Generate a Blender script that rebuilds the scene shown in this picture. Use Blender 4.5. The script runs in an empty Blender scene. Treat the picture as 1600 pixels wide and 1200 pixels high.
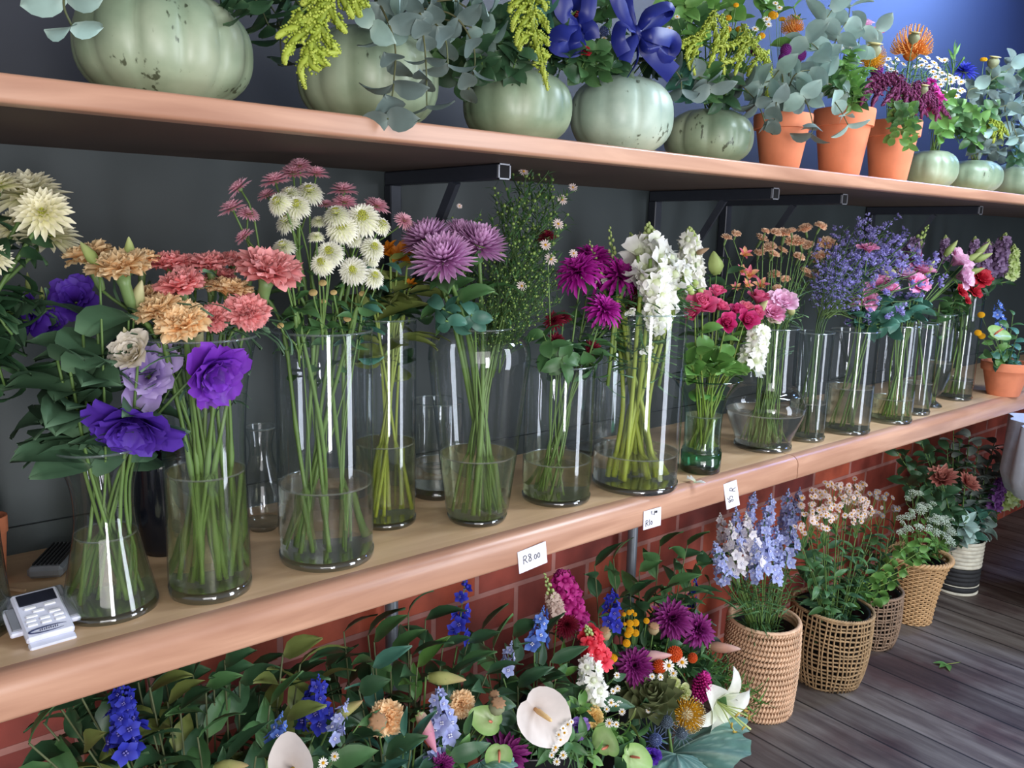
import bpy, math, random
from math import sin, cos, pi, radians, sqrt
from mathutils import Vector, Matrix, Quaternion, noise

R = random.Random(7)
scene = bpy.context.scene
COL = scene.collection
V = Vector

# ------------------------------------------------------------------ camera
F = 1280.0
CAM = V((0.0, -1.48, 1.38))
_x = V(((2384 - 800) / F, (398 - 600) / F, 1.0)).normalized()
_yv = 600 + ((640 - 800) * 1584 + F * F) / 202
_z = -V(((640 - 800) / F, (_yv - 600) / F, 1.0)).normalized()
_y = _z.cross(_x)
RM = Matrix((_x, _y, _z))            # photo axes (right, down, forward) -> world

def ray(px, py):
    return RM @ V(((px - 800) / F, (py - 600) / F, 1.0))

def at(px, py, y):                   # the world point seen at a pixel on the vertical plane y
    r = ray(px, py)
    return CAM + r * ((y - CAM.y) / r.y)

def atz(px, py, z):                  # the world point seen at a pixel on the level plane z
    r = ray(px, py)
    return CAM + r * ((z - CAM.z) / r.z)

def pix(p):
    c = RM.transposed() @ (V(p) - CAM)
    return 800 + F * c.x / c.z, 600 + F * c.y / c.z, c.z

def mpp(p):                          # metres covered by one pixel at a point
    return pix(p)[2] / F

FWD = RM @ V((0, 0, 1))
TOCAM = -FWD
SHELF = 0.847                        # top of the lower shelf
UPPER = 1.520                        # top of the upper shelf
RIGHT = RM @ V((1, 0, 0))

# ------------------------------------------------------------------ materials
MATS = {}

def newmat(name):
    m = bpy.data.materials.new(name)
    m.use_nodes = True
    nt = m.node_tree
    nt.nodes.clear()
    out = nt.nodes.new('ShaderNodeOutputMaterial')
    return m, nt, out

def N(nt, t, **k):
    n = nt.nodes.new(t)
    for a, b in k.items():
        setattr(n, a, b)
    return n

def L(nt, a, b):
    nt.links.new(a, b)

def C(c):                            # sRGB 0-255 -> linear
    f = lambda u: (u / 255 / 12.92) if u / 255 <= 0.04045 else ((u / 255 + 0.055) / 1.055) ** 2.4
    return (f(c[0]), f(c[1]), f(c[2]), 1.0)

def ramp(nt, stops):
    n = N(nt, 'ShaderNodeValToRGB')
    e = n.color_ramp.elements
    while len(e) < len(stops):
        e.new(0.5)
    for k, (p, c) in enumerate(stops):
        e[k].position = p
        e[k].color = c if len(c) == 4 else C(c)
    return n

def organic(name, stops, rough=0.55, trans=0.22, var=0.10, nscale=60.0, namt=0.18, spec=0.3, bump=0.0):
    """petal / leaf / stem material: colours run along each petal (attribute t), mottled by noise, each object a touch different"""
    if name in MATS:
        return MATS[name]
    m, nt, out = newmat(name)
    at_ = N(nt, 'ShaderNodeAttribute', attribute_name='t')
    rp = ramp(nt, stops)
    L(nt, at_.outputs['Fac'], rp.inputs['Fac'])
    tc = N(nt, 'ShaderNodeTexCoord')
    nz = N(nt, 'ShaderNodeTexNoise')
    nz.inputs['Scale'].default_value = nscale
    nz.inputs['Detail'].default_value = 3
    geo = N(nt, 'ShaderNodeNewGeometry')
    L(nt, geo.outputs['Position'], nz.inputs['Vector'])
    oi = N(nt, 'ShaderNodeObjectInfo')
    v1 = N(nt, 'ShaderNodeMapRange')
    v1.inputs['To Min'].default_value = 1 - namt
    v1.inputs['To Max'].default_value = 1 + namt
    L(nt, nz.outputs['Fac'], v1.inputs['Value'])
    v2 = N(nt, 'ShaderNodeMapRange')
    v2.inputs['To Min'].default_value = 1 - var
    v2.inputs['To Max'].default_value = 1 + var
    L(nt, oi.outputs['Random'], v2.inputs['Value'])
    mu = N(nt, 'ShaderNodeMath', operation='MULTIPLY')
    L(nt, v1.outputs[0], mu.inputs[0])
    L(nt, v2.outputs[0], mu.inputs[1])
    hs = N(nt, 'ShaderNodeHueSaturation')
    L(nt, mu.outputs[0], hs.inputs['Value'])
    L(nt, rp.outputs['Color'], hs.inputs['Color'])
    pb = N(nt, 'ShaderNodeBsdfPrincipled')
    pb.inputs['Roughness'].default_value = rough
    pb.inputs['Specular IOR Level'].default_value = spec
    L(nt, hs.outputs['Color'], pb.inputs['Base Color'])
    if bump:
        bp = N(nt, 'ShaderNodeBump')
        bp.inputs['Strength'].default_value = bump
        bp.inputs['Distance'].default_value = 0.002
        L(nt, nz.outputs['Fac'], bp.inputs['Height'])
        L(nt, bp.outputs[0], pb.inputs['Normal'])
    if trans > 0:
        tr = N(nt, 'ShaderNodeBsdfTranslucent')
        L(nt, hs.outputs['Color'], tr.inputs['Color'])
        mx = N(nt, 'ShaderNodeMixShader')
        mx.inputs[0].default_value = trans
        L(nt, pb.outputs[0], mx.inputs[1])
        L(nt, tr.outputs[0], mx.inputs[2])
        L(nt, mx.outputs[0], out.inputs[0])
    else:
        L(nt, pb.outputs[0], out.inputs[0])
    MATS[name] = m
    return m

def petm(name, c0, c1, c2=None, **k):
    k.setdefault('trans', .32)
    return organic(name, [(0.0, c0), (0.5, c1), (1.0, c2 or c1)], **k)

def leafm(name, c0, c1, **k):
    k.setdefault('rough', 0.42)
    k.setdefault('trans', 0.12)
    k.setdefault('namt', 0.3)
    k.setdefault('nscale', 25)
    k.setdefault('var', 0.18)
    k.setdefault('spec', 0.4)
    return organic(name, [(0.0, c1), (0.25, c0), (0.8, c0), (1.0, c1)], **k)

def plain(name, c, rough=0.5, metal=0.0, spec=0.5, noise_amt=0.08, nscale=40, bump=0.0):
    if name in MATS:
        return MATS[name]
    m, nt, out = newmat(name)
    pb = N(nt, 'ShaderNodeBsdfPrincipled')
    tc = N(nt, 'ShaderNodeTexCoord')
    nz = N(nt, 'ShaderNodeTexNoise')
    nz.inputs['Scale'].default_value = nscale
    nz.inputs['Detail'].default_value = 5
    L(nt, tc.outputs['Object'], nz.inputs['Vector'])
    c = C(c)
    rp = ramp(nt, [(0.3, tuple(x * (1 - noise_amt) for x in c[:3]) + (1,)), (0.7, tuple(min(1, x * (1 + noise_amt)) for x in c[:3]) + (1,))])
    L(nt, nz.outputs['Fac'], rp.inputs['Fac'])
    L(nt, rp.outputs['Color'], pb.inputs['Base Color'])
    pb.inputs['Roughness'].default_value = rough
    pb.inputs['Metallic'].default_value = metal
    pb.inputs['Specular IOR Level'].default_value = spec
    if bump:
        bp = N(nt, 'ShaderNodeBump')
        bp.inputs['Strength'].default_value = bump
        bp.inputs['Distance'].default_value = 0.003
        L(nt, nz.outputs['Fac'], bp.inputs['Height'])
        L(nt, bp.outputs[0], pb.inputs['Normal'])
    L(nt, pb.outputs[0], out.inputs[0])
    MATS[name] = m
    return m

def glassm(name, tint=(245, 250, 248), edge=(150, 165, 165), refl=1.0, cloud=0.0, cloudc=(120, 125, 120)):
    """thin clear wall: clear head-on, tinted where one looks along the wall, mirror-like by Fresnel; cloud = how milky"""
    if name in MATS:
        return MATS[name]
    m, nt, out = newmat(name)
    lw = N(nt, 'ShaderNodeLayerWeight')
    lw.inputs['Blend'].default_value = 0.5
    pw = N(nt, 'ShaderNodeMath', operation='POWER')
    pw.inputs[1].default_value = 3.0
    L(nt, lw.outputs['Facing'], pw.inputs[0])
    rp = ramp(nt, [(0.0, tint), (1.0, edge)])
    L(nt, pw.outputs[0], rp.inputs['Fac'])
    tr = N(nt, 'ShaderNodeBsdfTransparent')
    L(nt, rp.outputs['Color'], tr.inputs['Color'])
    gl = N(nt, 'ShaderNodeBsdfGlossy')
    gl.inputs['Roughness'].default_value = 0.03
    gl.inputs['Color'].default_value = (0.92, 0.94, 1, 1)
    fr = N(nt, 'ShaderNodeFresnel')
    fr.inputs['IOR'].default_value = 1.45
    geo = N(nt, 'ShaderNodeNewGeometry')      # both faces of a thin wall reflect alike
    ml = N(nt, 'ShaderNodeMath', operation='MULTIPLY')
    ml.inputs[1].default_value = refl
    ml.use_clamp = True
    pw2 = N(nt, 'ShaderNodeMath', operation='POWER')
    pw2.inputs[1].default_value = 4.0
    L(nt, lw.outputs['Facing'], pw2.inputs[0])
    ad = N(nt, 'ShaderNodeMath', operation='MULTIPLY_ADD')
    ad.inputs[1].default_value = 0.6
    ad.inputs[2].default_value = 0.055
    L(nt, pw2.outputs[0], ad.inputs[0])
    L(nt, ad.outputs[0], ml.inputs[0])
    mx = N(nt, 'ShaderNodeMixShader')
    L(nt, ml.outputs[0], mx.inputs[0])
    L(nt, tr.outputs[0], mx.inputs[1])
    L(nt, gl.outputs[0], mx.inputs[2])
    last = mx
    if cloud:
        df = N(nt, 'ShaderNodeBsdfTranslucent')
        df.inputs['Color'].default_value = C(cloudc)
        d2 = N(nt, 'ShaderNodeBsdfDiffuse')
        d2.inputs['Color'].default_value = C(cloudc)
        ms = N(nt, 'ShaderNodeMixShader')
        L(nt, df.outputs[0], ms.inputs[1])
        L(nt, d2.outputs[0], ms.inputs[2])
        m2 = N(nt, 'ShaderNodeMixShader')
        m2.inputs[0].default_value = cloud
        L(nt, mx.outputs[0], m2.inputs[1])
        L(nt, ms.outputs[0], m2.inputs[2])
        last = m2
    L(nt, last.outputs[0], out.inputs[0])
    MATS[name] = m
    return m

def waterm(name, col, murk=0.0, mcol=(130, 130, 110), clear=.3):
    if name in MATS:
        return MATS[name]
    m, nt, out = newmat(name)
    g = N(nt, 'ShaderNodeBsdfGlass'); g.inputs['IOR'].default_value = 1.33; g.inputs['Roughness'].default_value = 0.0; g.inputs['Color'].default_value = C(col)
    t = N(nt, 'ShaderNodeBsdfTransparent'); t.inputs['Color'].default_value = C(col)
    mx = N(nt, 'ShaderNodeMixShader'); mx.inputs[0].default_value = clear
    L(nt, g.outputs[0], mx.inputs[1]); L(nt, t.outputs[0], mx.inputs[2])
    d = N(nt, 'ShaderNodeBsdfTranslucent'); d.inputs['Color'].default_value = C(mcol)
    d2 = N(nt, 'ShaderNodeBsdfDiffuse'); d2.inputs['Color'].default_value = C(mcol)
    ms = N(nt, 'ShaderNodeMixShader'); L(nt, d.outputs[0], ms.inputs[1]); L(nt, d2.outputs[0], ms.inputs[2])
    m2 = N(nt, 'ShaderNodeMixShader'); m2.inputs[0].default_value = murk
    L(nt, mx.outputs[0], m2.inputs[1]); L(nt, ms.outputs[0], m2.inputs[2])
    L(nt, m2.outputs[0], out.inputs[0])
    MATS[name] = m
    return m

# ------------------------------------------------------------------ mesh kit
class MB:
    def __init__(s):
        s.v, s.f, s.m, s.t = [], [], [], []

    def grid(s, rows, ts, mat=0, closed=False, flip=False):
        """rows of equal length; ts: one value per row, or a list per row"""
        b, n = len(s.v), len(rows[0])
        for i, r in enumerate(rows):
            for j, p in enumerate(r):
                s.v.append(tuple(p))
                s.t.append(ts[i][j] if isinstance(ts[i], (list, tuple)) else ts[i])
        for i in range(len(rows) - 1):
            for j in range(n if closed else n - 1):
                k = (j + 1) % n
                q = (b + i * n + j, b + i * n + k, b + (i + 1) * n + k, b + (i + 1) * n + j)
                s.f.append(q[::-1] if flip else q)
                s.m.append(mat)

    def tube(s, pts, rad, sides=6, mat=0, ts=None, cap=True):
        pts = [V(p) for p in pts]
        n = len(pts)
        if not isinstance(rad, (list, tuple)):
            rad = [rad] * n
        up = V((0.31, 0.17, 0.93)).normalized()
        rows = []
        for i, p in enumerate(pts):
            d = (pts[min(i + 1, n - 1)] - pts[max(i - 1, 0)])
            d = d.normalized() if d.length > 1e-9 else V((0, 0, 1))
            a = d.cross(up)
            if a.length < 1e-3:
                a = d.cross(V((1, 0, 0)))
            a.normalize()
            c = d.cross(a)
            rows.append([p + (a * cos(2 * pi * k / sides) + c * sin(2 * pi * k / sides)) * rad[i] for k in range(sides)])
        b = len(s.v)
        s.grid(rows, ts or [i / max(1, n - 1) for i in range(n)], mat, closed=True)
        if cap:
            s.f.append(tuple(range(b, b + sides))[::-1]); s.m.append(mat)
            e = b + (n - 1) * sides
            s.f.append(tuple(range(e, e + sides))); s.m.append(mat)

    def lathe(s, prof, seg=32, mat=0, c=(0, 0, 0), fn=None, ts=None):
        rows = []
        for r, z in prof:
            rows.append([(c[0] + r * (fn(2 * pi * k / seg, z) if fn else 1) * cos(2 * pi * k / seg),
                          c[1] + r * (fn(2 * pi * k / seg, z) if fn else 1) * sin(2 * pi * k / seg), c[2] + z) for k in range(seg)])
        s.grid(rows, ts or [i / max(1, len(prof) - 1) for i in range(len(prof))], mat, closed=True)

    def nub(s, c, r, mat=0, t=0.5, d=None, st=1.0):
        """a small six-cornered bead, stretched st along d"""
        c = V(c)
        d = (d or V((0, 0, 1))).normalized()
        a = d.orthogonal().normalized()
        e = d.cross(a)
        b = len(s.v)
        for p in (c - d * r * st, c + a * r, c + e * r, c - a * r, c - e * r, c + d * r * st):
            s.v.append(tuple(p))
        s.t += [t - 0.3 if t > 0.3 else 0, t, t, t, t, min(1, t + 0.3)]
        for i in range(4):
            j = (i + 1) % 4
            s.f += [(b, b + 1 + j, b + 1 + i), (b + 5, b + 1 + i, b + 1 + j)]
            s.m += [mat, mat]

    def ball(s, c, r, mat=0, seg=10, rings=6, ts=(0, 1), M=None):
        if not isinstance(r, (list, tuple)):
            r = (r, r, r)
        rows, tt = [], []
        for i in range(rings + 1):
            a = pi * (0.02 + 0.96 * i / rings)
            rows.append([(M @ V((r[0] * sin(a) * cos(2 * pi * k / seg), r[1] * sin(a) * sin(2 * pi * k / seg), -r[2] * cos(a))) if M else
                          V((r[0] * sin(a) * cos(2 * pi * k / seg), r[1] * sin(a) * sin(2 * pi * k / seg), -r[2] * cos(a)))) + V(c) for k in range(seg)])
            tt.append(ts[0] + (ts[1] - ts[0]) * i / rings)
        b = len(s.v)
        s.grid(rows, tt, mat, closed=True)
        s.f.append(tuple(range(b, b + seg))[::-1]); s.m.append(mat)
        e = b + rings * seg
        s.f.append(tuple(range(e, e + seg))); s.m.append(mat)

    def box(s, c, d, mat=0, M=None, bev=0.0):
        """a box with chamfered edges"""
        x, y, z = d[0] / 2, d[1] / 2, d[2] / 2
        c = V(c)
        bev = min(bev, x * .9, y * .9, z * .9)
        b = len(s.v)
        if bev <= 0:
            pts = [V((i, j, k)) for i in (-x, x) for j in (-y, y) for k in (-z, z)]
            fs = [(0, 1, 3, 2), (4, 6, 7, 5), (0, 4, 5, 1), (2, 3, 7, 6), (0, 2, 6, 4), (1, 5, 7, 3)]
        else:
            pts, idx, fs = [], {}, []
            for i in (-1, 1):
                for j in (-1, 1):
                    for k in (-1, 1):
                        for ax in range(3):
                            q = [i * (x - bev), j * (y - bev), k * (z - bev)]
                            q[ax] = (i, j, k)[ax] * (x, y, z)[ax]
                            idx[(i, j, k, ax)] = len(pts)
                            pts.append(V(q))
            g = lambda i, j, k, a: idx[(i, j, k, a)]
            for sg in (-1, 1):
                o = lambda q: q if sg > 0 else q[::-1]
                fs.append(o((g(sg, -1, -1, 0), g(sg, 1, -1, 0), g(sg, 1, 1, 0), g(sg, -1, 1, 0))))
                fs.append(o((g(-1, sg, -1, 1), g(-1, sg, 1, 1), g(1, sg, 1, 1), g(1, sg, -1, 1))))
                fs.append(o((g(-1, -1, sg, 2), g(1, -1, sg, 2), g(1, 1, sg, 2), g(-1, 1, sg, 2))))
            for p in (-1, 1):
                for q in (-1, 1):
                    o = lambda f: f if p * q > 0 else f[::-1]
                    fs.append(o((g(p, q, -1, 0), g(p, q, -1, 1), g(p, q, 1, 1), g(p, q, 1, 0))))
                    fs.append(o((g(-1, p, q, 1), g(-1, p, q, 2), g(1, p, q, 2), g(1, p, q, 1))))
                    fs.append(o((g(p, -1, q, 2), g(p, -1, q, 0), g(p, 1, q, 0), g(p, 1, q, 2))))
            for i in (-1, 1):
                for j in (-1, 1):
                    for k in (-1, 1):
                        f = (g(i, j, k, 0), g(i, j, k, 1), g(i, j, k, 2))
                        fs.append(f if i * j * k > 0 else f[::-1])
        for p in pts:
            s.v.append(tuple((M @ p if M else p) + c)); s.t.append(0.5)
        for f in fs:
            s.f.append(tuple(b + q for q in f)); s.m.append(mat)

    def mesh(s, name, mats, smooth=True, auto=None):
        me = bpy.data.meshes.new(name)
        me.from_pydata(s.v, [], s.f)
        for m in mats:
            me.materials.append(m)
        if len(mats) > 1:
            me.polygons.foreach_set('material_index', s.m)
        if smooth:
            me.polygons.foreach_set('use_smooth', [True] * len(s.f))
        a = me.attributes.new('t', 'FLOAT', 'POINT')
        a.data.foreach_set('value', [float(x) for x in s.t])
        if auto:
            me.set_sharp_from_angle(angle=radians(auto))
        me.update()
        return me

SH = {
    'oval': lambda t: max(0.0, sin(pi * (0.08 + 0.92 * t) ** 0.9)) ** 0.75,
    'leaf': lambda t: max(0.0, sin(pi * t ** 0.8)) ** 0.85 * (1 - 0.25 * t) if 0 < t < 1 else 0.04,
    'strap': lambda t: (0.55 + 0.45 * t) * (1 if t < 0.8 else max(0.12, sqrt(max(0, 1 - ((t - 0.8) / 0.2) ** 2)))),
    'fan': lambda t: (0.22 + 0.78 * t ** 0.8) * (1 if t < 0.85 else 1 - 0.12 * (t - 0.85) / 0.15),
    'rfan': lambda t: (0.2 + 0.8 * t ** 0.75) * sqrt(max(0.02, 1 - (max(0, t - .6) / .4) ** 2 * .82)),
    'round': lambda t: max(0.03, sqrt(max(0.0, 1 - (2 * t - 1) ** 2))),
    'needle': lambda t: max(0.05, 1 - t * 0.9),
}

def petal(mb, M, Ln, W, a0, a1, r0=0.0, z0=0.0, nv=4, nu=2, cup=0.0, ruf=0.0, shape='oval', tr=(0, 1), mat=0, rn=R):
    """a petal or leaf running out along local +X of M, starting at elevation a0 and ending at a1 (degrees)"""
    sh = SH[shape]
    x, z = r0, z0
    rows, ts = [], []
    ph = rn.uniform(0, 6.28)
    fq = rn.uniform(2.2, 3.4)
    for i in range(nv + 1):
        t = i / nv
        a = radians(a0 + (a1 - a0) * t)
        w = W * sh(t) / 2
        row = []
        for j in range(nu + 1):
            u = 2 * j / nu - 1
            off = cup * abs(u) ** 1.6 * w * 2 + ruf * t * t * sin(ph + fq * u * 2.2) * Ln
            ex = ruf * 0.8 * t * t * cos(ph * 2 + fq * u * 3.1) * Ln
            row.append(M @ V((x + cos(a) * ex - sin(a) * off, u * w, z + sin(a) * ex + cos(a) * off)))
        rows.append(row)
        ts.append(tr[0] + (tr[1] - tr[0]) * t)
        if i < nv:
            am = radians(a0 + (a1 - a0) * (t + 0.5 / nv))
            x += cos(am) * Ln / nv
            z += sin(am) * Ln / nv
    mb.grid(rows, ts, mat)

def RZ(a):
    return Matrix.Rotation(a, 4, 'Z')

def frame(o, d, up=None):
    """matrix with local +X along d, +Z near up"""
    d = V(d).normalized()
    u = V(up) if up is not None else V((0, 0, 1))
    y = u.cross(d)
    if y.length < 1e-4:
        y = V((0, 1, 0)).cross(d)
        if y.length < 1e-4:
            y = V((1, 0, 0)).cross(d)
    y.normalize()
    z = d.cross(y)
    return Matrix(((d.x, y.x, z.x, o[0]), (d.y, y.y, z.y, o[1]), (d.z, y.z, z.z, o[2]), (0, 0, 0, 1)))

def zto(o, d, s=1.0, spin=0.0):
    q = V(d).normalized().to_track_quat('Z', 'Y')
    return Matrix.Translation(V(o)) @ q.to_matrix().to_4x4() @ RZ(spin) @ Matrix.Scale(s, 4)

def bez(p0, p1, p2, p3, n=10):
    out = []
    for i in range(n + 1):
        t = i / n
        u = 1 - t
        out.append(V(p0) * u ** 3 + V(p1) * 3 * u * u * t + V(p2) * 3 * u * t * t + V(p3) * t ** 3)
    return out

def spline(pts, n=5):
    """Catmull-Rom through the points"""
    pts = [V(p) for p in pts]
    if len(pts) < 3:
        return [pts[0].lerp(pts[-1], i / n) for i in range(n + 1)]
    out = []
    for i in range(len(pts) - 1):
        p0 = pts[i - 1] if i else pts[0] * 2 - pts[1]
        p1, p2 = pts[i], pts[i + 1]
        p3 = pts[i + 2] if i + 2 < len(pts) else pts[-1] * 2 - pts[-2]
        for k in range(n):
            t = k / n
            out.append(0.5 * ((2 * p1) + (p2 - p0) * t + (2 * p0 - 5 * p1 + 4 * p2 - p3) * t * t + (3 * p1 - p0 - 3 * p2 + p3) * t ** 3))
    out.append(pts[-1])
    return out

# ------------------------------------------------------------------ objects
THINGS = []          # (object, look, where, point that shows)

def link(name, data, parent=None, M=None):
    o = bpy.data.objects.new(name, data)
    COL.objects.link(o)
    if parent is not None:
        o.parent = parent
    if M is not None:
        o.matrix_local = M
    return o

def thing(name, base, look, cat, where='', group=None, show=None, mesh=None):
    o = link(name, mesh, None, Matrix.Translation(V(base)))
    o['category'] = cat
    if group:
        o['group'] = group
    THINGS.append((o, look, where, V(show) if show is not None else V(base)))
    return o

ORD = 'first second third fourth fifth sixth seventh eighth ninth tenth eleventh twelfth thirteenth fourteenth fifteenth sixteenth seventeenth eighteenth nineteenth twentieth'.split()
ORD += ['twenty-' + o for o in ORD[:9]] + ['thirtieth'] + ['thirty-' + o for o in ORD[:9]] + ['fortieth'] + ['forty-' + o for o in ORD[:9]] + ['fiftieth'] + ['fifty-' + o for o in ORD[:9]]

def finish_labels():
    """every look + place in words; those that still read alike are told apart by their order across the photo"""
    by = {}
    for o, look, where, p in THINGS:
        by.setdefault((look + ' ' + where).strip(), []).append((pix(p)[0], o))
    for lab, v in by.items():
        v.sort(key=lambda q: q[0])
        if len(v) > 39:
            print('LONG', len(v), lab)
        if len(v) > 1:
            for _, o in v:
                o['group'] = lab
        for i, (_, o) in enumerate(v):
            if len(v) == 1:
                o['label'] = lab
            elif i == 0:
                o['label'] = lab + ', leftmost'
            elif i == len(v) - 1:
                o['label'] = lab + ', rightmost'
            else:
                o['label'] = lab + ', ' + ORD[i] + ' from left'

def structure(name, me, M=None):
    o = link(name, me, None, M)
    o['kind'] = 'structure'
    o['category'] = name.split('_')[0]
    return o
# ------------------------------------------------------------------ blooms: unit meshes, axis +Z, stalk end at the origin, about 1 across
CACHE = {}
I4 = Matrix.Identity(4)

def cached(fn):
    def w(*a):
        k = (fn.__name__,) + tuple(x.name if hasattr(x, 'name') else x for x in a)
        if k not in CACHE:
            CACHE[k] = fn(*a)
        return CACHE[k]
    return w

G_STEM = organic('stem_green', [(0, (96, 122, 58)), (1, (88, 116, 62))], rough=.45, trans=0, nscale=30, namt=.25)
G_STEM2 = organic('stem_yellow_green', [(0, (150, 160, 60)), (1, (104, 128, 62))], rough=.45, trans=0, nscale=30, namt=.25)
G_DARK = organic('stem_dark_green', [(0, (78, 100, 52)), (1, (52, 76, 46))], rough=.5, trans=0)
G_BROWN = organic('twig_brown', [(0, (92, 84, 54)), (1, (84, 92, 62))], rough=.6, trans=0)
CALYX = leafm('calyx_green', (104, 128, 78), (128, 146, 92))
LEAF = leafm('leaf_mid_green', (70, 108, 64), (98, 132, 84))
LEAFD = leafm('leaf_deep_green', (52, 84, 56), (82, 112, 78))
LEAFL = leafm('leaf_fresh_green', (92, 136, 66), (124, 164, 88))
LEAFY = leafm('leaf_olive', (112, 124, 66), (138, 146, 88))
LEAFB = leafm('leaf_blue_green', (66, 112, 96), (98, 142, 124))
LEAFLIS = leafm('lisianthus_leaf', (70, 100, 74), (98, 128, 98), rough=.55)
EUCA = leafm('eucalyptus_leaf', (146, 172, 164), (172, 194, 184), rough=.6, trans=.08)
EUCD = leafm('eucalyptus_leaf_dull', (98, 114, 110), (126, 140, 134), rough=.6, trans=.08)

@cached
def carnation(m, seed=0):
    rn = random.Random(seed + 11)
    b = MB()
    for lay, (n, a0, a1, ln, w) in enumerate(((11, 62, -22, .50, .44), (11, 68, -4, .50, .44), (12, 74, 14, .48, .42), (11, 79, 30, .46, .38), (10, 84, 46, .43, .36), (8, 88, 60, .40, .32), (6, 92, 76, .38, .30), (4, 95, 90, .36, .26))):
        for k in range(n):
            az = 2 * pi * (k + rn.uniform(-.35, .35)) / n + lay * .7
            petal(b, RZ(az), ln * rn.uniform(.85, 1.1), w * rn.uniform(.85, 1.15), a0, a1 + rn.uniform(-16, 16), r0=.02 * (8 - lay) / 8, nv=6, nu=8, ruf=.075, shape='rfan', rn=rn)
    return b.mesh('bloom', [m])

@cached
def calyx_tube(m=CALYX):
    b = MB()
    b.lathe([(.02, -.5), (.06, -.48), (.085, -.36), (.09, -.1), (.12, .04), (.02, .04)], 10)
    for k in range(6):
        petal(b, RZ(k * pi / 3), .14, .11, 70, 50, r0=.095, z0=.02, nv=2, shape='needle')
    return b.mesh('calyx', [m])

@cached
def mum(m, n=6, cnt=22, W=.085, open0=-5.0, open1=78.0, curl=0.0, r=.5, seed=0, shape='strap'):
    """chrysanthemum: n rings of narrow petals, outermost at open0, innermost at open1"""
    rn = random.Random(seed + 3)
    b = MB()
    for i in range(n):
        s = i / max(1, n - 1)
        a = open0 + (open1 - open0) * s ** .8
        c = max(6, int(cnt * (1 - .45 * s)))
        for k in range(c):
            az = 2 * pi * (k + .5 * (i % 2) + rn.uniform(-.2, .2)) / c
            ln = r * (1 - .45 * s) * rn.uniform(.9, 1.06)
            petal(b, RZ(az), ln, W * rn.uniform(.85, 1.15), a - 6 + curl * .2, a + curl + rn.uniform(-8, 8), r0=.05 * (1 - s) + .01, z0=.03 + .05 * s, nv=4, nu=2, cup=.35, shape=shape, rn=rn,
                  tr=(0.45 * s, 1 - .12 * s))
    return b.mesh('bloom', [m])

@cached
def mum_droop(m, seed=0):
    """spider-like decorative bloom whose lowest petals hang"""
    rn = random.Random(seed + 5)
    b = MB()
    for i, (n, a0, a1, ln) in enumerate(((9, -20, -80, .5), (16, 5, -30, .52), (20, 25, -5, .5), (20, 45, 15, .44), (16, 62, 40, .36), (12, 78, 70, .28))):
        for k in range(n):
            petal(b, RZ(2 * pi * (k + rn.random() * .5) / n + i), ln * rn.uniform(.85, 1.1), .1, a0, a1 + rn.uniform(-12, 12), r0=.03, z0=.04 + .02 * i, nv=5, nu=2, cup=.4, shape='strap', rn=rn)
    return b.mesh('bloom', [m])

@cached
def eye_dome(m, r=.13, z=.08):
    b = MB()
    rn = random.Random(4)
    for i in range(46):
        u = i / 46
        rr = r * sqrt(u)
        a = i * 2.39996
        b.nub((rr * cos(a), rr * sin(a), z + (1 - u) * r * .55), r * .19, t=1 - u)
    b.ball((0, 0, z), (r, r, r * .4), seg=10, rings=4)
    return b.mesh('flower_eye', [m])

@cached
def sepal_cup(m=CALYX, r=.16):
    b = MB()
    b.lathe([(.02, -.1), (.06, -.08), (r, .03), (r * .9, .05)], 12)
    return b.mesh('calyx', [m])

@cached
def lisianthus(m, openness=1.0, seed=0, n=13):
    rn = random.Random(seed + 21)
    b = MB()
    for k in range(n):
        lay = k / n
        az = k * 2.39996 + rn.uniform(-.2, .2)
        a0 = 62 + 26 * lay
        a1 = (8 - 26 * openness) + 78 * lay + rn.uniform(-10, 10)
        petal(b, RZ(az), .62 * (1 - .36 * lay) * rn.uniform(.92, 1.06), .66 * (1 - .3 * lay), a0, a1, r0=.03, nv=7, nu=8, cup=.14, ruf=.05, shape='rfan', rn=rn)
    return b.mesh('bloom', [m])

@cached
def lisianthus_calyx(m=CALYX):
    b = MB()
    for k in range(5):
        petal(b, RZ(k * 1.2566), .36, .05, 60, 35, r0=.02, z0=-.03, nv=4, shape='needle')
    b.lathe([(.01, -.06), (.05, -.03), (.06, .03)], 8)
    return b.mesh('calyx', [m])

@cached
def rose(m, seed=0):
    rn = random.Random(seed + 31)
    b = MB()
    for k in range(20):
        s = k / 19
        az = k * 2.39996
        petal(b, RZ(az), .62 * (1 - .12 * s), .60 * (1 - .62 * s), 48 + 44 * s, 58 + 50 * s if s > .25 else 44 - 60 * (.25 - s), r0=.05 * (1 - s) + .005, nv=5, nu=6, cup=.34, ruf=.02, shape='rfan', rn=rn)
    return b.mesh('bloom', [m])

@cached
def bud(m, m2=CALYX, w=.30):
    """a closed bud of length 1"""
    b = MB()
    fn = lambda a, z: 1 + .10 * cos(3 * a + z * 5)
    b.lathe([(.02, 0), (w * .35, .06), (w * .5, .3), (w * .46, .5), (w * .3, .75), (w * .13, .93), (.01, 1.0)], 12, fn=fn)
    for k in range(5):
        petal(b, RZ(k * 1.2566), .5, .1, 82, 88, r0=w * .30, z0=.02, nv=3, shape='needle', mat=1)
    return b.mesh('bud', [m, m2])

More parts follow.
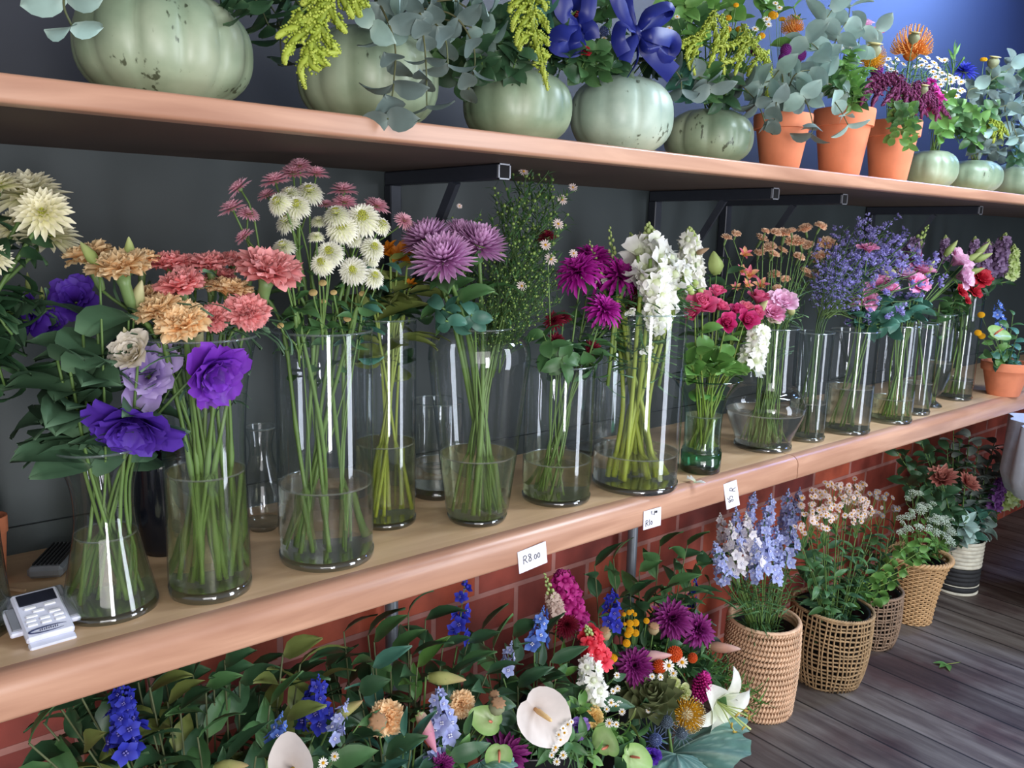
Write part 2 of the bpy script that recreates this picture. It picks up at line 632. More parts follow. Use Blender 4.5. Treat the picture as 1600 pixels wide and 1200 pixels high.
def floret5(b, M, s, rn, mat=0, mat2=1, spur=True):
    for k in range(5):
        petal(b, M @ RZ(k * 1.2566 + rn.uniform(-.15, .15)), .5 * s, .42 * s, 30, 2 + rn.uniform(-15, 15), r0=.02 * s, nv=3, nu=2, cup=-.1, shape='oval', mat=mat, rn=rn)
    for k in range(4):
        b.nub(M @ V((.07 * s * cos(k * 1.57), .07 * s * sin(k * 1.57), .09 * s)), .055 * s, mat=mat2, t=.8)
    if spur:
        p = M @ V((0, 0, 0)); q = M @ V((.1 * s, 0, -.45 * s))
        b.tube([p, q], [.06 * s, .015 * s], 4, mat)

@cached
def delphinium(m, me, n=16, fs=.24, seed=0, w=.09):
    """a spike of length 1 with open florets below and buds at the tip; florets, buds"""
    rn = random.Random(seed + 41)
    b, d = MB(), MB()
    for k in range(n):
        s = k / n
        az = k * 2.39996
        z = .02 + .82 * s + rn.uniform(-.03, .03)
        wr = w * rn.uniform(.6, 1.5) * (1.25 - .7 * s)
        o = V((wr * cos(az), wr * sin(az), z))
        dr = V((cos(az) + rn.uniform(-.5, .5), sin(az) + rn.uniform(-.5, .5), .1 + .6 * rn.random()))
        floret5(b, zto(o, dr, 1, rn.random() * 6), fs * (1.05 - .45 * s), rn)
        d.tube([(0, 0, z - .06), o - dr.normalized() * fs * .1], .006, 4, mat=1)
    for k in range(9):
        s = k / 9
        az = k * 2.4
        d.ball(V((.045 * (1 - s) * cos(az), .045 * (1 - s) * sin(az), .8 + .2 * s)), .03 * (1 - .5 * s), seg=6, rings=4)
        d.tube([(0, 0, .76 + .2 * s), (.045 * (1 - s) * cos(az), .045 * (1 - s) * sin(az), .8 + .2 * s)], .005, 4, mat=1)
    d.tube([(0, 0, -.06), (0, 0, 1)], [.012, .006], 5, mat=1)
    return b.mesh('florets', [m, me]), d.mesh('flower_buds', [m, G_STEM])

@cached
def snapdragon(m, mb_, n=24, fs=.24, seed=0, w=.07, budz=.62):
    """a dense spike of length 1: ruffled two-lipped florets, green buds towards the tip; florets, buds"""
    rn = random.Random(seed + 51)
    b, d = MB(), MB()
    for k in range(n):
        s = k / n
        az = k * 2.39996
        z = budz * s
        sz = fs * (1.08 - .4 * s)
        o = V((w * cos(az), w * sin(az), z))
        M = zto(o, V((cos(az), sin(az), .25)), 1, rn.uniform(-.3, .3))
        for j in range(5):
            petal(b, M @ RZ(j * 1.2566), .56 * sz, .5 * sz, 68, -18 + rn.uniform(-20, 20), r0=.03 * sz, nv=5, nu=4, ruf=.13, shape='fan', rn=rn)
        b.ball(M @ V((0, 0, .18 * sz)), .17 * sz, seg=6, rings=4, ts=(0, .6))
    nb = 16
    for k in range(nb):
        s = k / nb
        az = k * 2.39996
        z = budz - .02 + (1 - budz) * s
        rr = .075 * (1 - s) + .008
        d.ball((rr * cos(az), rr * sin(az), z), (.034 * (1.15 - .7 * s), .034 * (1.15 - .7 * s), .048 * (1.15 - .7 * s)), seg=7, rings=5)
        d.tube([(0, 0, z - .03), (rr * cos(az), rr * sin(az), z)], .006, 4, mat=1)
    d.tube([(0, 0, -.02), (0, 0, .98)], [.014, .006], 5, mat=1)
    return b.mesh('florets', [m]), d.mesh('flower_buds', [mb_, G_STEM])

@cached
def statice(m, seed=0):
    """wiry twigs carrying flat tufts of tiny papery florets, height 1; twigs, florets"""
    rn = random.Random(seed + 61)
    b, d = MB(), MB()
    for k in range(13):
        z0 = .05 + .6 * k / 13
        az = k * 2.4
        ln = (.62 - .3 * k / 13) * rn.uniform(.8, 1.1)
        e = V((cos(az) * ln * .46, sin(az) * ln * .46, z0 + ln * .75))
        path = bez((0, 0, z0), (0, 0, z0 + ln * .2), e - V((0, 0, ln * .35)), e, 5)
        d.tube(path, .0045, 4)
        for i in range(4):
            base = path[2 + i if i < 3 else 5]
            dr = V((rn.uniform(-1, 1), rn.uniform(-1, 1), rn.uniform(.5, 1.3))).normalized()
            tip = base + dr * .075
            d.tube([base, tip], .003, 3)
            for j in range(4):
                o = tip + V((rn.uniform(-1, 1), rn.uniform(-1, 1), rn.uniform(-.4, .6))) * .03
                q = zto(o, dr + V((rn.uniform(-.7, .7), rn.uniform(-.7, .7), 0)), 1, rn.random() * 6)
                for p in range(4):
                    petal(b, q @ RZ(p * 1.57), .022, .018, 60, 20, nv=1, nu=1, shape='fan', rn=rn)
    d.tube([(0, 0, 0), (0, 0, .72)], [.007, .004], 5)
    return d.mesh('twigs', [G_DARK]), b.mesh('florets', [m])

@cached
def aster_branch(mbud, seed=0, dense=1.0, wide=.2):
    """bushy branch with narrow leaves and round green buds, height 1; twigs, foliage, buds"""
    rn = random.Random(seed + 71)
    tw, fo, bu = MB(), MB(), MB()
    for k in range(int(20 * dense)):
        z0 = .15 + .72 * k / (20 * dense)
        az = k * 2.39996
        ln = (.34 - .16 * k / (20 * dense)) * rn.uniform(.8, 1.2)
        e = V((cos(az) * wide * rn.uniform(.5, 1) * (1.15 - z0 * .5), sin(az) * wide * rn.uniform(.5, 1) * (1.15 - z0 * .5), z0 + ln * .8))
        path = bez((0, 0, z0), (0, 0, z0 + ln * .2), e - V((0, 0, ln * .3)), e, 5)
        tw.tube(path, .0035, 4)
        bu.ball(e, .0115, seg=6, rings=4)
        for i in range(14):
            p = path[1 + i % 5].lerp(path[min(5, 2 + i % 5)], rn.random())
            dr = V((rn.uniform(-1, 1), rn.uniform(-1, 1), rn.uniform(.1, 1.1)))
            petal(fo, frame(p, dr), rn.uniform(.05, .11), .013, 0, -25, nv=2, nu=1, shape='leaf', rn=rn)
        for i in range(2):
            p = path[3] + V((rn.uniform(-1, 1), rn.uniform(-1, 1), rn.uniform(.2, 1.2))) * .06
            tw.tube([path[3], p], .0025, 3)
            bu.ball(p, .009, seg=6, rings=4)
    tw.tube([(0, 0, 0), (0, 0, .95)], [.009, .004], 5)
    return tw.mesh('twigs', [G_DARK]), fo.mesh('foliage', [LEAF]), bu.mesh('flower_bud_sprays', [mbud])

@cached
def daisy(m, n=14, W=.15, seed=0, droop=-8.0):
    rn = random.Random(seed + 81)
    b = MB()
    for k in range(n):
        petal(b, RZ(2 * pi * k / n + rn.uniform(-.08, .08)), .42 * rn.uniform(.9, 1.08), W, 12, droop + rn.uniform(-12, 8), r0=.1, z0=.02, nv=3, nu=2, cup=.1, shape='strap', rn=rn)
    return b.mesh('bloom', [m])

@cached
def umbel(m, seed=0, n=26):
    """loose head of tiny flowers on fine rays, about 1 across; twigs, florets"""
    rn = random.Random(seed + 91)
    tw, fl = MB(), MB()
    for k in range(n):
        u = (k + .5) / n
        a = k * 2.39996
        e = V((.48 * sqrt(u) * cos(a), .48 * sqrt(u) * sin(a), .5 - .22 * u + rn.uniform(-.04, .04)))
        tw.tube(bez((0, 0, -.1), (0, 0, .1), e * .6, e, 3), .008, 3)
        for j in range(6):
            o = e + V((rn.uniform(-1, 1), rn.uniform(-1, 1), rn.uniform(-.3, .6))) * .06
            q = zto(o, V((rn.uniform(-.5, .5), rn.uniform(-.5, .5), 1)))
            for p in range(4):
                petal(fl, q @ RZ(p * 1.57), .04, .04, 30, 0, nv=1, nu=1, shape='fan', rn=rn)
    return tw.mesh('twigs', [G_STEM]), fl.mesh('florets', [m])

@cached
def alstroemeria(m, m2, seed=0):
    rn = random.Random(seed + 101)
    b = MB()
    for k in range(6):
        petal(b, RZ(k * 1.0472), .56, .26 if k % 2 else .2, 66, 8 + rn.uniform(-12, 12), r0=.02, nv=5, nu=3, cup=.2, shape='oval', mat=k % 2, rn=rn)
    for k in range(5):
        b.tube(bez((0, 0, 0), (0, 0, .2), (.08 * cos(k * 1.3), .08 * sin(k * 1.3), .35), (.15 * cos(k * 1.3), .15 * sin(k * 1.3), .42), 3), .01, 3, mat=1)
    return b.mesh('bloom', [m, m2])

@cached
def lily(m, seed=0):
    rn = random.Random(seed + 111)
    b = MB()
    for k in range(6):
        petal(b, RZ(k * 1.0472 + .1), .80, .44 if k % 2 else .34, 72, -38 + rn.uniform(-14, 8), r0=.03, nv=8, nu=4, cup=.22, ruf=.015, shape='oval', rn=rn)
    return b.mesh('bloom', [m])

@cached
def stamens(m, m2, seed=0):
    b = MB()
    for k in range(6):
        a = k * 1.0472
        e = V((.2 * cos(a), .2 * sin(a), .66))
        b.tube(bez((0, 0, .05), (0, 0, .3), e * .8, e, 5), .012, 4)
        b.tube([e + V((-.05 * sin(a), .05 * cos(a), .01)), e + V((.05 * sin(a), -.05 * cos(a), .01))], .018, 5, mat=1)
    b.tube(bez((0, 0, .05), (0, 0, .4), (.02, 0, .6), (.06, .02, .86), 5), .018, 5)
    return b.mesh('stamens', [m, m2])

@cached
def spathe(m, seed=0):
    """heart-shaped, glossy, slightly cupped; the stalk joins at the notch"""
    b = MB()
    rows, ts = [], []
    n = 16
    for i in range(9):
        s = i / 8
        row = []
        for j in range(25):
            a = -pi + 2 * pi * j / 24
            rr = (.52 - .16 * abs(sin(a / 1)) ** 2 * 0) * (1 - .30 * (abs(a) / pi) ** 5) * (1 + .22 * max(0, cos(a)) ** 6)
            x = s * rr * cos(a) * 1.12 + .14 * s
            y = s * rr * sin(a) * .92
            z = .10 * s * s + .05 * (y * y) * 4 * s - .16 * max(0, x) ** 2 + .008 * sin(7 * a) * s
            row.append((x, y, z))
        rows.append(row)
        ts.append(s)
    b.grid(rows, ts)
    return b.mesh('spathe', [m])

@cached
def spadix(m):
    b = MB()
    b.tube([(0, 0, 0), (.03, 0, .12), (.10, 0, .28), (.16, 0, .40), (.18, 0, .43)], [.035, .05, .045, .032, .01], 8)
    return b.mesh('spadix', [m])

@cached
def poppy_pod(m, m2):
    b = MB()
    fn = lambda a, z: 1 + .05 * cos(9 * a)
    b.lathe([(.06, -.5), (.16, -.46), (.14, -.42), (.34, -.3), (.48, -.02), (.46, .2), (.32, .36), (.2, .4)], 18, fn=fn)
    b.lathe([(.2, .40), (.42, .45), (.44, .5), (.28, .53), (.02, .55)], 18, mat=1, fn=lambda a, z: 1 + .16 * cos(9 * a))
    return b.mesh('seed_pod', [m, m2])

@cached
def button(m, seed=0, el=1.0):
    b = MB()
    for i in range(120):
        u = (i + .5) / 120
        a = i * 2.39996
        ph = math.acos(1 - 1.8 * u)
        d = V((sin(ph) * cos(a), sin(ph) * sin(a), cos(ph) * el))
        b.nub(d * .44, .075, t=u, d=d)
    b.ball((0, 0, 0), (.43, .43, .43 * el), seg=12, rings=8, ts=(.8, .3))
    return b.mesh('flower_head', [m])

@cached
def pincushion(m, m2, seed=0):
    rn = random.Random(seed + 121)
    b = MB()
    b.ball((0, 0, .1), (.2, .2, .26), seg=12, rings=7, mat=1)
    for i in range(150):
        u = (i + .5) / 150
        a = i * 2.39996
        ph = 1.75 * sqrt(u)
        d = V((sin(ph) * cos(a), sin(ph) * sin(a), cos(ph)))
        p0 = d * .18 + V((0, 0, .1))
        tip = d * .50 + V((0, 0, .12 + .12 * (1 - u)))
        mid = d * .42 + V((0, 0, .02)) + V((-d.y, d.x, 0)) * .05
        b.tube(bez(p0, p0 + d * .1, mid, tip, 4), [.014, .013, .012, .011, .009], 4, cap=False)
        b.nub(tip, .02, t=.9, d=d, mat=1)
    return b.mesh('flower_head', [m, m2])

@cached
def thistle(m, m2, seed=0):
    rn = random.Random(seed + 131)
    b = MB()
    for i in range(90):
        u = (i + .5) / 90
        a = i * 2.39996
        ph = math.acos(1 - 1.5 * u)
        d = V((sin(ph) * cos(a), sin(ph) * sin(a), cos(ph) * 1.2))
        b.nub(d * .22 + V((0, 0, .12)), .035, t=u, d=d, st=1.8)
    b.ball((0, 0, .12), (.21, .21, .25), seg=10, rings=6)
    for k in range(14):
        petal(b, RZ(k * 2 * pi / 14), .42, .06, 25, 12 + rn.uniform(-15, 15), r0=.15, z0=-.02, nv=3, shape='needle', mat=1, rn=rn)
    return b.mesh('flower_head', [m, m2])

@cached
def artichoke_head(m, seed=0):
    rn = random.Random(seed + 141)
    b = MB()
    n = 40
    for k in range(n):
        s = k / n
        az = k * 2.39996
        ph = radians(100 - 92 * s)
        r0, z0 = .30 * sin(ph), -.02 + .34 * cos(ph) * 1.05 + .1
        petal(b, RZ(az), .42 * (1 - .3 * s), .38 * (1 - .45 * s), 14 + 66 * s, 52 + 50 * s, r0=r0 * .9, z0=z0 - .14, nv=5, nu=4, cup=.32, shape='leaf', rn=rn)
    b.ball((0, 0, .05), (.26, .26, .3), seg=12, rings=7)
    return b.mesh('bracts', [m])

@cached
def celosia(m, seed=0):
    rn = random.Random(seed + 151)
    b = MB()
    for i in range(170):
        u = i / 170
        a = i * 2.39996
        z = u
        rr = .24 * sin(pi * min(1, .18 + .8 * u)) ** .8
        d = V((cos(a), sin(a), .7))
        b.nub((rr * cos(a), rr * sin(a), z), .05 * rn.uniform(.7, 1.3), t=rn.random(), d=d, st=1.9)
    b.tube([(0, 0, 0), (0, 0, 1)], [.16, .06], 8)
    return b.mesh('flower_head', [m])

def plume(name, m, fingers, seed=0, r=.0065):
    """amaranth: each finger is a bumpy tapering tassel along a path; all in world coordinates, returned relative to the first point"""
    rn = random.Random(seed + 161)
    b = MB()
    o = V(fingers[0][0])
    for path in fingers:
        pts = [p - o for p in spline(path, 6)]
        tot = len(pts)
        cum = [0]
        for i in range(1, tot):
            cum.append(cum[-1] + (pts[i] - pts[i - 1]).length)
        step = r * .42
        n = int(cum[-1] / step)
        i = 0
        b.tube(pts, [r * (.7 if k < tot * .7 else .7 - .5 * (k - tot * .7) / (tot * .3)) for k in range(tot)], 5)
        for k in range(n):
            s = k / max(1, n) * cum[-1]
            while i < tot - 2 and cum[i + 1] < s:
                i += 1
            p = pts[i].lerp(pts[i + 1], (s - cum[i]) / max(1e-6, cum[i + 1] - cum[i]))
            d = (pts[i + 1] - pts[i]).normalized()
            f = s / cum[-1]
            rr = r * (1.0 if f < .65 else 1.0 - .62 * (f - .65) / .35)
            for q in range(3):
                a = k * 2.4 + q * 2.09
                e = d.orthogonal().normalized()
                e = (Quaternion(d, a) @ e)
                b.nub(p + e * rr * rn.uniform(.7, 1.35), rr * rn.uniform(.26, .44), t=rn.random(), d=(e + d * .6), st=1.3)
    return o, b.mesh(name, [m])
# ------------------------------------------------------------------ the room
def wood_floor():
    m, nt, out = newmat('worn_floorboards')
    tc = N(nt, 'ShaderNodeTexCoord')
    sep = N(nt, 'ShaderNodeSeparateXYZ')
    L(nt, tc.outputs['Object'], sep.inputs[0])
    w = .128
    dv = N(nt, 'ShaderNodeMath', operation='DIVIDE'); dv.inputs[1].default_value = w
    L(nt, sep.outputs['X'], dv.inputs[0])
    fl = N(nt, 'ShaderNodeMath', operation='FLOOR'); L(nt, dv.outputs[0], fl.inputs[0])
    fr = N(nt, 'ShaderNodeMath', operation='FRACT'); L(nt, dv.outputs[0], fr.inputs[0])
    wn = N(nt, 'ShaderNodeTexWhiteNoise', noise_dimensions='1D'); L(nt, fl.outputs[0], wn.inputs['W'])
    off = N(nt, 'ShaderNodeCombineXYZ'); L(nt, wn.outputs['Value'], off.inputs['Z'])
    mp = N(nt, 'ShaderNodeVectorMath', operation='MULTIPLY'); mp.inputs[1].default_value = (15, 1.6, 8)
    L(nt, tc.outputs['Object'], mp.inputs[0])
    ad = N(nt, 'ShaderNodeVectorMath', operation='MULTIPLY_ADD'); ad.inputs[1].default_value = (1, 1, 30)
    L(nt, off.outputs[0], ad.inputs[0]); L(nt, mp.outputs[0], ad.inputs[2])
    nz = N(nt, 'ShaderNodeTexNoise'); nz.inputs['Scale'].default_value = 1.6; nz.inputs['Detail'].default_value = 8; nz.inputs['Roughness'].default_value = .65
    L(nt, ad.outputs[0], nz.inputs['Vector'])
    rp = ramp(nt, [(.25, (50, 41, 39)), (.45, (86, 76, 70)), (.62, (110, 102, 95)), (.8, (138, 130, 121))])
    L(nt, nz.outputs['Fac'], rp.inputs['Fac'])
    n2 = N(nt, 'ShaderNodeTexNoise'); n2.inputs['Scale'].default_value = 2.6; n2.inputs['Detail'].default_value = 4
    L(nt, tc.outputs['Object'], n2.inputs['Vector'])
    r2 = ramp(nt, [(.5, (255, 255, 255)), (.62, (170, 120, 118)), (.75, (110, 66, 66))])
    L(nt, n2.outputs['Fac'], r2.inputs['Fac'])
    m1 = N(nt, 'ShaderNodeMixRGB', blend_type='MULTIPLY'); m1.inputs[0].default_value = .8
    L(nt, rp.outputs['Color'], m1.inputs[1]); L(nt, r2.outputs['Color'], m1.inputs[2])
    vr = N(nt, 'ShaderNodeMapRange'); vr.inputs['To Min'].default_value = .72; vr.inputs['To Max'].default_value = 1.12
    L(nt, wn.outputs['Value'], vr.inputs['Value'])
    gap = N(nt, 'ShaderNodeMath', operation='COMPARE'); gap.inputs[1].default_value = 0.0; gap.inputs[2].default_value = .05
    L(nt, fr.outputs[0], gap.inputs[0])
    gi = N(nt, 'ShaderNodeMath', operation='MULTIPLY_ADD'); gi.inputs[1].default_value = -.85; gi.inputs[2].default_value = 1
    L(nt, gap.outputs[0], gi.inputs[0])
    mm = N(nt, 'ShaderNodeMath', operation='MULTIPLY'); L(nt, vr.outputs[0], mm.inputs[0]); L(nt, gi.outputs[0], mm.inputs[1])
    hs = N(nt, 'ShaderNodeHueSaturation'); L(nt, mm.outputs[0], hs.inputs['Value']); L(nt, m1.outputs[0], hs.inputs['Color'])
    pb = N(nt, 'ShaderNodeBsdfPrincipled'); pb.inputs['Roughness'].default_value = .55
    L(nt, hs.outputs[0], pb.inputs['Base Color'])
    bp = N(nt, 'ShaderNodeBump'); bp.inputs['Strength'].default_value = .35; bp.inputs['Distance'].default_value = .004
    L(nt, mm.outputs[0], bp.inputs['Height']); L(nt, bp.outputs[0], pb.inputs['Normal'])
    L(nt, pb.outputs[0], out.inputs[0])
    return m

def brick():
    m, nt, out = newmat('red_painted_brick')
    tc = N(nt, 'ShaderNodeTexCoord')
    mp = N(nt, 'ShaderNodeMapping'); mp.inputs['Rotation'].default_value = (pi / 2, 0, 0)
    L(nt, tc.outputs['Object'], mp.inputs['Vector'])
    bt = N(nt, 'ShaderNodeTexBrick')
    bt.inputs['Color1'].default_value = C((196, 92, 64)); bt.inputs['Color2'].default_value = C((138, 58, 52)); bt.inputs['Mortar'].default_value = C((186, 128, 118))
    bt.inputs['Scale'].default_value = 1.0; bt.inputs['Mortar Size'].default_value = .007
    bt.inputs['Brick Width'].default_value = .25; bt.inputs['Row Height'].default_value = .105
    L(nt, mp.outputs[0], bt.inputs['Vector'])
    nz = N(nt, 'ShaderNodeTexNoise'); nz.inputs['Scale'].default_value = 9; nz.inputs['Detail'].default_value = 6
    L(nt, tc.outputs['Object'], nz.inputs['Vector'])
    rp = ramp(nt, [(.3, (150, 140, 140)), (.7, (255, 255, 255))]); L(nt, nz.outputs['Fac'], rp.inputs['Fac'])
    mx = N(nt, 'ShaderNodeMixRGB', blend_type='MULTIPLY'); mx.inputs[0].default_value = .8
    L(nt, bt.outputs['Color'], mx.inputs[1]); L(nt, rp.outputs['Color'], mx.inputs[2])
    pb = N(nt, 'ShaderNodeBsdfPrincipled'); pb.inputs['Roughness'].default_value = .6
    L(nt, mx.outputs[0], pb.inputs['Base Color'])
    bp = N(nt, 'ShaderNodeBump'); bp.inputs['Strength'].default_value = .6; bp.inputs['Distance'].default_value = .006; bp.invert = True
    L(nt, bt.outputs['Fac'], bp.inputs['Height']); L(nt, bp.outputs[0], pb.inputs['Normal'])
    L(nt, pb.outputs[0], out.inputs[0])
    return m

def laminate(name, lo, hi, rough=.32):
    m, nt, out = newmat(name)
    tc = N(nt, 'ShaderNodeTexCoord')
    mp = N(nt, 'ShaderNodeVectorMath', operation='MULTIPLY'); mp.inputs[1].default_value = (3.0, 34, 34)
    L(nt, tc.outputs['Object'], mp.inputs[0])
    nz = N(nt, 'ShaderNodeTexNoise'); nz.inputs['Scale'].default_value = 1.0; nz.inputs['Detail'].default_value = 7; nz.inputs['Distortion'].default_value = .6
    L(nt, mp.outputs[0], nz.inputs['Vector'])
    rp = ramp(nt, [(.25, lo), (.5, tuple((a + b) / 2 for a, b in zip(lo, hi))), (.75, hi)])
    L(nt, nz.outputs['Fac'], rp.inputs['Fac'])
    pb = N(nt, 'ShaderNodeBsdfPrincipled'); pb.inputs['Roughness'].default_value = rough
    L(nt, rp.outputs['Color'], pb.inputs['Base Color'])
    L(nt, pb.outputs[0], out.inputs[0])
    return m

def slab(name, x0, x1, y0, y1, z0, z1, m):
    b = MB(); b.box((0, 0, 0), (x1 - x0, y1 - y0, z1 - z0))
    return structure(name, b.mesh(name, [m], smooth=False), Matrix.Translation(((x0 + x1) / 2, (y0 + y1) / 2, (z0 + z1) / 2)))

WALLM = plain('dark_slate_paint', (52, 60, 62), rough=.5, noise_amt=.12, nscale=3)
CEILM = plain('ceiling_paint', (120, 124, 130), rough=.8, nscale=4)
slab('floor', -2.5, 6.5, -3.6, .3, -.1, 0, wood_floor())
NAVY = plain('dark_navy_wall', (24, 29, 42), rough=.5, noise_amt=.12, nscale=3)  # upper wall, darker and bluer than the slate part below
slab('wall_back', -2.5, 6.5, .0, .12, .80, 1.515, WALLM)
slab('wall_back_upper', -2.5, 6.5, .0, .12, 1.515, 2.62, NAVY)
slab('wall_back_lower', -2.5, 6.5, .0, .12, 0, .80, brick())
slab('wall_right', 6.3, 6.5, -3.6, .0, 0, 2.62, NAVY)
slab('ceiling', -2.5, 6.5, -3.6, .3, 2.62, 2.72, CEILM)
slab('trim_1', -2.5, 6.3, -.008, 0, SHELF, SHELF + .045, WALLM)

# ------------------------------------------------------------------ shelves
BEECH = laminate('beech_laminate', (204, 164, 124), (230, 194, 154))
BEECHE = laminate('beech_edge', (152, 108, 86), (200, 156, 130))
UNDERSIDE = plain('dark_brown_underside', (74, 58, 50), rough=.7, noise_amt=.1, nscale=6)  # dark brown bottom face of each board

def board(name, x0, x1, yf, ztop, th, rad, look, where, y1=-.001):
    """a worktop with a rolled front edge; the edging is its own part"""
    o = thing(name, (x0, 0, ztop - th), look, 'shelf', where, show=((x0 + x1) / 2, yf, ztop))
    yb = yf + .03
    b = MB(); xs = [0, x1 - x0]
    prof = [(yb, .0008), (yb, th), (y1, th), (y1, .0008), (yb, .0008)]
    b.grid([[(x, y, z) for y, z in prof] for x in xs], [0, 1], flip=False)
    for x in xs:
        k = len(b.v)
        for y, z in prof[:4]:
            b.v.append((x, y, z)); b.t.append(0)
        b.f.append((k, k + 1, k + 2, k + 3) if x > 0 else (k + 3, k + 2, k + 1, k)); b.m.append(0)
    link('board', b.mesh('board', [BEECH], smooth=False), o)
    k = MB(); k.box(((x1 - x0) / 2, (yb + y1) / 2, .0004), (x1 - x0, y1 - yb, .0008))
    link('underside', k.mesh('underside', [UNDERSIDE], smooth=False), o)
    e = MB()
    prof = [(yb - .0005, th)] + [(yf + rad - rad * sin(a), th - rad + rad * cos(a)) for a in [i * pi / 16 for i in range(9)]]
    r2 = .006
    prof += [(yf + r2 - r2 * cos(a), r2 - r2 * sin(a)) for a in [i * pi / 8 for i in range(5)]] + [(yb - .0005, 0)]
    e.grid([[(x, y, z) for y, z in prof] for x in xs], [0, 1], flip=True)
    for x in xs:
        k = len(e.v)
        for y, z in prof:
            e.v.append((x, y, z)); e.t.append(0)
        f = tuple(range(k, k + len(prof)))
        e.f.append(f if x > 0 else f[::-1]); e.m.append(0)
    link('edging', e.mesh('edging', [BEECHE], auto=50), o)
    return o

YL, YU = -.42, -.519
board('shelf_board', -1.2, 1.798, YL, SHELF, .058, .022, 'long beech worktop shelf carrying the nearer glass vases, up to the joint', '')
board('shelf_board', 1.801, 6.2, YL, SHELF, .058, .022, 'beech worktop shelf beyond the joint, under the terracotta plant pot', '')
board('shelf_board', -1.2, 6.2, YU, UPPER, .0285, .004, 'upper beech shelf carrying the pumpkins and terracotta pots', '')

STEEL = plain('dark_steel', (52, 56, 66), rough=.4, metal=.3)
STEELE = plain('bare_steel_edge', (150, 152, 160), rough=.4, metal=.4)
STEELI = plain('tube_inside', (16, 16, 20), rough=.9)

def bracket(x, look, yend=-.372, ztop=UPPER - .0287, drop=.36):
    o = thing('shelf_bracket', (x, 0, ztop - drop), look, 'bracket', show=(x, yend, ztop))
    w = .026
    b = MB(); b.box((0, (yend - .002) / 2, drop - w / 2 - .0005), (w, -yend - .004, w), bev=.002)
    arm = link('arm', b.mesh('arm', [STEEL], smooth=False), o)
    e = MB()                                     # the cut end: bare edges round a dark hollow
    for sx in (-1, 1):
        e.box((sx * (w / 2 - .0012), yend, drop - w / 2 - .0005), (.0024, .003, w), 0)
        e.box((0, yend, drop - w / 2 - .0005 + sx * (w / 2 - .0012)), (w, .003, .0024), 0)
    link('cut_end', e.mesh('cut_end', [STEELE], smooth=False), arm)
    h = MB(); h.box((0, yend + .0005, drop - w / 2 - .0005), (w - .004, .002, w - .004))
    link('hollow', h.mesh('hollow', [STEELI], smooth=False), arm)
    u = MB(); u.box((0, -.014, drop / 2 - w / 2), (w, w, drop - w), bev=.002)
    link('upright', u.mesh('upright', [STEEL], smooth=False), o)
    g = MB(); g.tube([(0, -.02, .03), (0, yend * .62, drop - w)], .011, 4)
    link('brace', g.mesh('brace', [STEEL], smooth=False), o)
for x, l in ((.886, 'dark square-tube bracket under the upper shelf beside the bushy aster'), (1.682, 'dark square-tube bracket under the upper shelf above the orange spray carnations'),
             (1.985, 'dark square-tube bracket under the upper shelf above the violet statice'), (2.81, 'dark square-tube bracket under the upper shelf above the plum snapdragons')):
    bracket(x, l)
PIPE = plain('grey_painted_pipe', (110, 116, 124), rough=.4, metal=.2)
for px, py, l in ((612, 950, 'grey pipe post on the brick wall above the laurel leaves'), (988, 850, 'grey pipe post on the brick wall beside the tilted R10 price card')):
    p = at(px, py, -.05)
    b = MB(); b.tube([(0, 0, 0), (0, 0, .7885)], .014, 12)
    thing('pipe_post', (p.x, -.05, 0), l, 'post', show=p, mesh=b.mesh('pipe_post', [PIPE]))

# ------------------------------------------------------------------ vases
GLASS = glassm('clear_glass', tint=(253, 254, 254), edge=(176, 190, 190), refl=.95)
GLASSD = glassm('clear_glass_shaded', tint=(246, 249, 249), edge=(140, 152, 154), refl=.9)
GLASSG = glassm('green_glass', tint=(232, 247, 239), edge=(120, 170, 148))
GBASE = glassm('thick_glass_base', tint=(236, 242, 242), edge=(150, 166, 166), refl=2.2)
RIMG = glassm('bright_glass_rim', tint=(226, 234, 234), edge=(190, 204, 204), refl=2.6, cloud=.14, cloudc=(206, 214, 214))  # milky share puts the bright highlight line of the rim into its colour
GBASEG = glassm('thick_green_base', tint=(130, 186, 160), edge=(40, 100, 76), refl=1.6)
WATER = {
    'clear': waterm('water_clear', (252, 253, 251), .012, (206, 200, 190), .3),
    'green': waterm('water_greenish', (246, 248, 234), .03, (170, 170, 130), .3),
    'grey': waterm('water_cloudy', (236, 238, 232), .11, (128, 128, 120), .3),
}
MENIS = glassm('water_rim', tint=(240, 244, 240), edge=(190, 200, 194), refl=2.5, cloud=.18, cloudc=(214, 216, 210))
VASES = {}

def zat(x, y, py):
    """height at which the upright through (x, y) passes a photo row"""
    lo, hi = -.2, 2.6
    for _ in range(50):
        md = (lo + hi) / 2
        if pix((x, y, md))[1] > py:
            lo = md
        else:
            hi = md
    return lo

def stand(cx, bot, wpx, z=SHELF):
    """centre and radius of a round foot whose front touches row bot at column cx"""
    f = atz(cx, bot, z)
    d = V((f.x - CAM.x, f.y - CAM.y, 0)).normalized()
    r = wpx * mpp(f) / 2
    c = f + d * r
    r = wpx * mpp(c) / 2
    return f + d * r, r

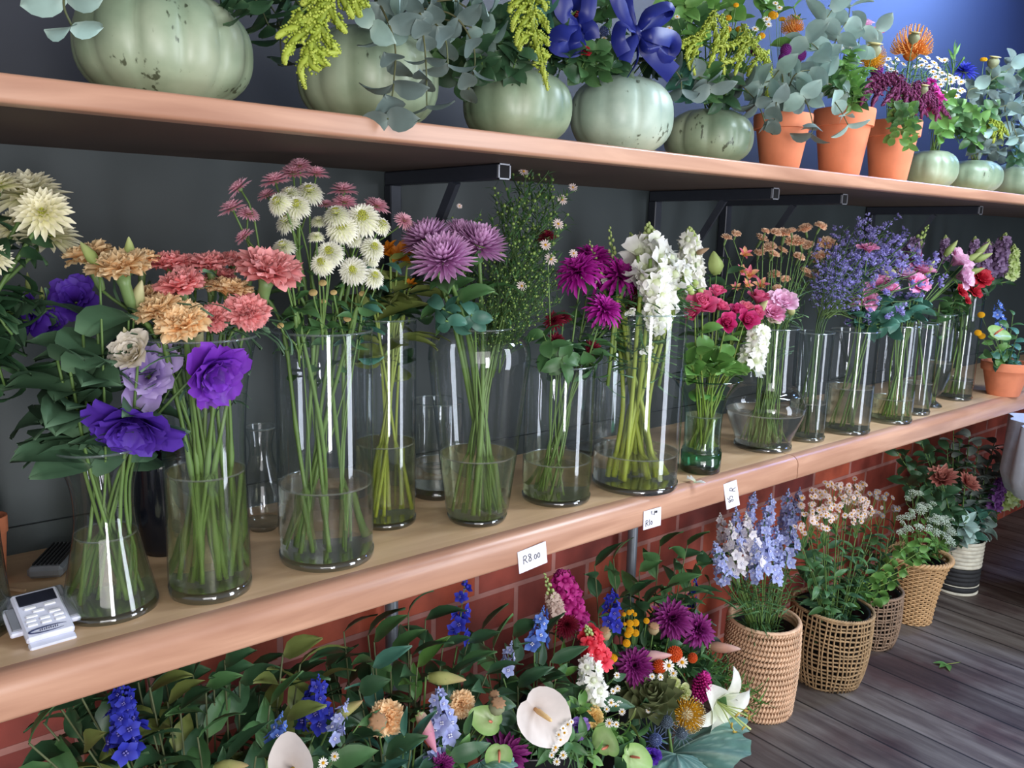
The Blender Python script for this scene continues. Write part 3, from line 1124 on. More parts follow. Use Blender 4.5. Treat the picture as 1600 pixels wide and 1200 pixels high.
def vase(key, look, cx, bot, wpx, rim, prof, water=None, wkind='clear', glass=GLASS, base=GBASE, bh=.012, name='glass_vase', where=''):
    c, r = stand(cx, bot, wpx)
    h = zat(c.x, c.y, rim) - SHELF
    pr = spline([V((a, 0, b)) for a, b in prof], 6) if len(prof) > 2 else [V((prof[0][0] + (prof[1][0] - prof[0][0]) * i / 8, 0, prof[0][1] + (prof[1][1] - prof[0][1]) * i / 8)) for i in range(9)]
    pts = [(p.x * r, p.z * h) for p in pr]
    def rad(z):
        z = min(max(z, 0), h)
        for i in range(len(pts) - 1):
            if pts[i][1] <= z <= pts[i + 1][1] + 1e-9:
                k = (z - pts[i][1]) / max(1e-9, pts[i + 1][1] - pts[i][1])
                return pts[i][0] + (pts[i + 1][0] - pts[i][0]) * k
        return pts[-1][0]
    o = thing(name, c, look, 'vase', where, show=c + V((0, 0, h / 2)))
    b = MB(); b.lathe([(q, z) for q, z in pts if z >= bh], 56)
    body = link('body', b.mesh('body', [glass]), o)
    q = MB()
    rr = pts[-1][0]
    q.lathe([(rr + .0019 * cos(a), h + .0019 * sin(a)) for a in [i * pi / 3 for i in range(7)]], 56)
    link('rim', q.mesh('rim', [RIMG if base is not GBASEG else base]), o)
    k = MB()
    r0 = pts[0][0]
    k.lathe([(.001, 0), (r0 * .93, 0), (r0, .003), (rad(bh), bh), (rad(bh) * .93, bh + .001), (rad(bh) * .6, bh - .003), (.001, bh - .004)], 56)
    link('base', k.mesh('base', [base]), o)
    wz = None
    if water:
        wz = zat(c.x, c.y, water) - SHELF
        n = 10
        w = MB()
        zs = [bh + .002 + (wz - bh - .002) * i / n for i in range(n + 1)]
        w.lathe([(.0008, bh + .002), (rad(bh) * .6, bh + .002)] + [(rad(z) - .0022, z) for z in zs] + [(rad(wz) * .6, wz), (.0008, wz)], 56)
        wo = link('water', w.mesh('water', [WATER[wkind]], auto=40), o)
        w = MB()
        w.lathe([(rad(wz) - .0018, wz + .002), (rad(wz) - .0022, wz - .001), (rad(wz) - .0055, wz + .0003)], 56)
        link('waterline', w.mesh('waterline', [MENIS]), wo)
    VASES[key] = dict(c=c, r=r, h=h, rad=rad, w=wz, bh=bh)
    return o

CYL = [(1, 0), (1, 1)]
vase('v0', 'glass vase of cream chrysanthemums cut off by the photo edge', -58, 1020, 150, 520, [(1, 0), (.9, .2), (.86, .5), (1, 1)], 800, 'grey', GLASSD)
vase('v1', 'waisted hourglass vase of purple lisianthus beside the keypad device', 176, 979, 142, 695, [(1, 0), (.93, .1), (.74, .35), (.61, .58), (.68, .8), (.98, 1)], 832, 'green')
vase('v2', 'flared glass vase of peach and pink carnations', 331, 947, 124, 524, [(1, 0), (.99, .12), (.97, .4), (.98, .62), (1.08, .82), (1.33, 1)], 735, 'green', bh=.016)
vase('v3', 'straight glass cylinder of white button chrysanthemums, water one third full', 512, 897, 145, 515, CYL, 752, 'clear', bh=.014)
vase('v3b', 'small empty bulb-shaped vase standing behind the carnation vase', 412, 839, 78, 667, [(.55, 0), (.9, .08), (1, .25), (.9, .42), (.52, .66), (.44, .82), (.6, 1)], None, base=GLASSD)
vase('v4', 'glass cylinder with yellowing stems behind the button chrysanthemum vase', 603, 831, 94, 497, CYL, 690, 'green')
vase('v4b', 'short empty thick-bottomed cylinder behind the shouldered bottle vase', 682, 784, 80, 626, CYL, 722, 'clear', bh=.02)
vase('v5', 'shouldered bottle vase of lilac chrysanthemums tapering to its foot', 745, 826, 90, 511, [(1, 0), (1.14, .12), (1.42, .45), (1.66, .76), (1.72, .86), (1.6, .94), (1.28, .975), (1.06, .985), (1.08, 1)], 708, 'green')
vase('v6', 'glass cylinder of fuchsia chrysanthemums, one third full of water', 868, 795, 107, 568, CYL, 716, 'green')
vase('v7', 'wide glass cylinder of white snapdragons', 990, 777, 133, 487, CYL, 703, 'clear', bh=.014)
vase('v7b', 'empty glass cylinder behind the white snapdragon vase', 930, 715, 92, 515, CYL, None)
vase('v8', 'small trumpet vase with thick green bottom holding pink roses', 1093, 743, 62, 590, [(1.0, 0), (1.06, .1), (1.0, .22), (.9, .3), (.93, .6), (1.1, .8), (1.45, .93), (1.75, 1)], 648, 'clear', GLASSG, GBASEG, bh=.045)
vase('v9', 'bellied glass vase packed with spray carnation stems', 1190, 709, 90, 511, [(1, 0), (.96, .08), (1.2, .22), (1.36, .35), (1.2, .45), (.98, .52), (.94, .75), (.93, 1)], 641, 'clear')
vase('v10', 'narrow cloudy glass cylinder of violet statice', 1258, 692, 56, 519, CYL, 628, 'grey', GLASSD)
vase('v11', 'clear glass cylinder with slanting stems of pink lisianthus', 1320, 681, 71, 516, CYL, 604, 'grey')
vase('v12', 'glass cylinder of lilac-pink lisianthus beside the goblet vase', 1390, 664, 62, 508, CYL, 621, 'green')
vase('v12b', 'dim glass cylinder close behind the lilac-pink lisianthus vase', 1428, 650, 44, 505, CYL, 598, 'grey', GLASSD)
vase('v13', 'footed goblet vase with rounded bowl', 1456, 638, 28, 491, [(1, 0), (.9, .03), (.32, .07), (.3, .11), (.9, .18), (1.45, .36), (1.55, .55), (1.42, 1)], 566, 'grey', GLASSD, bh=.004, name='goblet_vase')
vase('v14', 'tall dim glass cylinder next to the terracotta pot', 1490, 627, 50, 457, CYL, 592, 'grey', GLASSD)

BLACKG = plain('black_glaze', (20, 22, 30), rough=.12, spec=.6)
c, r = stand(262, 873, 84)
h = zat(c.x, c.y, 708) - SHELF
o = thing('dark_pot', c, 'glossy black pot standing behind the two nearest flower vases', 'pot', show=c + V((0, 0, h / 2)))
b = MB(); b.lathe([(.001, 0), (r * .8, 0), (r * .86, .01), (r, h * .5), (r * 1.0, h * .9), (r * .98, h), (r * .9, h), (r * .9, h * .3), (.001, h * .28)], 40)
link('body', b.mesh('body', [BLACKG]), o)
b = MB(); b.lathe([(r * .94 + .004 * cos(a), h + .004 * sin(a)) for a in [i * pi / 4 for i in range(9)]], 40)
link('rim', b.mesh('rim', [BLACKG]), o)

TERRA = plain('terracotta', (206, 124, 90), rough=.75, noise_amt=.12, nscale=18, spec=.25)
SOIL = plain('potting_soil', (44, 34, 28), rough=.95, noise_amt=.4, nscale=120)

def pot(look, c, r, h, group=None, lean=None):
    """terracotta pot: r at the rim"""
    o = thing('terracotta_pot', c, look, 'pot', show=V(c) + V((0, 0, h * .6)), group=group)
    b = MB()
    b.lathe([(.001, 0), (r * .62, 0), (r * .64, .004), (r * .88, h * .76)], 44)
    b.lathe([(r * .80, h * .8), (r * .6, .02), (.001, .018)], 44)
    link('body', b.mesh('body', [TERRA], auto=40), o)
    q = MB()
    q.lathe([(r * .875, h * .75), (r * .97, h * .755), (r * 1.0, h * .97), (r * .985, h), (r * .89, h), (r * .86, h * .78)], 44)
    link('rim', q.mesh('rim', [TERRA], auto=40), o)
    s = MB(); s.lathe([(r * .85, h * .84), (r * .5, h * .86), (.001, h * .87)], 24)
    link('soil', s.mesh('soil', [SOIL]), o)
    return o

c, r = stand(1566, 620, 47)
h = zat(c.x, c.y, 565) - SHELF
pot('terracotta pot of mixed flowers at the far end of the lower shelf', c, r * 1.52, h)
POTC = (c, r * 1.5, h)
c, r = stand(3, 935, 34)
pot('brown terracotta pot dim behind the vase at the photo edge', c + V((0, .06, 0)), r * 1.5, zat(c.x, c.y, 825) - SHELF)

# ------------------------------------------------------------------ pumpkins and pots on the upper shelf
def pumpkin_skin(name, ca, cb, cc):
    m, nt, out = newmat(name)
    tc = N(nt, 'ShaderNodeTexCoord')
    oi = N(nt, 'ShaderNodeObjectInfo')
    av = N(nt, 'ShaderNodeVectorMath', operation='ADD')
    cm = N(nt, 'ShaderNodeCombineXYZ'); L(nt, oi.outputs['Random'], cm.inputs['X'])
    sc = N(nt, 'ShaderNodeVectorMath', operation='SCALE'); sc.inputs['Scale'].default_value = 13
    L(nt, cm.outputs[0], sc.inputs[0]); L(nt, sc.outputs[0], av.inputs[0]); L(nt, tc.outputs['Object'], av.inputs[1])
    n1 = N(nt, 'ShaderNodeTexNoise'); n1.inputs['Scale'].default_value = 9; n1.inputs['Detail'].default_value = 5
    L(nt, av.outputs[0], n1.inputs['Vector'])
    r1 = ramp(nt, [(.3, ca), (.5, cb), (.72, cc)]); L(nt, n1.outputs['Fac'], r1.inputs['Fac'])
    st = N(nt, 'ShaderNodeVectorMath', operation='MULTIPLY'); st.inputs[1].default_value = (1, 1, .45); L(nt, av.outputs[0], st.inputs[0])
    n2 = N(nt, 'ShaderNodeTexNoise'); n2.inputs['Scale'].default_value = 120; n2.inputs['Detail'].default_value = 3; L(nt, st.outputs[0], n2.inputs['Vector'])
    n3 = N(nt, 'ShaderNodeTexNoise'); n3.inputs['Scale'].default_value = 14; L(nt, av.outputs[0], n3.inputs['Vector'])
    mu = N(nt, 'ShaderNodeMath', operation='MULTIPLY'); L(nt, n2.outputs['Fac'], mu.inputs[0]); L(nt, n3.outputs['Fac'], mu.inputs[1])
    r2 = ramp(nt, [(.39, (255, 255, 255)), (.44, (112, 112, 98))]); L(nt, mu.outputs[0], r2.inputs['Fac'])
    mx = N(nt, 'ShaderNodeMixRGB', blend_type='MULTIPLY'); mx.inputs[0].default_value = .9
    L(nt, r1.outputs['Color'], mx.inputs[1]); L(nt, r2.outputs['Color'], mx.inputs[2])
    pb = N(nt, 'ShaderNodeBsdfPrincipled'); pb.inputs['Roughness'].default_value = .38
    L(nt, mx.outputs[0], pb.inputs['Base Color'])
    bp = N(nt, 'ShaderNodeBump'); bp.inputs['Strength'].default_value = .25; bp.inputs['Distance'].default_value = .004
    L(nt, n1.outputs['Fac'], bp.inputs['Height']); L(nt, bp.outputs[0], pb.inputs['Normal'])
    L(nt, pb.outputs[0], out.inputs[0])
    return m
PSKIN = pumpkin_skin('grey_green_pumpkin_skin', (98, 118, 96), (130, 146, 120), (162, 172, 146))
PSKINP = pumpkin_skin('pale_pumpkin_skin', (134, 154, 140), (168, 184, 168), (196, 206, 190))
PFLESH = plain('cut_pumpkin_flesh', (190, 140, 62), rough=.7)
PUMP = {}

def pumpkin(key, look, cx, wpx, y, asp, ribs=12, depth=.07, seed=0, tilt=0.0, lump=.03):
    rn = random.Random(seed)
    p = at(cx, pix((1, y, UPPER))[1], y)
    for _ in range(3):
        r = wpx * mpp((p.x, y, UPPER + .08)) / 2
        hz = r * asp
        q = at(cx, pix((p.x, y, UPPER + hz))[1], y)
        p.x = q.x
    c = V((p.x, y, UPPER))
    ph = rn.random() * 6
    fn = lambda a, z: 1 - depth * (1 - abs(sin((a * ribs + ph) / 2)) ** .55) * min(1, .35 + z / hz * .6) + lump * sin(2 * a + ph) + lump * .6 * sin(3 * a + 2 * ph + z * 9)
    prof = [(.001, 0.02 * hz), (r * .35, .0), (r * .56, .03 * hz)]
    for i in range(1, 15):
        t = -.92 + (.92 + .86) * i / 14
        prof.append((r * max(.05, 1 - abs(t) ** 2.5) ** .5, hz * (1 + t) - .02 * hz))
    top = 2 * hz * .93
    prof += [(r * .44, top + .01 * hz), (r * .38, top - .06 * hz)]
    o = thing('pumpkin', c, look, 'pumpkin', show=c + V((0, 0, hz)))
    b = MB(); b.lathe(prof, 96, fn=fn)
    link('shell', b.mesh('shell', [PSKINP if key in ('p4',) else PSKIN]), o, Matrix.Rotation(tilt, 4, 'Y'))
    b = MB(); b.lathe([(r * .38, top - .06 * hz), (r * .3, top * .8), (.001, top * .78)], 40)
    link('opening', b.mesh('opening', [PFLESH]), o)
    PUMP[key] = dict(c=c, r=r, top=top, hz=hz)

pumpkin('p1', 'largest grey-green pumpkin, at the near end of the upper shelf', 256, 262, -.365, .70, 12, .075, 1)
pumpkin('p2', 'large ribbed pumpkin half covered by hanging eucalyptus sprigs', 578, 224, -.345, .72, 13, .08, 2)
pumpkin('p3', 'scratched grey-green pumpkin below the short upright amaranth plume', 808, 172, -.365, .70, 12, .05, 3)
pumpkin('p4', 'smooth pale pumpkin under the blue ribbon bow', 970, 164, -.385, .76, 10, .05, 4, lump=.045)
pumpkin('p5', 'small lumpy pumpkin between the palest pumpkin and the terracotta pots', 1108, 134, -.37, .68, 9, .08, 5, lump=.04)
pumpkin('p6', 'round little pumpkin pressed against the last terracotta pot', 1452, 82, -.37, .78, 10, .05, 6)
pumpkin('p7', 'small squat pumpkin with a dark dent near the shelf end', 1520, 84, -.38, .66, 11, .05, 7)
pumpkin('p8', 'small blotched pumpkin at the photo edge of the upper shelf', 1592, 86, -.37, .70, 11, .05, 8)

UPOT = {}
for key, cx, bx, y, top, wt, look in (('t1', 1230, 1217, -.40, 180, 90, 'terracotta pot beside the small lumpy pumpkin, grey leaves over its rim'),
                                      ('t2', 1327, 1310, -.405, 172, 92, 'middle terracotta pot on the upper shelf with silvery leaves'),
                                      ('t3', 1412, 1386, -.40, 190, 84, 'shaded terracotta pot under the burgundy amaranth')):
    q = at(bx, pix((2, y, UPPER))[1], y)
    for _ in range(4):
        py0 = pix((q.x, y, UPPER))[1]
        q = at(bx, py0, y)
    c = V((q.x, y, UPPER))
    h = zat(c.x, c.y, top) - UPPER
    r = wt * mpp(c + V((0, 0, h))) / 2
    pot(look, c, r, h)
    UPOT[key] = dict(c=c, r=r, top=h, hz=h / 2)

# ------------------------------------------------------------------ baskets on the floor
CANE = plain('pale_pinkish_cane', (206, 168, 136), rough=.7, noise_amt=.18, nscale=60)
SEAG = plain('seagrass_strand', (150, 122, 88), rough=.8, noise_amt=.3, nscale=50)
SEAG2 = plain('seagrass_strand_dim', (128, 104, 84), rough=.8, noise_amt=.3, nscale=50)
WICK = plain('honey_wicker', (184, 146, 102), rough=.6, noise_amt=.2, nscale=60)
BLACKP = plain('black_plastic', (16, 17, 20), rough=.35)
PALEB = plain('pale_woven_band', (196, 190, 172), rough=.8, noise_amt=.2)
DARKB = plain('black_woven_band', (34, 34, 36), rough=.8, noise_amt=.3)
BASK = {}

def basket_at(key, cx, bot, wb, top, wt, top_cx=None):
    c, r = stand(cx, bot, wb, 0.0)
    h = zat(c.x, c.y, top)
    rt = wt * mpp(c + V((0, 0, h))) / 2
    BASK[key] = dict(c=c, r=r, rt=rt, h=h)
    return c, r, rt, h

def liner(o, r, rt, h, up=.004):
    b = MB(); b.lathe([(.001, .012), (r * .86, .012), (rt * .88, h + up), (rt * .93, h + up + .004), (rt * .86, h + up), (r * .8, .03), (.001, .03)], 32)
    link('liner', b.mesh('liner', [BLACKP]), o)

# coiled basket
c, r, rt, h = basket_at('b1', 1180, 1130, 100, 966, 108)
o = thing('basket', c, 'coiled pinkish cane basket of pale blue delphiniums', 'basket', show=c + V((0, 0, h / 2)))
nc = 16
rb = lambda z: r + (rt - r) * z / h + .06 * r * sin(pi * z / h)
b = MB()
for i in range(nc):
    z = h * (i + .5) / nc
    b.tube([(rb(z) * cos(a) - .004 * cos(a), rb(z) * sin(a) - .004 * sin(a), z + .002 * sin(a + i)) for a in [2 * pi * k / 72 for k in range(73)]], h / nc * .40, 8)
link('coils', b.mesh('coils', [CANE]), o)
b = MB()
for i in range(nc):
    z = h * (i + .5) / nc
    n = 66
    for k in range(n):
        a0 = 2 * pi * (k + .37 * i) / n
        R0 = rb(z) - .004
        q = h / nc * .47
        pts = [((R0 + q * cos(t)) * cos(a0 + .03 * t), (R0 + q * cos(t)) * sin(a0 + .03 * t), z + q * 1.12 * sin(t)) for t in (-1.5, -.6, .2, .9, 1.6)]
        b.tube(pts, .0024, 4)
link('stitches', b.mesh('stitches', [CANE]), o)
b = MB(); b.lathe([(r * .98, .006), (.001, .004)], 60)
link('base', b.mesh('base', [CANE]), o)
b = MB(); b.lathe([(rt - .002 + .006 * cos(a), h + .006 * sin(a)) for a in [i * pi / 4 for i in range(9)]], 90, fn=lambda a, z: 1 + .008 * sin(a * 44))
link('rim', b.mesh('rim', [CANE]), o)
liner(o, r, rt, h, -.03)

def net_basket(key, look, cx, bot, wb, top, wt, m, nh=17, nv_=46, dip=0.0):
    c, r, rt, h = basket_at(key, cx, bot, wb, top, wt)
    rn = random.Random(len(look))
    o = thing('basket', c, look, 'basket', show=c + V((0, 0, h / 2)))
    hh = lambda a: h * (1 + dip * cos(a - 2.4))
    ra = lambda s: (r + (rt - r) * s) * (1 + .05 * sin(pi * s) - .10 * (1 - s) ** 6)
    b = MB()
    for i in range(nh):
        s = (i + .5) / nh
        w1, w2 = rn.random() * 6, rn.random() * 6
        b.tube([(ra(s) * cos(a) * (1 + .008 * sin(5 * a + w1)), ra(s) * sin(a) * (1 + .008 * sin(5 * a + w1)), hh(a) * s + .003 * sin(4 * a + w2)) for a in [2 * pi * k / 60 for k in range(61)]], .0032, 5)
    link('weft_strands', b.mesh('weft_strands', [m]), o)
    b = MB()
    for k in range(nv_):
        a0 = 2 * pi * k / nv_
        w1 = rn.random() * 6
        b.tube([((ra(s) + .001) * cos(a0 + .03 * sin(6 * s + w1)), (ra(s) + .001) * sin(a0 + .03 * sin(6 * s + w1)), hh(a0) * s) for s in [i / 10 for i in range(11)]], .003, 5)
    link('warp_strands', b.mesh('warp_strands', [m]), o)
    b = MB()
    for q in range(3):
        b.tube([((rt + .003 * cos(a * 30 + q * 2.1)) * cos(a), (rt + .003 * cos(a * 30 + q * 2.1)) * sin(a), hh(a) + .003 * sin(a * 30 + q * 2.1) - .003) for a in [2 * pi * k / 150 for k in range(151)]], .0035, 5)
    link('rim', b.mesh('rim', [m]), o)
    liner(o, r, rt, h, -.012)

net_basket('b2', 'open net seagrass basket with black liner, full of small daisies', 1287, 1083, 104, 944, 120, SEAG, 17, 50, .03)
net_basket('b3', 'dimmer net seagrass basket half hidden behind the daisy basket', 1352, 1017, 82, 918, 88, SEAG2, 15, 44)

c, r, rt, h = basket_at('b4', 1420, 977, 58, 868, 96)
o = thing('basket', c, 'flared honey wicker basket with a braided rim', 'basket', show=c + V((0, 0, h / 2)))
ra = lambda s: r + (rt - r) * (.35 * s + .65 * s ** 2.2)
b = MB()
nw, ns = 30, 36
for i in range(nw):
    s = (i + .5) / nw
    b.tube([((ra(s) + .003 * sin(ns / 2 * a + i * pi)) * cos(a), (ra(s) + .003 * sin(ns / 2 * a + i * pi)) * sin(a), h * s) for a in [2 * pi * k / 144 for k in range(145)]], .0034, 5)
link('weavers', b.mesh('weavers', [WICK]), o)
b = MB()
for k in range(ns):
    a = 2 * pi * k / ns
    b.tube([(ra(s) * cos(a), ra(s) * sin(a), h * s) for s in [i / 8 for i in range(9)]], .003, 5)
b.lathe([(r, .004), (.001, .003)], 36)
link('stakes', b.mesh('stakes', [WICK]), o)
b = MB()
for q in range(3):
    b.tube([((rt + .006 * cos(a * 16 + q * 2.1)) * cos(a), (rt + .006 * cos(a * 16 + q * 2.1)) * sin(a), h + .006 * sin(a * 16 + q * 2.1)) for a in [2 * pi * k / 160 for k in range(161)]], .0055, 6)
link('braided_rim', b.mesh('braided_rim', [WICK]), o)
liner(o, r * .9, rt * .9, h, -.02)

c, r, rt, h = basket_at('b5', 1490, 931, 64, 838, 68)
o = thing('basket', c, 'black and cream banded basket farthest along the floor', 'basket', show=c + V((0, 0, h / 2)))
fnb = lambda a, z: 1 + .02 * sin(a * 50)
for nm, z0, z1, m in (('base_band', 0, .06, PALEB), ('stitched_band', .06, .16, DARKB), ('dark_band', .18, .50, DARKB), ('pale_stripe', .16, .18, PALEB), ('upper_band', .50, 1.0, PALEB)):
    b = MB(); prof = []
    n = max(1, int((z1 - z0) * 14))
    for i in range(n):
        for k in range(5):
            a = -pi / 2 + pi * k / 4
            z = h * (z0 + (z1 - z0) * (i + .5 + .45 * sin(a)) / n)
            prof.append((r + (rt - r) * z / h - .005 + .005 * cos(a), z))
    b.lathe(prof, 100, fn=fnb)
    link(nm, b.mesh(nm, [m]), o)
liner(o, r, rt, h, -.03)

# ------------------------------------------------------------------ price cards, keypad device, litter
CARD = plain('white_card', (226, 226, 240), rough=.6, noise_amt=.02)
INK = plain('black_ink', (22, 20, 26), rough=.7)

def stroke_text(glyphs, h):
    """handwriting: pen strokes as thin raised ink lines; glyph box height 1"""
    return [[(x * h, y * h) for x, y in s] for s in glyphs]
GL = {
    'R': ([[(0, 0), (.05, .5), (.1, 1)], [(.04, .96), (.34, 1.02), (.52, .84), (.42, .6), (.07, .5)], [(.22, .53), (.58, 0)]], .74),
    '8': ([[(.42, .92), (.2, .98), (.1, .78), (.3, .55), (.46, .3), (.32, .04), (.12, .1), (.1, .32), (.34, .6), (.46, .82), (.36, .96)]], .62),
    '0': ([[(.2, .62), (.06, .4), (.08, .1), (.24, .02), (.38, .2), (.36, .5), (.2, .62)]], .5),
    '.': ([[(.06, .02), (.1, .06)]], .26),
    ',': ([[(.1, .06), (.02, -.14)]], .26),
    '1': ([[(.1, 0), (.16, 1)]], .34),
    '5': ([[(.5, 1), (.16, .96), (.1, .58), (.36, .6), (.48, .34), (.34, .04), (.06, .06)]], .64),
    't': ([[(.1, .9), (.12, .2), (.26, .1)], [(0, .62), (.3, .66)]], .4),
    'p': ([[(.08, -.3), (.12, .56), (.36, .58), (.4, .26), (.14, .16)]], .5),
    'm': ([[(.04, .05), (.08, .5), (.2, .5), (.24, .08), (.3, .5), (.44, .5), (.48, .05)]], .56),
}

def price_card(look, px, py, y, w, h, lines, tilt, yaw=0.0, lean=.25):
    p = at(px, py, y)
    M = Matrix.Rotation(yaw, 4, 'Z') @ Matrix.Rotation(tilt, 4, 'Y') @ Matrix.Rotation(-lean, 4, 'X')
    o = thing('price_card', p, look, 'card', show=p)
    b = MB(); b.box((0, 0, 0), (w, .0014, h), M=M)
    link('card', b.mesh('card', [CARD], smooth=False), o)
    k = MB()
    for txt, x, z, sz, rot in lines:
        cx = 0.0
        cr, sr = cos(rot), sin(rot)
        for ch in txt:
            if ch == ' ':
                cx += .4 * sz; continue
            g, adv = GL[ch]
            for s in g:
                pts = [(x + (cx + u * sz) * cr - v * sz * sr, z + (cx + u * sz) * sr + v * sz * cr) for u, v in s]
                k.tube([M @ V((a, -.0011, c_)) for a, c_ in spline([V((a, c_, 0)) for a, c_ in pts], 4) and [(q.x, q.y) for q in spline([V((a, c_, 0)) for a, c_ in pts], 4)]], .0007, 4)
            cx += adv * sz
    link('writing', k.mesh('writing', [INK]), o)

price_card('white card priced R8.00 on the shelf edge under the bottle vase', 832, 871, YL - .0035, .064, .042, [('R8.00', -.021, -.006, .015, .05)], -.12, yaw=-.06, lean=.02)
price_card('tilted white card reading R10 on the shelf edge under the snapdragon vase', 1019, 810, YL - .0035, .050, .040, [('R10', -.019, -.014, .013, .1), ('t.,pm', -.004, .009, .009, .05)], -.02, yaw=-.06, lean=.02)
price_card('white card turned on end near the shelf joint', 1143, 773, YL - .007, .036, .062, [('R', .010, .006, .015, 1.3), ('85', .003, -.016, .013, 1.7)], -.22, yaw=-.3, lean=.02)

WHITEP = plain('white_plastic', (214, 216, 232), rough=.35)
GREYP = plain('grey_plastic', (120, 122, 128), rough=.4)
KEYM = plain('key_white', (236, 236, 240), rough=.4)
LCD = plain('dark_lcd', (36, 38, 48), rough=.15)
cp = atz(68, 984, SHELF)
Md = Matrix.Translation(cp) @ RZ(.10) @ Matrix.Rotation(.42, 4, 'X')
o = thing('keypad_device', cp, 'small white keypad device with dark display, lying on the shelf', 'device', show=cp)
o.matrix_world = Matrix.Translation(cp)
Md = Matrix.Translation((0, 0, .022)) @ RZ(.06) @ Matrix.Rotation(.34, 4, 'X') @ Matrix.Scale(.9, 4)
def dpart(nm, c, d, m, bev=.002, parent=o, shape=None):
    b = MB(); b.box(c, d, bev=bev)
    return link(nm, b.mesh(nm, [m], smooth=False), parent, Md)
body = dpart('body', (0, 0, 0), (.062, .098, .012), WHITEP, .003)
dpart('foot_strip', (0, -.055, -.006), (.060, .014, .010), WHITEP, .002)
for sx in (-1, 1):
    dpart('side_wing', (sx * .037, .002, -.004), (.018, .056, .008), WHITEP, .002)
    dpart('wing_pocket', (sx * .037, .002, .0012), (.012, .046, .003), GREYP, .001)
dpart('back_cover', (0, .040, -.007), (.084, .036, .014), GREYP, .004)
dpart('display', (0, .031, .0064), (.050, .024, .002), LCD, .0008)
for rr, row in enumerate(((-.013, .013), (-.004,), (-.015, .015), (-.018, 0, .018), (-.018, 0, .018))):
    for kx in row:
        dpart('key', (kx, .012 - rr * .0088, .0068), (.015 if len(row) < 3 else .013, .0052, .0022), KEYM, .0008)
b = MB()
b.tube([(.026 * cos(a), -.0375 + .005 * sin(a), .0064) for a in [.5 + i * (2 * pi - 1.3) / 30 for i in range(31)]], [.0002 + .0011 * sin(pi * i / 30) for i in range(31)], 5)
for i in range(9):
    b.tube([(-.012 + i * .0028, -.0385, .0064), (-.0112 + i * .0028, -.0355 + .001 * (i % 2), .0064)], .0006, 4)
link('oval_logo', b.mesh('oval_logo', [plain('navy_print', (36, 44, 84), rough=.5)]), o, Md)

q = atz(90, 885, SHELF)
b = MB(); b.box((0, 0, .012), (.05, .11, .018), M=RZ(-.5), bev=.005)
o = thing('grey_cradle', q, 'dim grey ridged block lying behind the keypad device', 'device')
link('body', b.mesh('body', [GREYP], smooth=False), o)
b = MB()
for i in range(7):
    b.box(RZ(-.5) @ V((-.018 + i * .006, 0, .022)), (.0022, .09, .004), M=RZ(-.5))
link('ridge_grille', b.mesh('ridge_grille', [BLACKP], smooth=False), o)
q = atz(24, 924, SHELF)
b = MB(); b.box((0, 0, .003), (.035, .006, .005), M=RZ(-.9), bev=.001)
thing('wooden_stick', q, 'short pale wooden stick by the keypad device', 'stick', mesh=b.mesh('wooden_stick', [CANE], smooth=False))
# ------------------------------------------------------------------ cut flowers
UPV = V((0, 0, 1))
TC = V((TOCAM.x, TOCAM.y, 0)).normalized()
RT = V((RIGHT.x, RIGHT.y, 0)).normalized()

def face(dx=0.0, dc=.5, dz=.7):
    """direction: dx to the photo's right, dc towards the viewer, dz up"""
    return (RT * dx + TC * dc + UPV * dz).normalized()

def stalk(key, head, axis, arrive=.05, n=6, inset=.82):
    """path of a stalk from the foot of a vase up to a flower"""
    v = VASES[key]
    c, h, rad = v['c'], v['h'], v['rad']
    out = V((head.x - c.x, head.y - c.y, 0))
    u = out.normalized() if out.length > .01 else V((1, 0, 0))
    a = R.uniform(-1.0, 1.0)
    foot_d = V((-u.x * cos(a) + u.y * sin(a), -u.x * sin(a) - u.y * cos(a), 0))
    z0 = v['bh'] + .008
    p0 = c + foot_d * rad(z0) * R.uniform(.25, .72) + V((0, 0, z0))
    if R.random() < .25:
        p0 = c + V((-foot_d.x, -foot_d.y, 0)) * rad(z0) * R.uniform(.2, .6) + V((0, 0, z0))
    zr = h * .985
    k = min(1.0, out.length / max(.01, rad(zr)))
    pr = c + u * rad(zr) * (.62 * k if k < 1 else .74) + V((0, 0, zr)) + V((R.uniform(-1, 1), R.uniform(-1, 1), 0)) * rad(zr) * .1
    end = head - axis * arrive
    pm = p0.lerp(pr, .5) + V((R.uniform(-1, 1), R.uniform(-1, 1), 0)) * .006
    if end.z < c.z + h:                       # a flower hanging below the rim: over the edge
        pr = c + u * rad(zr) * .8 + V((0, 0, h + .035))
    pts = spline([p0, pm, pr, end], n)
    for p in pts:
        z = p.z - c.z
        if z < h:
            d = V((p.x - c.x, p.y - c.y, 0))
            lim = rad(z) * inset if p is not pts[-1] else 9
            if d.length > lim and end.z >= c.z + h:
                d = d.normalized() * lim
                p.x, p.y = c.x + d.x, c.y + d.y
    return pts

def stem_part(o, pts, r, m, nodes=0.0):
    b = MB()
    base = V(o.location)
    n = len(pts)
    rr = [r * (1.15 - .35 * i / n) for i in range(n)]
    if nodes:
        for i in range(2, n - 1, 4):
            rr[i] *= 1 + nodes
    b.tube([p - base for p in pts], rr, 6)
    return link('stem', b.mesh('stem', [m]), o)

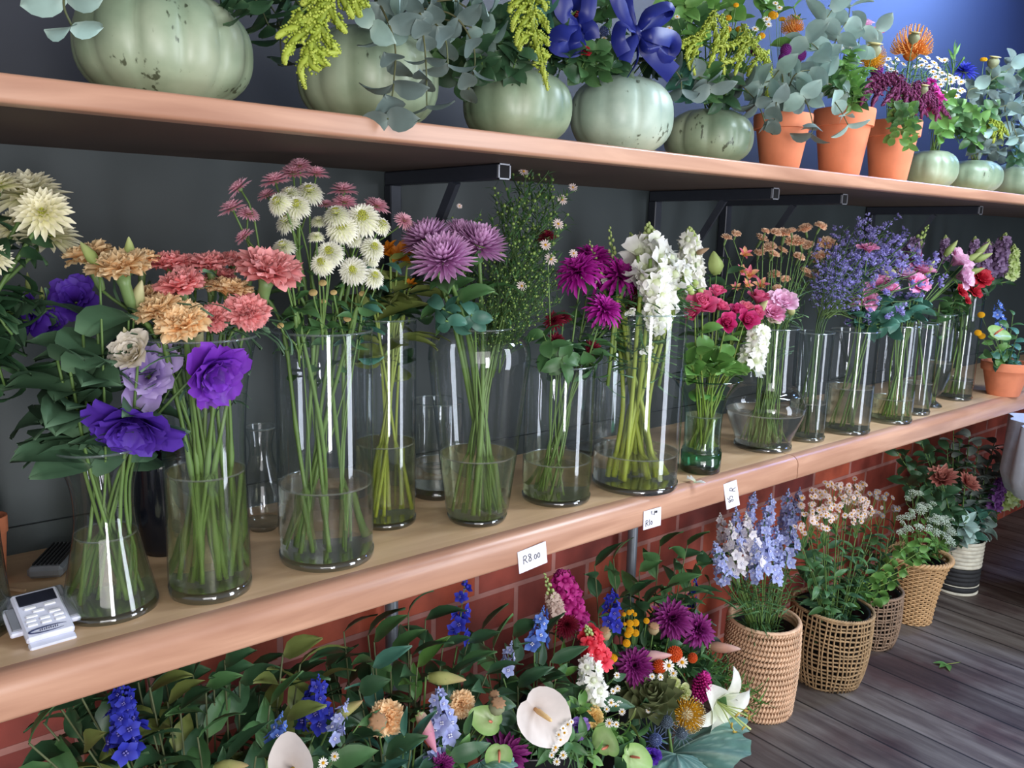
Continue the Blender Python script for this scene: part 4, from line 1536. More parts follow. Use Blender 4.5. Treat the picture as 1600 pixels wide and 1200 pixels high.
def leaf_along(o, pts, lo, hi, n, ln, w, m, shape='leaf', droop=-25, up=35, jitter=.5, pair=False, cup=.12, nm='foliage'):
    """leaves set along a stalk between fractions lo and hi"""
    b = MB()
    base = V(o.location)
    tot = len(pts) - 1
    for k in range(n):
        s = lo + (hi - lo) * (k + R.uniform(-.3, .3) * jitter) / max(1, n - 1)
        s = min(max(s, 0), .999)
        i = int(s * tot)
        p = pts[i].lerp(pts[i + 1], s * tot - i)
        d = (pts[i + 1] - pts[i]).normalized()
        for q in range(2 if pair else 1):
            a = k * (2.4 if not pair else 1.57) + q * pi + R.uniform(-.4, .4) * jitter
            e = (Quaternion(d, a) @ d.orthogonal().normalized())
            petal(b, frame(p - base, e, (d + e.cross(d) * R.uniform(-.7, .7)).normalized()), ln * R.uniform(.75, 1.15), w * R.uniform(.8, 1.1), up + R.uniform(-15, 15), droop + R.uniform(-20, 20), nv=5, nu=4, cup=cup, ruf=.03, shape=shape)
    return link(nm, b.mesh(nm, [m]), o)

def head_parts(o, head, axis, size, parts, spin=None):
    """parts: (mesh, [sub meshes]); each set at the head, scaled to size"""
    base = V(o.location)
    M = zto(head - base, axis, size, R.random() * 6.28 if spin is None else spin)
    for me, subs in parts:
        p = link(me.name.split('.')[0], me, o, M)
        for s in subs:
            link(s.name.split('.')[0], s, p)

def cutflower(key, name, look, cat, where, px, py, dy, d, axis, parts, sm=G_STEM, sr=.002, arrive=.04, leaves=None, group=None, off=.12, nodes=0.0, size=None):
    """one flower on its stalk in a vase: (px, py) is where the photo shows it, d its width there in pixels"""
    v = VASES[key]
    c = at(px, py, v['c'].y + dy)
    s = size or d * mpp(c)
    head = c - axis * s * off
    pts = stalk(key, head, axis, s * arrive)
    o = thing(name, pts[0], look, cat, where, group, show=c)
    stem_part(o, pts, sr, sm, nodes)
    head_parts(o, head, axis, s, parts)
    if leaves:
        leaf_along(o, pts, *leaves)
    return o, pts

# ---- colours
PEACH = petm('carnation_peach', (228, 168, 104), (250, 206, 144), (253, 224, 178))
PINKC = petm('carnation_pink', (206, 96, 100), (232, 132, 134), (246, 172, 170))
CREAM = petm('mum_cream', (190, 196, 112), (232, 228, 186), (244, 238, 214))
WGREEN = petm('mum_white_green', (200, 212, 110), (240, 242, 210), (250, 247, 242))
DUSTY = petm('mum_dusty_pink', (190, 120, 136), (230, 166, 184), (246, 200, 212))
LILACM = petm('mum_lilac', (128, 66, 120), (190, 126, 182), (232, 190, 228))
FUCH = petm('mum_fuchsia', (110, 10, 90), (170, 22, 146), (200, 60, 176))
BURG = petm('mum_burgundy', (70, 10, 26), (112, 18, 40), (130, 28, 52))
PLUM = petm('mum_plum', (70, 14, 62), (116, 26, 100), (142, 44, 122))
YGRN = petm('eye_yellow_green', (168, 180, 60), (206, 210, 96))
YEL = petm('eye_yellow', (200, 140, 24), (240, 190, 40))
LPURP = petm('lisianthus_purple', (40, 14, 84), (74, 36, 150), (92, 56, 172))
LVIOL = petm('lisianthus_violet', (70, 14, 110), (104, 34, 166), (126, 58, 184))
LLAV = petm('lisianthus_lavender', (120, 90, 160), (170, 142, 208), (198, 178, 226))
LCRE = petm('lisianthus_cream', (190, 186, 140), (226, 216, 188), (236, 226, 214))
LPINK = petm('lisianthus_pink', (190, 90, 140), (228, 130, 178), (240, 170, 206))
LLP = petm('lisianthus_lilac_pink', (190, 130, 170), (220, 160, 196), (236, 196, 220))
ROSEP = petm('rose_pink', (176, 40, 92), (222, 78, 132), (236, 120, 160))
ROSEH = petm('rose_hot_pink', (160, 20, 84), (210, 40, 118), (226, 84, 146))
SNW = petm('snapdragon_white', (212, 224, 170), (238, 240, 226), (250, 248, 246))
SNBUD = petm('snapdragon_bud', (150, 180, 96), (190, 208, 130), (206, 220, 160))
SPOR = petm('spray_carnation_orange', (236, 168, 122), (252, 202, 162), (253, 222, 192))
STAT = petm('statice_violet', (126, 118, 190), (150, 142, 212), (178, 172, 228), var=.2)
ORANGE = petm('marigold_orange', (170, 90, 14), (216, 124, 22), (226, 144, 44))
ALSP = petm('alstroemeria_pink', (236, 150, 90), (232, 110, 140), (240, 140, 160))
ALSY = petm('alstroemeria_yellow', (246, 210, 110), (248, 200, 130), (240, 150, 150))
RED = petm('lisianthus_red', (120, 10, 24), (166, 22, 40), (190, 44, 60))
PLLIL = petm('stock_lilac', (110, 84, 120), (146, 116, 154), (168, 142, 178))
MAG = petm('stock_magenta', (120, 12, 80), (170, 26, 116), (196, 60, 146))
BUDG = petm('bud_green', (120, 140, 70), (170, 186, 112), (196, 200, 140))
BUDC = petm('bud_cream', (150, 166, 96), (206, 204, 150), (220, 214, 172))
DAISYW = petm('daisy_white', (232, 224, 210), (246, 240, 232), (250, 248, 246))
DAISYP = petm('daisy_blush', (224, 196, 190), (240, 218, 212), (246, 232, 226))

carn = lambda m, s: [(carnation(m, s), [calyx_tube(CALYX)])]
W1 = 'in the waisted vase'
# ---- v0: cream chrysanthemums at the photo edge
for px, py, d, ax, dy in ((42, 298, 112, face(.15, .45, 1), .02), (66, 330, 84, face(.35, .9, .5), -.03), (76, 362, 98, face(.5, .25, 1), .02), (-4, 286, 70, face(0, .3, 1), 0), (-12, 402, 56, face(.5, .8, .5), -.05), (20, 352, 70, face(-.1, .6, .5), .05)):
    cutflower('v0', 'chrysanthemum', 'cream chrysanthemum with greenish centre', 'flower', 'in the vase at the photo edge', px, py, dy, d, ax,
              [(mum(CREAM, 5, 20, .12, 6, 76, -12), [eye_dome(YGRN, .12, .12), sepal_cup(CALYX)])], sr=.0032, leaves=(.5, .93, 9, .07, .034, LEAFD))
for px, py, d, ax in ((48, 498, 74, face(-.1, .8, .2)), (118, 470, 78, face(.3, .7, .4)), (82, 505, 50, face(.3, .8, .1))):
    cutflower('v0', 'lisianthus', 'dim dark purple lisianthus behind the waisted vase', 'flower', '', px, py, .05, d, ax, [(lisianthus(LPURP, .8, 1), [lisianthus_calyx(CALYX)])], leaves=(.55, .9, 8, .06, .034, LEAFLIS))
for px, py in ((66, 462), (44, 440)):
    cutflower('v0', 'lisianthus_bud', 'yellow-green lisianthus bud beside the dim purple blooms', 'flower bud', '', px, py, .04, 30, face(.1, .2, 1), [(bud(BUDG), [])], sr=.0016, off=.5)
for k, (px, py) in enumerate(((20, 520), (8, 600), (40, 600))):
    cutflower('v0', 'leafy_sprig', 'dark leafy sprig drooping beside the photo edge', 'foliage', '', px, py, -.03 + .02 * k, 30, face(.3, .3, .4), [], leaves=(.5, 1.0, 9, .07, .036, LEAFD))

# ---- v1: lisianthus
LC = [lisianthus_calyx(CALYX)]
cutflower('v1', 'lisianthus', 'cream lisianthus half open above the lavender one', 'flower', W1, 210, 556, -.05, 74, face(-.1, .8, .55), [(lisianthus(LCRE, .25, 2, 16), LC)], sr=.0024, leaves=(.62, .9, 7, .075, .045, LEAFLIS))
cutflower('v1', 'lisianthus', 'lavender lisianthus with ruffled pale edges', 'flower', W1, 232, 586, -.02, 112, face(.25, .75, .35), [(lisianthus(LLAV, .9, 3), LC)], sr=.0024, leaves=(.62, .9, 6, .075, .045, LEAFLIS))
cutflower('v1', 'lisianthus', 'deep purple lisianthus, largest bloom, drooping over the rim', 'flower', W1, 210, 655, -.06, 132, face(.12, .55, -.5), [(lisianthus(LPURP, .95, 4, 18), LC)], sr=.0026)
cutflower('v1', 'lisianthus', 'violet lisianthus hanging before the carnation vase', 'flower', W1, 326, 580, -.075, 112, face(.65, .5, -.25), [(lisianthus(LVIOL, .7, 5, 17), LC)], sr=.0024)
for px, py, d, ax, l in ((202, 392, 44, face(.02, 0, 1), 'pointed green lisianthus bud standing highest'), (140, 398, 46, face(-.55, .1, .9), 'slim green lisianthus bud slanting to the side'), (216, 462, 52, face(.3, .1, .9), 'fat cream-green lisianthus bud'),
                       (198, 528, 36, face(-.1, .2, 1), 'small green lisianthus bud above the cream bloom'), (308, 528, 52, face(.45, .2, .9), 'cream-green lisianthus bud at the carnation vase rim'), (275, 502, 26, face(.15, .2, 1), 'tiny lisianthus bud among the peach carnations')):
    cutflower('v1', 'lisianthus_bud', l, 'flower bud', W1, px, py, -.03, d, ax, [(bud(BUDC if 'cream' in l else BUDG, CALYX, .42), [])], sr=.0018, off=.5)
for px, py, n in ((105, 560, 9), (128, 520, 8), (95, 640, 9), (150, 500, 7), (130, 600, 8), (245, 520, 6), (110, 600, 8), (88, 560, 8), (150, 560, 8)):
    cutflower('v1', 'lisianthus_sprig', 'broad-leaved grey-green lisianthus sprig', 'foliage', W1, px, py, .0 + R.uniform(-.04, .04), 24, face(-.2, .3, .8), [], sr=.0024, leaves=(.58, 1.0, n, .088, .06, LEAFLIS, 'oval', -20, 45))

# ---- v2: carnations
W2 = 'in the flared vase'
G2 = None
for px, py, d, ax, dy, c, l in (
        (141, 408, 84, face(-.5, .2, 1), .03, 'p', ''), (190, 428, 104, face(-.15, .5, .9), -.02, 'p', ''), (222, 412, 66, face(.1, .1, 1), .06, 'p', ''), (250, 492, 84, face(-.3, .6, .7), -.02, 'p', ''),
        (288, 512, 92, face(0, .75, .5), -.05, 'p', ''), (358, 460, 76, face(.15, .1, 1), -.01, 'p', ''), (232, 470, 66, face(-.2, .4, .8), .03, 'p', ''), (330, 452, 56, face(.1, .2, 1), .03, 'p', ''),
        (268, 420, 78, face(-.2, .2, 1), .05, 'k', ''), (330, 420, 74, face(0, .35, 1), .02, 'k', ''), (364, 414, 60, face(.1, .1, 1), .06, 'k', ''), (418, 432, 112, face(.45, .55, .8), -.04, 'f', ''),
        (283, 452, 82, face(-.15, .5, .7), .0, 'k', ''), (386, 492, 78, face(.35, .8, .4), -.04, 'k', ''), (334, 500, 60, face(.1, .8, .3), -.02, 'k', ''), (300, 418, 62, face(-.1, .2, 1), .05, 'k', ''), (262, 462, 58, face(-.3, .5, .6), .03, 'k', ''),
        (392, 424, 56, face(.3, .1, 1), .04, 'k', ''), (345, 435, 50, face(.1, .3, 1), .03, 'k', '')):
    m = PEACH if c == 'p' else PINKC
    ax = (ax + UPV * .45 - TC * .12).normalized()
    look = 'pale pink carnation, largest and foremost bloom' if c == 'f' else 'peach carnation' if c == 'p' else 'rose-pink carnation'
    cutflower('v2', 'carnation', look, 'flower', W2, px, py, dy, d, ax, carn(m, int(px) % 4), sr=.0027, arrive=.5, nodes=.7, off=.08, leaves=(.45, .9, 5, .085, .006, LEAFLIS, 'needle', -35, 50))

# ---- v3: button chrysanthemums
W3 = 'above the straight cylinder vase'
def forked(key, name, look, cat, where, blooms, sr, leaves=None, forkdrop=.10, sm=G_STEM):
    """one stem that forks below several blooms: (px, py, dy, d, axis, mesh, subs)"""
    v = VASES[key]
    hs = []
    for px, py, dy, d, ax, me, subs in blooms:
        c = at(px, py, v['c'].y + dy)
        hs.append((c - ax * d * mpp(c) * .1, ax, d * mpp(c), me, subs, c))
    mid = sum((h[0] for h in hs), V((0, 0, 0))) / len(hs)
    low = min(h[0].z for h in hs)
    fork = V((mid.x * .8 + v['c'].x * .2, mid.y * .8 + v['c'].y * .2, min(low - .03, mid.z - forkdrop)))
    pts = stalk(key, fork, UPV, 0, 7)
    o = thing(name, pts[0], look, cat, where, show=hs[0][5])
    base = V(o.location)
    b = MB()
    b.tube([p - base for p in pts], [sr * (1.15 - .3 * i / len(pts)) * (1.35 if i % 5 == 3 else 1) for i in range(len(pts))], 6)
    for h, ax, s, me, subs, c in hs:
        b.tube([p - base for p in bez(fork - UPV * R.uniform(0, .03), fork + UPV * .03, h - ax * .04, h - ax * s * .05, 6)], sr * .5, 5)
    link('stem', b.mesh('stem', [sm]), o)
    for h, ax, s, me, subs, c in hs:
        head_parts(o, h, ax, s, [(me, subs)])
    if leaves:
        leaf_along(o, pts, *leaves)
    return o

def sprays(key, name, cat, sets, leaves, sr=.003):
    for look, where, items in sets:
        forked(key, name, look, cat, where, items, sr, leaves)
SANT = (mum(WGREEN, 8, 26, .095, -24, 66, -14), [eye_dome(YGRN, .19, .17), sepal_cup(CALYX)])
BUFB = (button(petm('bud_buff', (170, 150, 90), (226, 200, 140)), 0, .7), [])
DSTY = (mum(DUSTY, 5, 22, .10, 2, 70, -14), [eye_dome(petm('eye_olive', (110, 100, 50), (150, 136, 70)), .12, .1), sepal_cup(CALYX)])
def row(me, dy, *it):
    return [(px, py, dy + R.uniform(-.012, .012), d, face(ax, ac, az)) + me for px, py, d, ax, ac, az in it]
LV3 = (.5, .97, 5, .035, .02, LEAF)
sprays('v3', 'chrysanthemum', 'flower', (
    ('white button chrysanthemum spray, its blooms clustered at top', W3, row(SANT, .01, (434, 315, 44, -.5, .6, .6), (447, 345, 42, -.4, .4, .8), (463, 320, 46, 0, .6, .7)) + row(BUFB, -.02, (467, 416, 10, 0, .4, .9))),
    ('white button chrysanthemum spray with the highest white bloom', W3, row(SANT, .02, (483, 298, 48, .1, .45, .9), (452, 300, 38, -.2, .3, 1), (498, 344, 28, 0, .2, 1))),
    ('white button chrysanthemum spray nearest the pink carnations', W3, row(SANT, -.02, (442, 384, 40, -.2, .4, .9), (430, 396, 36, -.3, .3, .9)) + row(BUFB, -.04, (438, 508, 11, 0, .5, .8), (505, 470, 9, .1, .4, .8))),
    ('white button chrysanthemum spray with two touching low blooms', W3, row(SANT, -.03, (514, 393, 48, 0, .7, .6), (502, 410, 42, -.2, .8, .5), (494, 368, 28, 0, .1, 1)) + row(BUFB, -.04, (504, 441, 13, 0, .4, .9), (489, 456, 14, 0, .4, .9))),
    ('white button chrysanthemum spray with the widest lime-eyed bloom', W3, row(SANT, -.01, (566, 339, 60, .1, .75, .6), (533, 354, 54, 0, .7, .6), (525, 333, 46, -.1, .4, .9))),
    ('white button chrysanthemum spray leaning over the olive leaves', W3, row(SANT, .0, (597, 350, 36, .6, .3, .8), (584, 386, 42, .5, .6, .6), (553, 372, 30, .2, .5, .7), (580, 405, 28, .3, .6, .6)) + row(BUFB, -.02, (566, 458, 11, .1, .4, .8))),
    ('white button chrysanthemum spray with one round bloom facing forward', W3, row(SANT, -.05, (551, 422, 48, .05, 1, .3), (585, 431, 38, .5, .5, .7)) + row(BUFB, -.05, (543, 496, 14, 0, .6, .8), (521, 456, 11, 0, .4, .9))),
    ('dusty pink daisy chrysanthemum spray leaning over the carnations', W3, row(DSTY, .03, (372, 292, 42, -.6, .2, .7), (361, 323, 44, -.4, .25, 1), (388, 333, 36, .3, .3, .9), (380, 368, 34, -.6, .3, .7), (390, 394, 16, -.4, .4, .8))),
    ('dusty pink daisy chrysanthemum spray standing highest', W3, row(DSTY, .05, (429, 280, 48, -.2, .2, 1), (458, 268, 48, 0, .25, 1), (468, 257, 40, 0, .3, .9), (494, 269, 42, .1, .15, 1), (416, 303, 32, -.4, .3, 1))),
    ('dusty pink daisy chrysanthemum spray behind the widest white bloom', W3, row(DSTY, .05, (536, 295, 46, 0, .15, 1), (538, 314, 42, .1, .3, 1), (589, 320, 44, .3, .2, 1), (509, 318, 26, 0, .2, 1), (632, 344, 32, .5, .5, .6))),
), LV3)
for px, py, m in ((560, 560, LEAFB), (600, 410, LEAFB), (545, 520, LEAF), (470, 480, LEAF), (520, 470, LEAF), (450, 440, LEAF)):
    cutflower('v3', 'leafy_sprig', 'leafy chrysanthemum side shoot', 'foliage', W3, px, py, -.02, 20, face(.2, .4, .7), [], sr=.0014, leaves=(.55, 1.0, 8, .04, .022, m))

# ---- v4: orange blooms with long yellowing stems
W4 = 'behind the button chrysanthemums'
for px, py, d, ax in ((622, 402, 62, face(.1, .5, .5)), (640, 394, 50, face(.3, .3, .8)), (607, 392, 44, face(-.3, .4, .6)), (640, 446, 30, face(0, .5, .6))):
    cutflower('v4', 'alstroemeria', 'orange lily-like bloom', 'flower', W4, px, py, 0, d, ax, [(alstroemeria(ORANGE, ORANGE, 1), [])], sm=G_STEM2, sr=.0026, leaves=(.45, .95, 8, .09, .04, LEAFY))
for px, py in ((575, 470), (600, 560), (640, 500), (585, 440), (620, 450)):
    cutflower('v4', 'leafy_sprig', 'large-leaved olive sprig', 'foliage', W4, px, py, 0, 24, face(.1, .3, .8), [], sm=G_STEM2, sr=.0026, leaves=(.5, 1, 7, .10, .045, LEAFY if px in (600, 575) else LEAFD))

# ---- v5: lilac chrysanthemums and the bushy aster
W5 = 'in the bottle vase'
for px, py, d, ax, dy in ((664, 366, 84, face(-.35, .25, 1), .03), (700, 385, 70, face(-.1, .3, 1), .04), (692, 398, 104, face(-.1, .55, .8), -.04), (752, 376, 92, face(.3, .3, .95), .0), (720, 362, 70, face(.1, .2, 1), .05)):
    cutflower('v5', 'chrysanthemum', 'large lilac incurved chrysanthemum', 'flower', W5, px, py, dy, d, ax, [(mum(LILACM, 9, 24, .085, -34, 60, 48), [sepal_cup(CALYX)])], sr=.0042, off=.1, leaves=(.68, .93, 5, .075, .04, LEAF, 'oval'))
for px, py in ((695, 500), (690, 480), (735, 490)):
    cutflower('v5', 'leafy_sprig', 'lobed blue-green chrysanthemum leaves', 'foliage', W5, px, py, -.06, 20, face(-.2, .5, .3), [], sr=.002, leaves=(.88, 1.0, 5, .04, .024, LEAFB, 'oval', -60, 10))
ASTERS = []
ABUD = petm('aster_bud_green', (110, 140, 70), (150, 176, 96))
for k, (px, py, hh, dy) in enumerate(((835, 262, .30, .04), (872, 275, .28, .05), (800, 300, .26, .04), (860, 340, .24, .0), (820, 380, .22, -.02), (786, 420, .2, -.02), (840, 420, .2, -.03), (885, 385, .2, .03), (765, 460, .16, -.01), (812, 460, .16, -.04), (730, 340, .2, .07))):
    v = VASES['v5']
    tip = at(px, py, v['c'].y + dy)
    foot = V((v['c'].x + (tip.x - v['c'].x) * .35, v['c'].y + (tip.y - v['c'].y) * .35, tip.z - hh * .95))
    ax = (tip - foot).normalized()
    pts = stalk('v5', foot, ax, .0)
    o = thing('aster', pts[0], 'bushy green-budded aster branch', 'flower', W5, show=tip)
    stem_part(o, pts, .002, G_STEM)
    a, f_, b_ = aster_branch(ABUD, k % 4, 1.25, .24)
    M = zto(foot - V(o.location), ax, hh, R.random() * 6)
    for me in (a, f_, b_):
        link(me.name.split('.')[0], me, o, M)
    ASTERS.append((px, py, o))
for px, py, d in ((818, 268, 18), (895, 293, 16), (878, 312, 20), (872, 350, 20), (852, 383, 20), (860, 405, 22), (815, 447, 18), (896, 396, 16), (718, 322, 10)):
    o = min(ASTERS, key=lambda q: (q[0] - px) ** 2 + (q[1] + 25 - py) ** 2)[2]
    c = at(px, py, VASES['v5']['c'].y + (-.03 if py > 340 else .02))
    q = link('bloom', daisy(DAISYP, 13, .14, 1), o, zto(c - V(o.location), face(.3, .7, .4), d * mpp(c), R.random() * 6))
    link('flower_eye', eye_dome(YEL, .1, .05), q)

# ---- v6: fuchsia and burgundy chrysanthemums
W6 = 'above the fuchsia chrysanthemum vase'
for px, py, d, ax, dy in ((904, 424, 74, face(-.3, .35, .8), -.02), (926, 404, 66, face(.1, .2, 1), .03), (968, 432, 70, face(.4, .45, .7), -.01), (944, 484, 60, face(.3, .45, .75), -.06), (935, 438, 60, face(.1, .4, .6), .04)):
    cutflower('v6', 'chrysanthemum', 'fuchsia chrysanthemum with drooping lower petals', 'flower', W6, px, py, dy, d, ax, [(mum_droop(FUCH, 1), [sepal_cup(CALYX)])], sr=.0022, leaves=(.6, .9, 5, .05, .028, LEAF))
for px, py, d, ax in ((926, 545, 30, face(.1, .8, .3)), (865, 500, 34, face(-.2, .6, .5)), (868, 532, 34, face(0, .5, .5)), (998, 448, 36, face(.4, .6, .4)), (958, 500, 30, face(.3, .6, .5)), (854, 368, 30, face(-.2, .3, .8)), (988, 476, 24, face(.2, .8, .2)), (880, 495, 26, face(-.1, .5, .6))):
    cutflower('v6', 'chrysanthemum', 'small burgundy chrysanthemum', 'flower', W6, px, py, -.02, d, ax, [(mum(BURG, 5, 18, .11, 0, 78, -8), [sepal_cup(CALYX)])], sr=.0014, leaves=(.6, .9, 4, .045, .026, LEAFD))
for px, py in ((930, 570, ), (850, 520), (880, 560)):
    cutflower('v6', 'leafy_sprig', 'lobed chrysanthemum leaves by the rim', 'foliage', W6, px, py, -.06, 18, face(.2, .5, .4), [], sr=.0014, leaves=(.8, 1.0, 7, .045, .03, LEAF, 'oval', -40, 10))

# ---- v7: white snapdragons
W7 = 'in the wide cylinder vase'
def spike(key, name, look, cat, where, tip, foot, dy, m, mb_, width=1.0, n=24, fs=.24, budz=.62, sr=.003, leaves=None, dyf=None, delph=False, me=None, seed=0, w=.07, arrive=.02):
    v = VASES[key]
    a = at(*tip, v['c'].y + dy)
    b_ = at(*foot, v['c'].y + (dy if dyf is None else dyf))
    ax = (a - b_)
    ln = ax.length
    ax.normalize()
    pts = stalk(key, b_, ax, arrive)
    o = thing(name, pts[0], look, cat, where, show=a.lerp(b_, .5))
    stem_part(o, pts, sr, G_STEM2 if key == 'v7' else G_STEM)
    parts = delphinium(m, me, n, fs, seed, w) if delph else snapdragon(m, mb_, n, fs, seed, w, budz)
    M = zto(b_ - V(o.location), ax, ln, R.random() * 6)
    for q in parts:
        link(q.name.split('.')[0], q, o, M)
    if leaves:
        leaf_along(o, pts, *leaves)
    return o
LV7 = (.42, .97, 26, .055, .008, LEAF, 'needle', -10, 30)
for tip, foot, dy, l, n, fs, bz in (((1012, 345), (1030, 480), -.01, 'tallest full white snapdragon spike', 26, .34, .8), ((1078, 352), (1078, 465), .05, 'white snapdragon spike standing behind the others', 24, .34, .84),
                                  ((952, 350), (962, 440), .05, 'budded pale green snapdragon spike', 10, .24, .3), ((985, 360), (1000, 470), .03, 'white and green snapdragon spike, half in bud', 20, .32, .6),
                                  ((1112, 466), (1006, 405), -.03, 'snapdragon spike bent sideways with green bud tip', 16, .32, .45), ((1030, 520), (1018, 420), -.06, 'white snapdragon hanging inside the vase rim', 22, .42, .95), ((920, 372), (940, 440), .05, 'small green budded snapdragon tip', 4, .2, .1)):
    spike('v7', 'snapdragon', l, 'flower', W7, tip, foot, dy, SNW, SNBUD, n=n, fs=fs, budz=bz, sr=.0046, leaves=LV7 if tip[1] < 460 else None, seed=n)
for px, py in ((985, 600), (960, 560), (1020, 560), (1040, 540), (1000, 540), (950, 600), (1030, 600), (975, 545)):
    cutflower('v7', 'leafy_sprig', 'narrow-leaved green snapdragon stem', 'foliage', W7, px, py, R.uniform(-.03, .03), 18, face(.1, .2, .9), [], sm=G_STEM2, sr=.0046, leaves=(.4, 1.0, 32, .055, .009, LEAF, 'needle', -5, 30))
for px, py, d in ((1010, 545, 24), (985, 486, 20)):
    cutflower('v7', 'snapdragon_floret', 'white fallen snapdragon floret caught in leaves', 'flower', W7, px, py, -.04, d, face(0, .6, -.4), [(lisianthus(SNW, .2, 9, 7), [])], sr=.0008)

# ---- v8: pink roses, white snapdragon, alstroemeria
W8 = 'in the trumpet vase'
for px, py, d, ax, m, dy in ((1098, 482, 52, face(-.1, .6, .7), ROSEP, -.03), (1119, 460, 30, face(.1, .4, .9), ROSEP, .01), (1084, 492, 30, face(-.5, .6, .4), ROSEP, -.02), (1124, 482, 28, face(.3, .5, .6), ROSEP, .0), (1135, 506, 36, face(-.1, .8, .4), ROSEH, -.04),
                           (1165, 502, 38, face(.1, .8, .4), ROSEH, -.04), (1150, 488, 28, face(0, .5, .8), ROSEH, .0), (1184, 470, 36, face(.1, .3, .8), ROSEP, .02), (1164, 484, 26, face(0, .5, .7), ALSP, .0), (1180, 490, 26, face(.3, .6, .4), ROSEP, -.01)):
    cutflower('v8', 'rose', 'hot pink spray rose' if m is ROSEH else 'apricot-pink spray rose' if m is ALSP else 'soft pink spray rose', 'flower', W8, px, py, dy, d, ax, [(rose(m, int(px) % 3), [lisianthus_calyx(CALYX)])], sm=G_STEM2, sr=.0022, leaves=(.5, .9, 3, .045, .03, LEAFL, 'oval'))
for px, py in ((1095, 545), (1080, 565), (1112, 570), (1140, 575), (1160, 570), (1125, 560)):
    cutflower('v8', 'leafy_sprig', 'rounded fresh green leaves above the rim', 'foliage', W8, px, py, -.03, 18, face(0, .5, .6), [], sm=G_STEM2, sr=.002, leaves=(.75, 1.0, 6, .05, .038, LEAFL, 'oval', 10, 60))
spike('v8', 'snapdragon', 'white snapdragon spilling over the trumpet vase rim', 'flower', '', (1192, 505), (1172, 570), -.05, SNW, SNBUD, n=18, fs=.5, budz=.9, sr=.002, seed=3, w=.1)
for px, py, d in ((1163, 398, 30), (1170, 430, 36), (1158, 424, 26), (1188, 446, 32), (1150, 450, 22), (1166, 446, 26)):
    cutflower('v8', 'alstroemeria', 'pink and yellow alstroemeria', 'flower', 'above the roses', px, py, .05, d, face(R.uniform(-.4, .4), .6, .5), [(alstroemeria(ALSP, ALSY, 2), [])], sr=.0016, leaves=(.7, .95, 4, .04, .012, LEAF))
cutflower('v8', 'lily_bud', 'pale green plump lily bud above the pink roses', 'flower bud', '', 1117, 410, .03, 40, face(-.2, .3, .7), [(bud(petm('lily_bud_green', (120, 140, 70), (164, 180, 110)), CALYX, .6), [])], sr=.002, off=.5)
cutflower('v8', 'lily_bud', 'buff narrow lily bud beside the white snapdragons', 'flower bud', '', 1098, 392, .03, 22, face(.6, .3, .3), [(bud(petm('lily_bud_buff', (150, 130, 90), (190, 160, 130)), CALYX, .4), [])], sr=.0016, off=.5)
for px, py in ((1110, 430), (1130, 440), (1100, 450), (1140, 400)):
    cutflower('v8', 'leafy_sprig', 'dark broad foliage behind the pink roses', 'foliage', '', px, py, .06, 18, face(0, .2, .9), [], sr=.002, leaves=(.7, 1.0, 9, .06, .03, LEAFD))

# ---- v9: spray carnations and pink-lilac lisianthus
W9 = 'in the bellied vase'
for px, py, d in ((1190, 374, 22), (1202, 388, 24), (1225, 366, 26), (1212, 364, 18), (1240, 378, 26), (1250, 380, 20), (1285, 400, 24), (1272, 402, 22), (1258, 358, 22), (1282, 354, 20), (1270, 430, 22), (1276, 408, 22), (1210, 430, 20), (1227, 437, 16), (1214, 450, 14), (1292, 382, 30), (1248, 402, 20), (1209, 398, 18),
                 (1135, 372, 18), (1186, 396, 18), (1262, 384, 20), (1236, 362, 16), (1196, 362, 14), (1150, 366, 16), (1222, 392, 18), (1258, 424, 18)):
    cutflower('v9', 'spray_carnation', 'small apricot spray carnation', 'flower', W9, px, py, R.uniform(-.03, .06), d * 1.12, face(R.uniform(-.4, .5), R.uniform(.2, .5), .9), carn(SPOR, px % 3), sr=.0013, arrive=.5, leaves=(.5, .93, 5, .05, .004, LEAF, 'needle'))
for px, py, d, m, l in ((1222, 474, 48, LLP, 'lilac-pink lisianthus beside the spray carnations'), (1206, 490, 42, LPINK, 'rosy lisianthus at the bellied vase rim'), (1207, 500, 26, LCRE, 'cream lisianthus bud opening at the bellied vase rim')):
    cutflower('v9', 'lisianthus', l, 'flower', '', px, py, -.05, d, face(0, .6, .6), [(lisianthus(m, .4, 6), LC)], sr=.002)
for px, py in ((1192, 478), (1236, 482), (1180, 512)):
    cutflower('v9', 'lisianthus_bud', 'yellow-green lisianthus bud', 'flower bud', 'at the bellied vase rim', px, py, -.05, 24, face(R.uniform(-.5, .5), .4, .7), [(bud(BUDC, CALYX, .5), [])], sr=.0016, off=.5)
for k in range(16):
    cutflower('v9', 'leafy_sprig', 'grassy blue-green carnation stem', 'foliage', W9, 1185 + 5 * k, 440 + 13 * (k % 5), R.uniform(-.03, .03), 10, face(.1, .1, 1), [], sr=.0014, nodes=.4, leaves=(.3, .98, 9, .05, .004, LEAFLIS, 'needle', 30, 60))

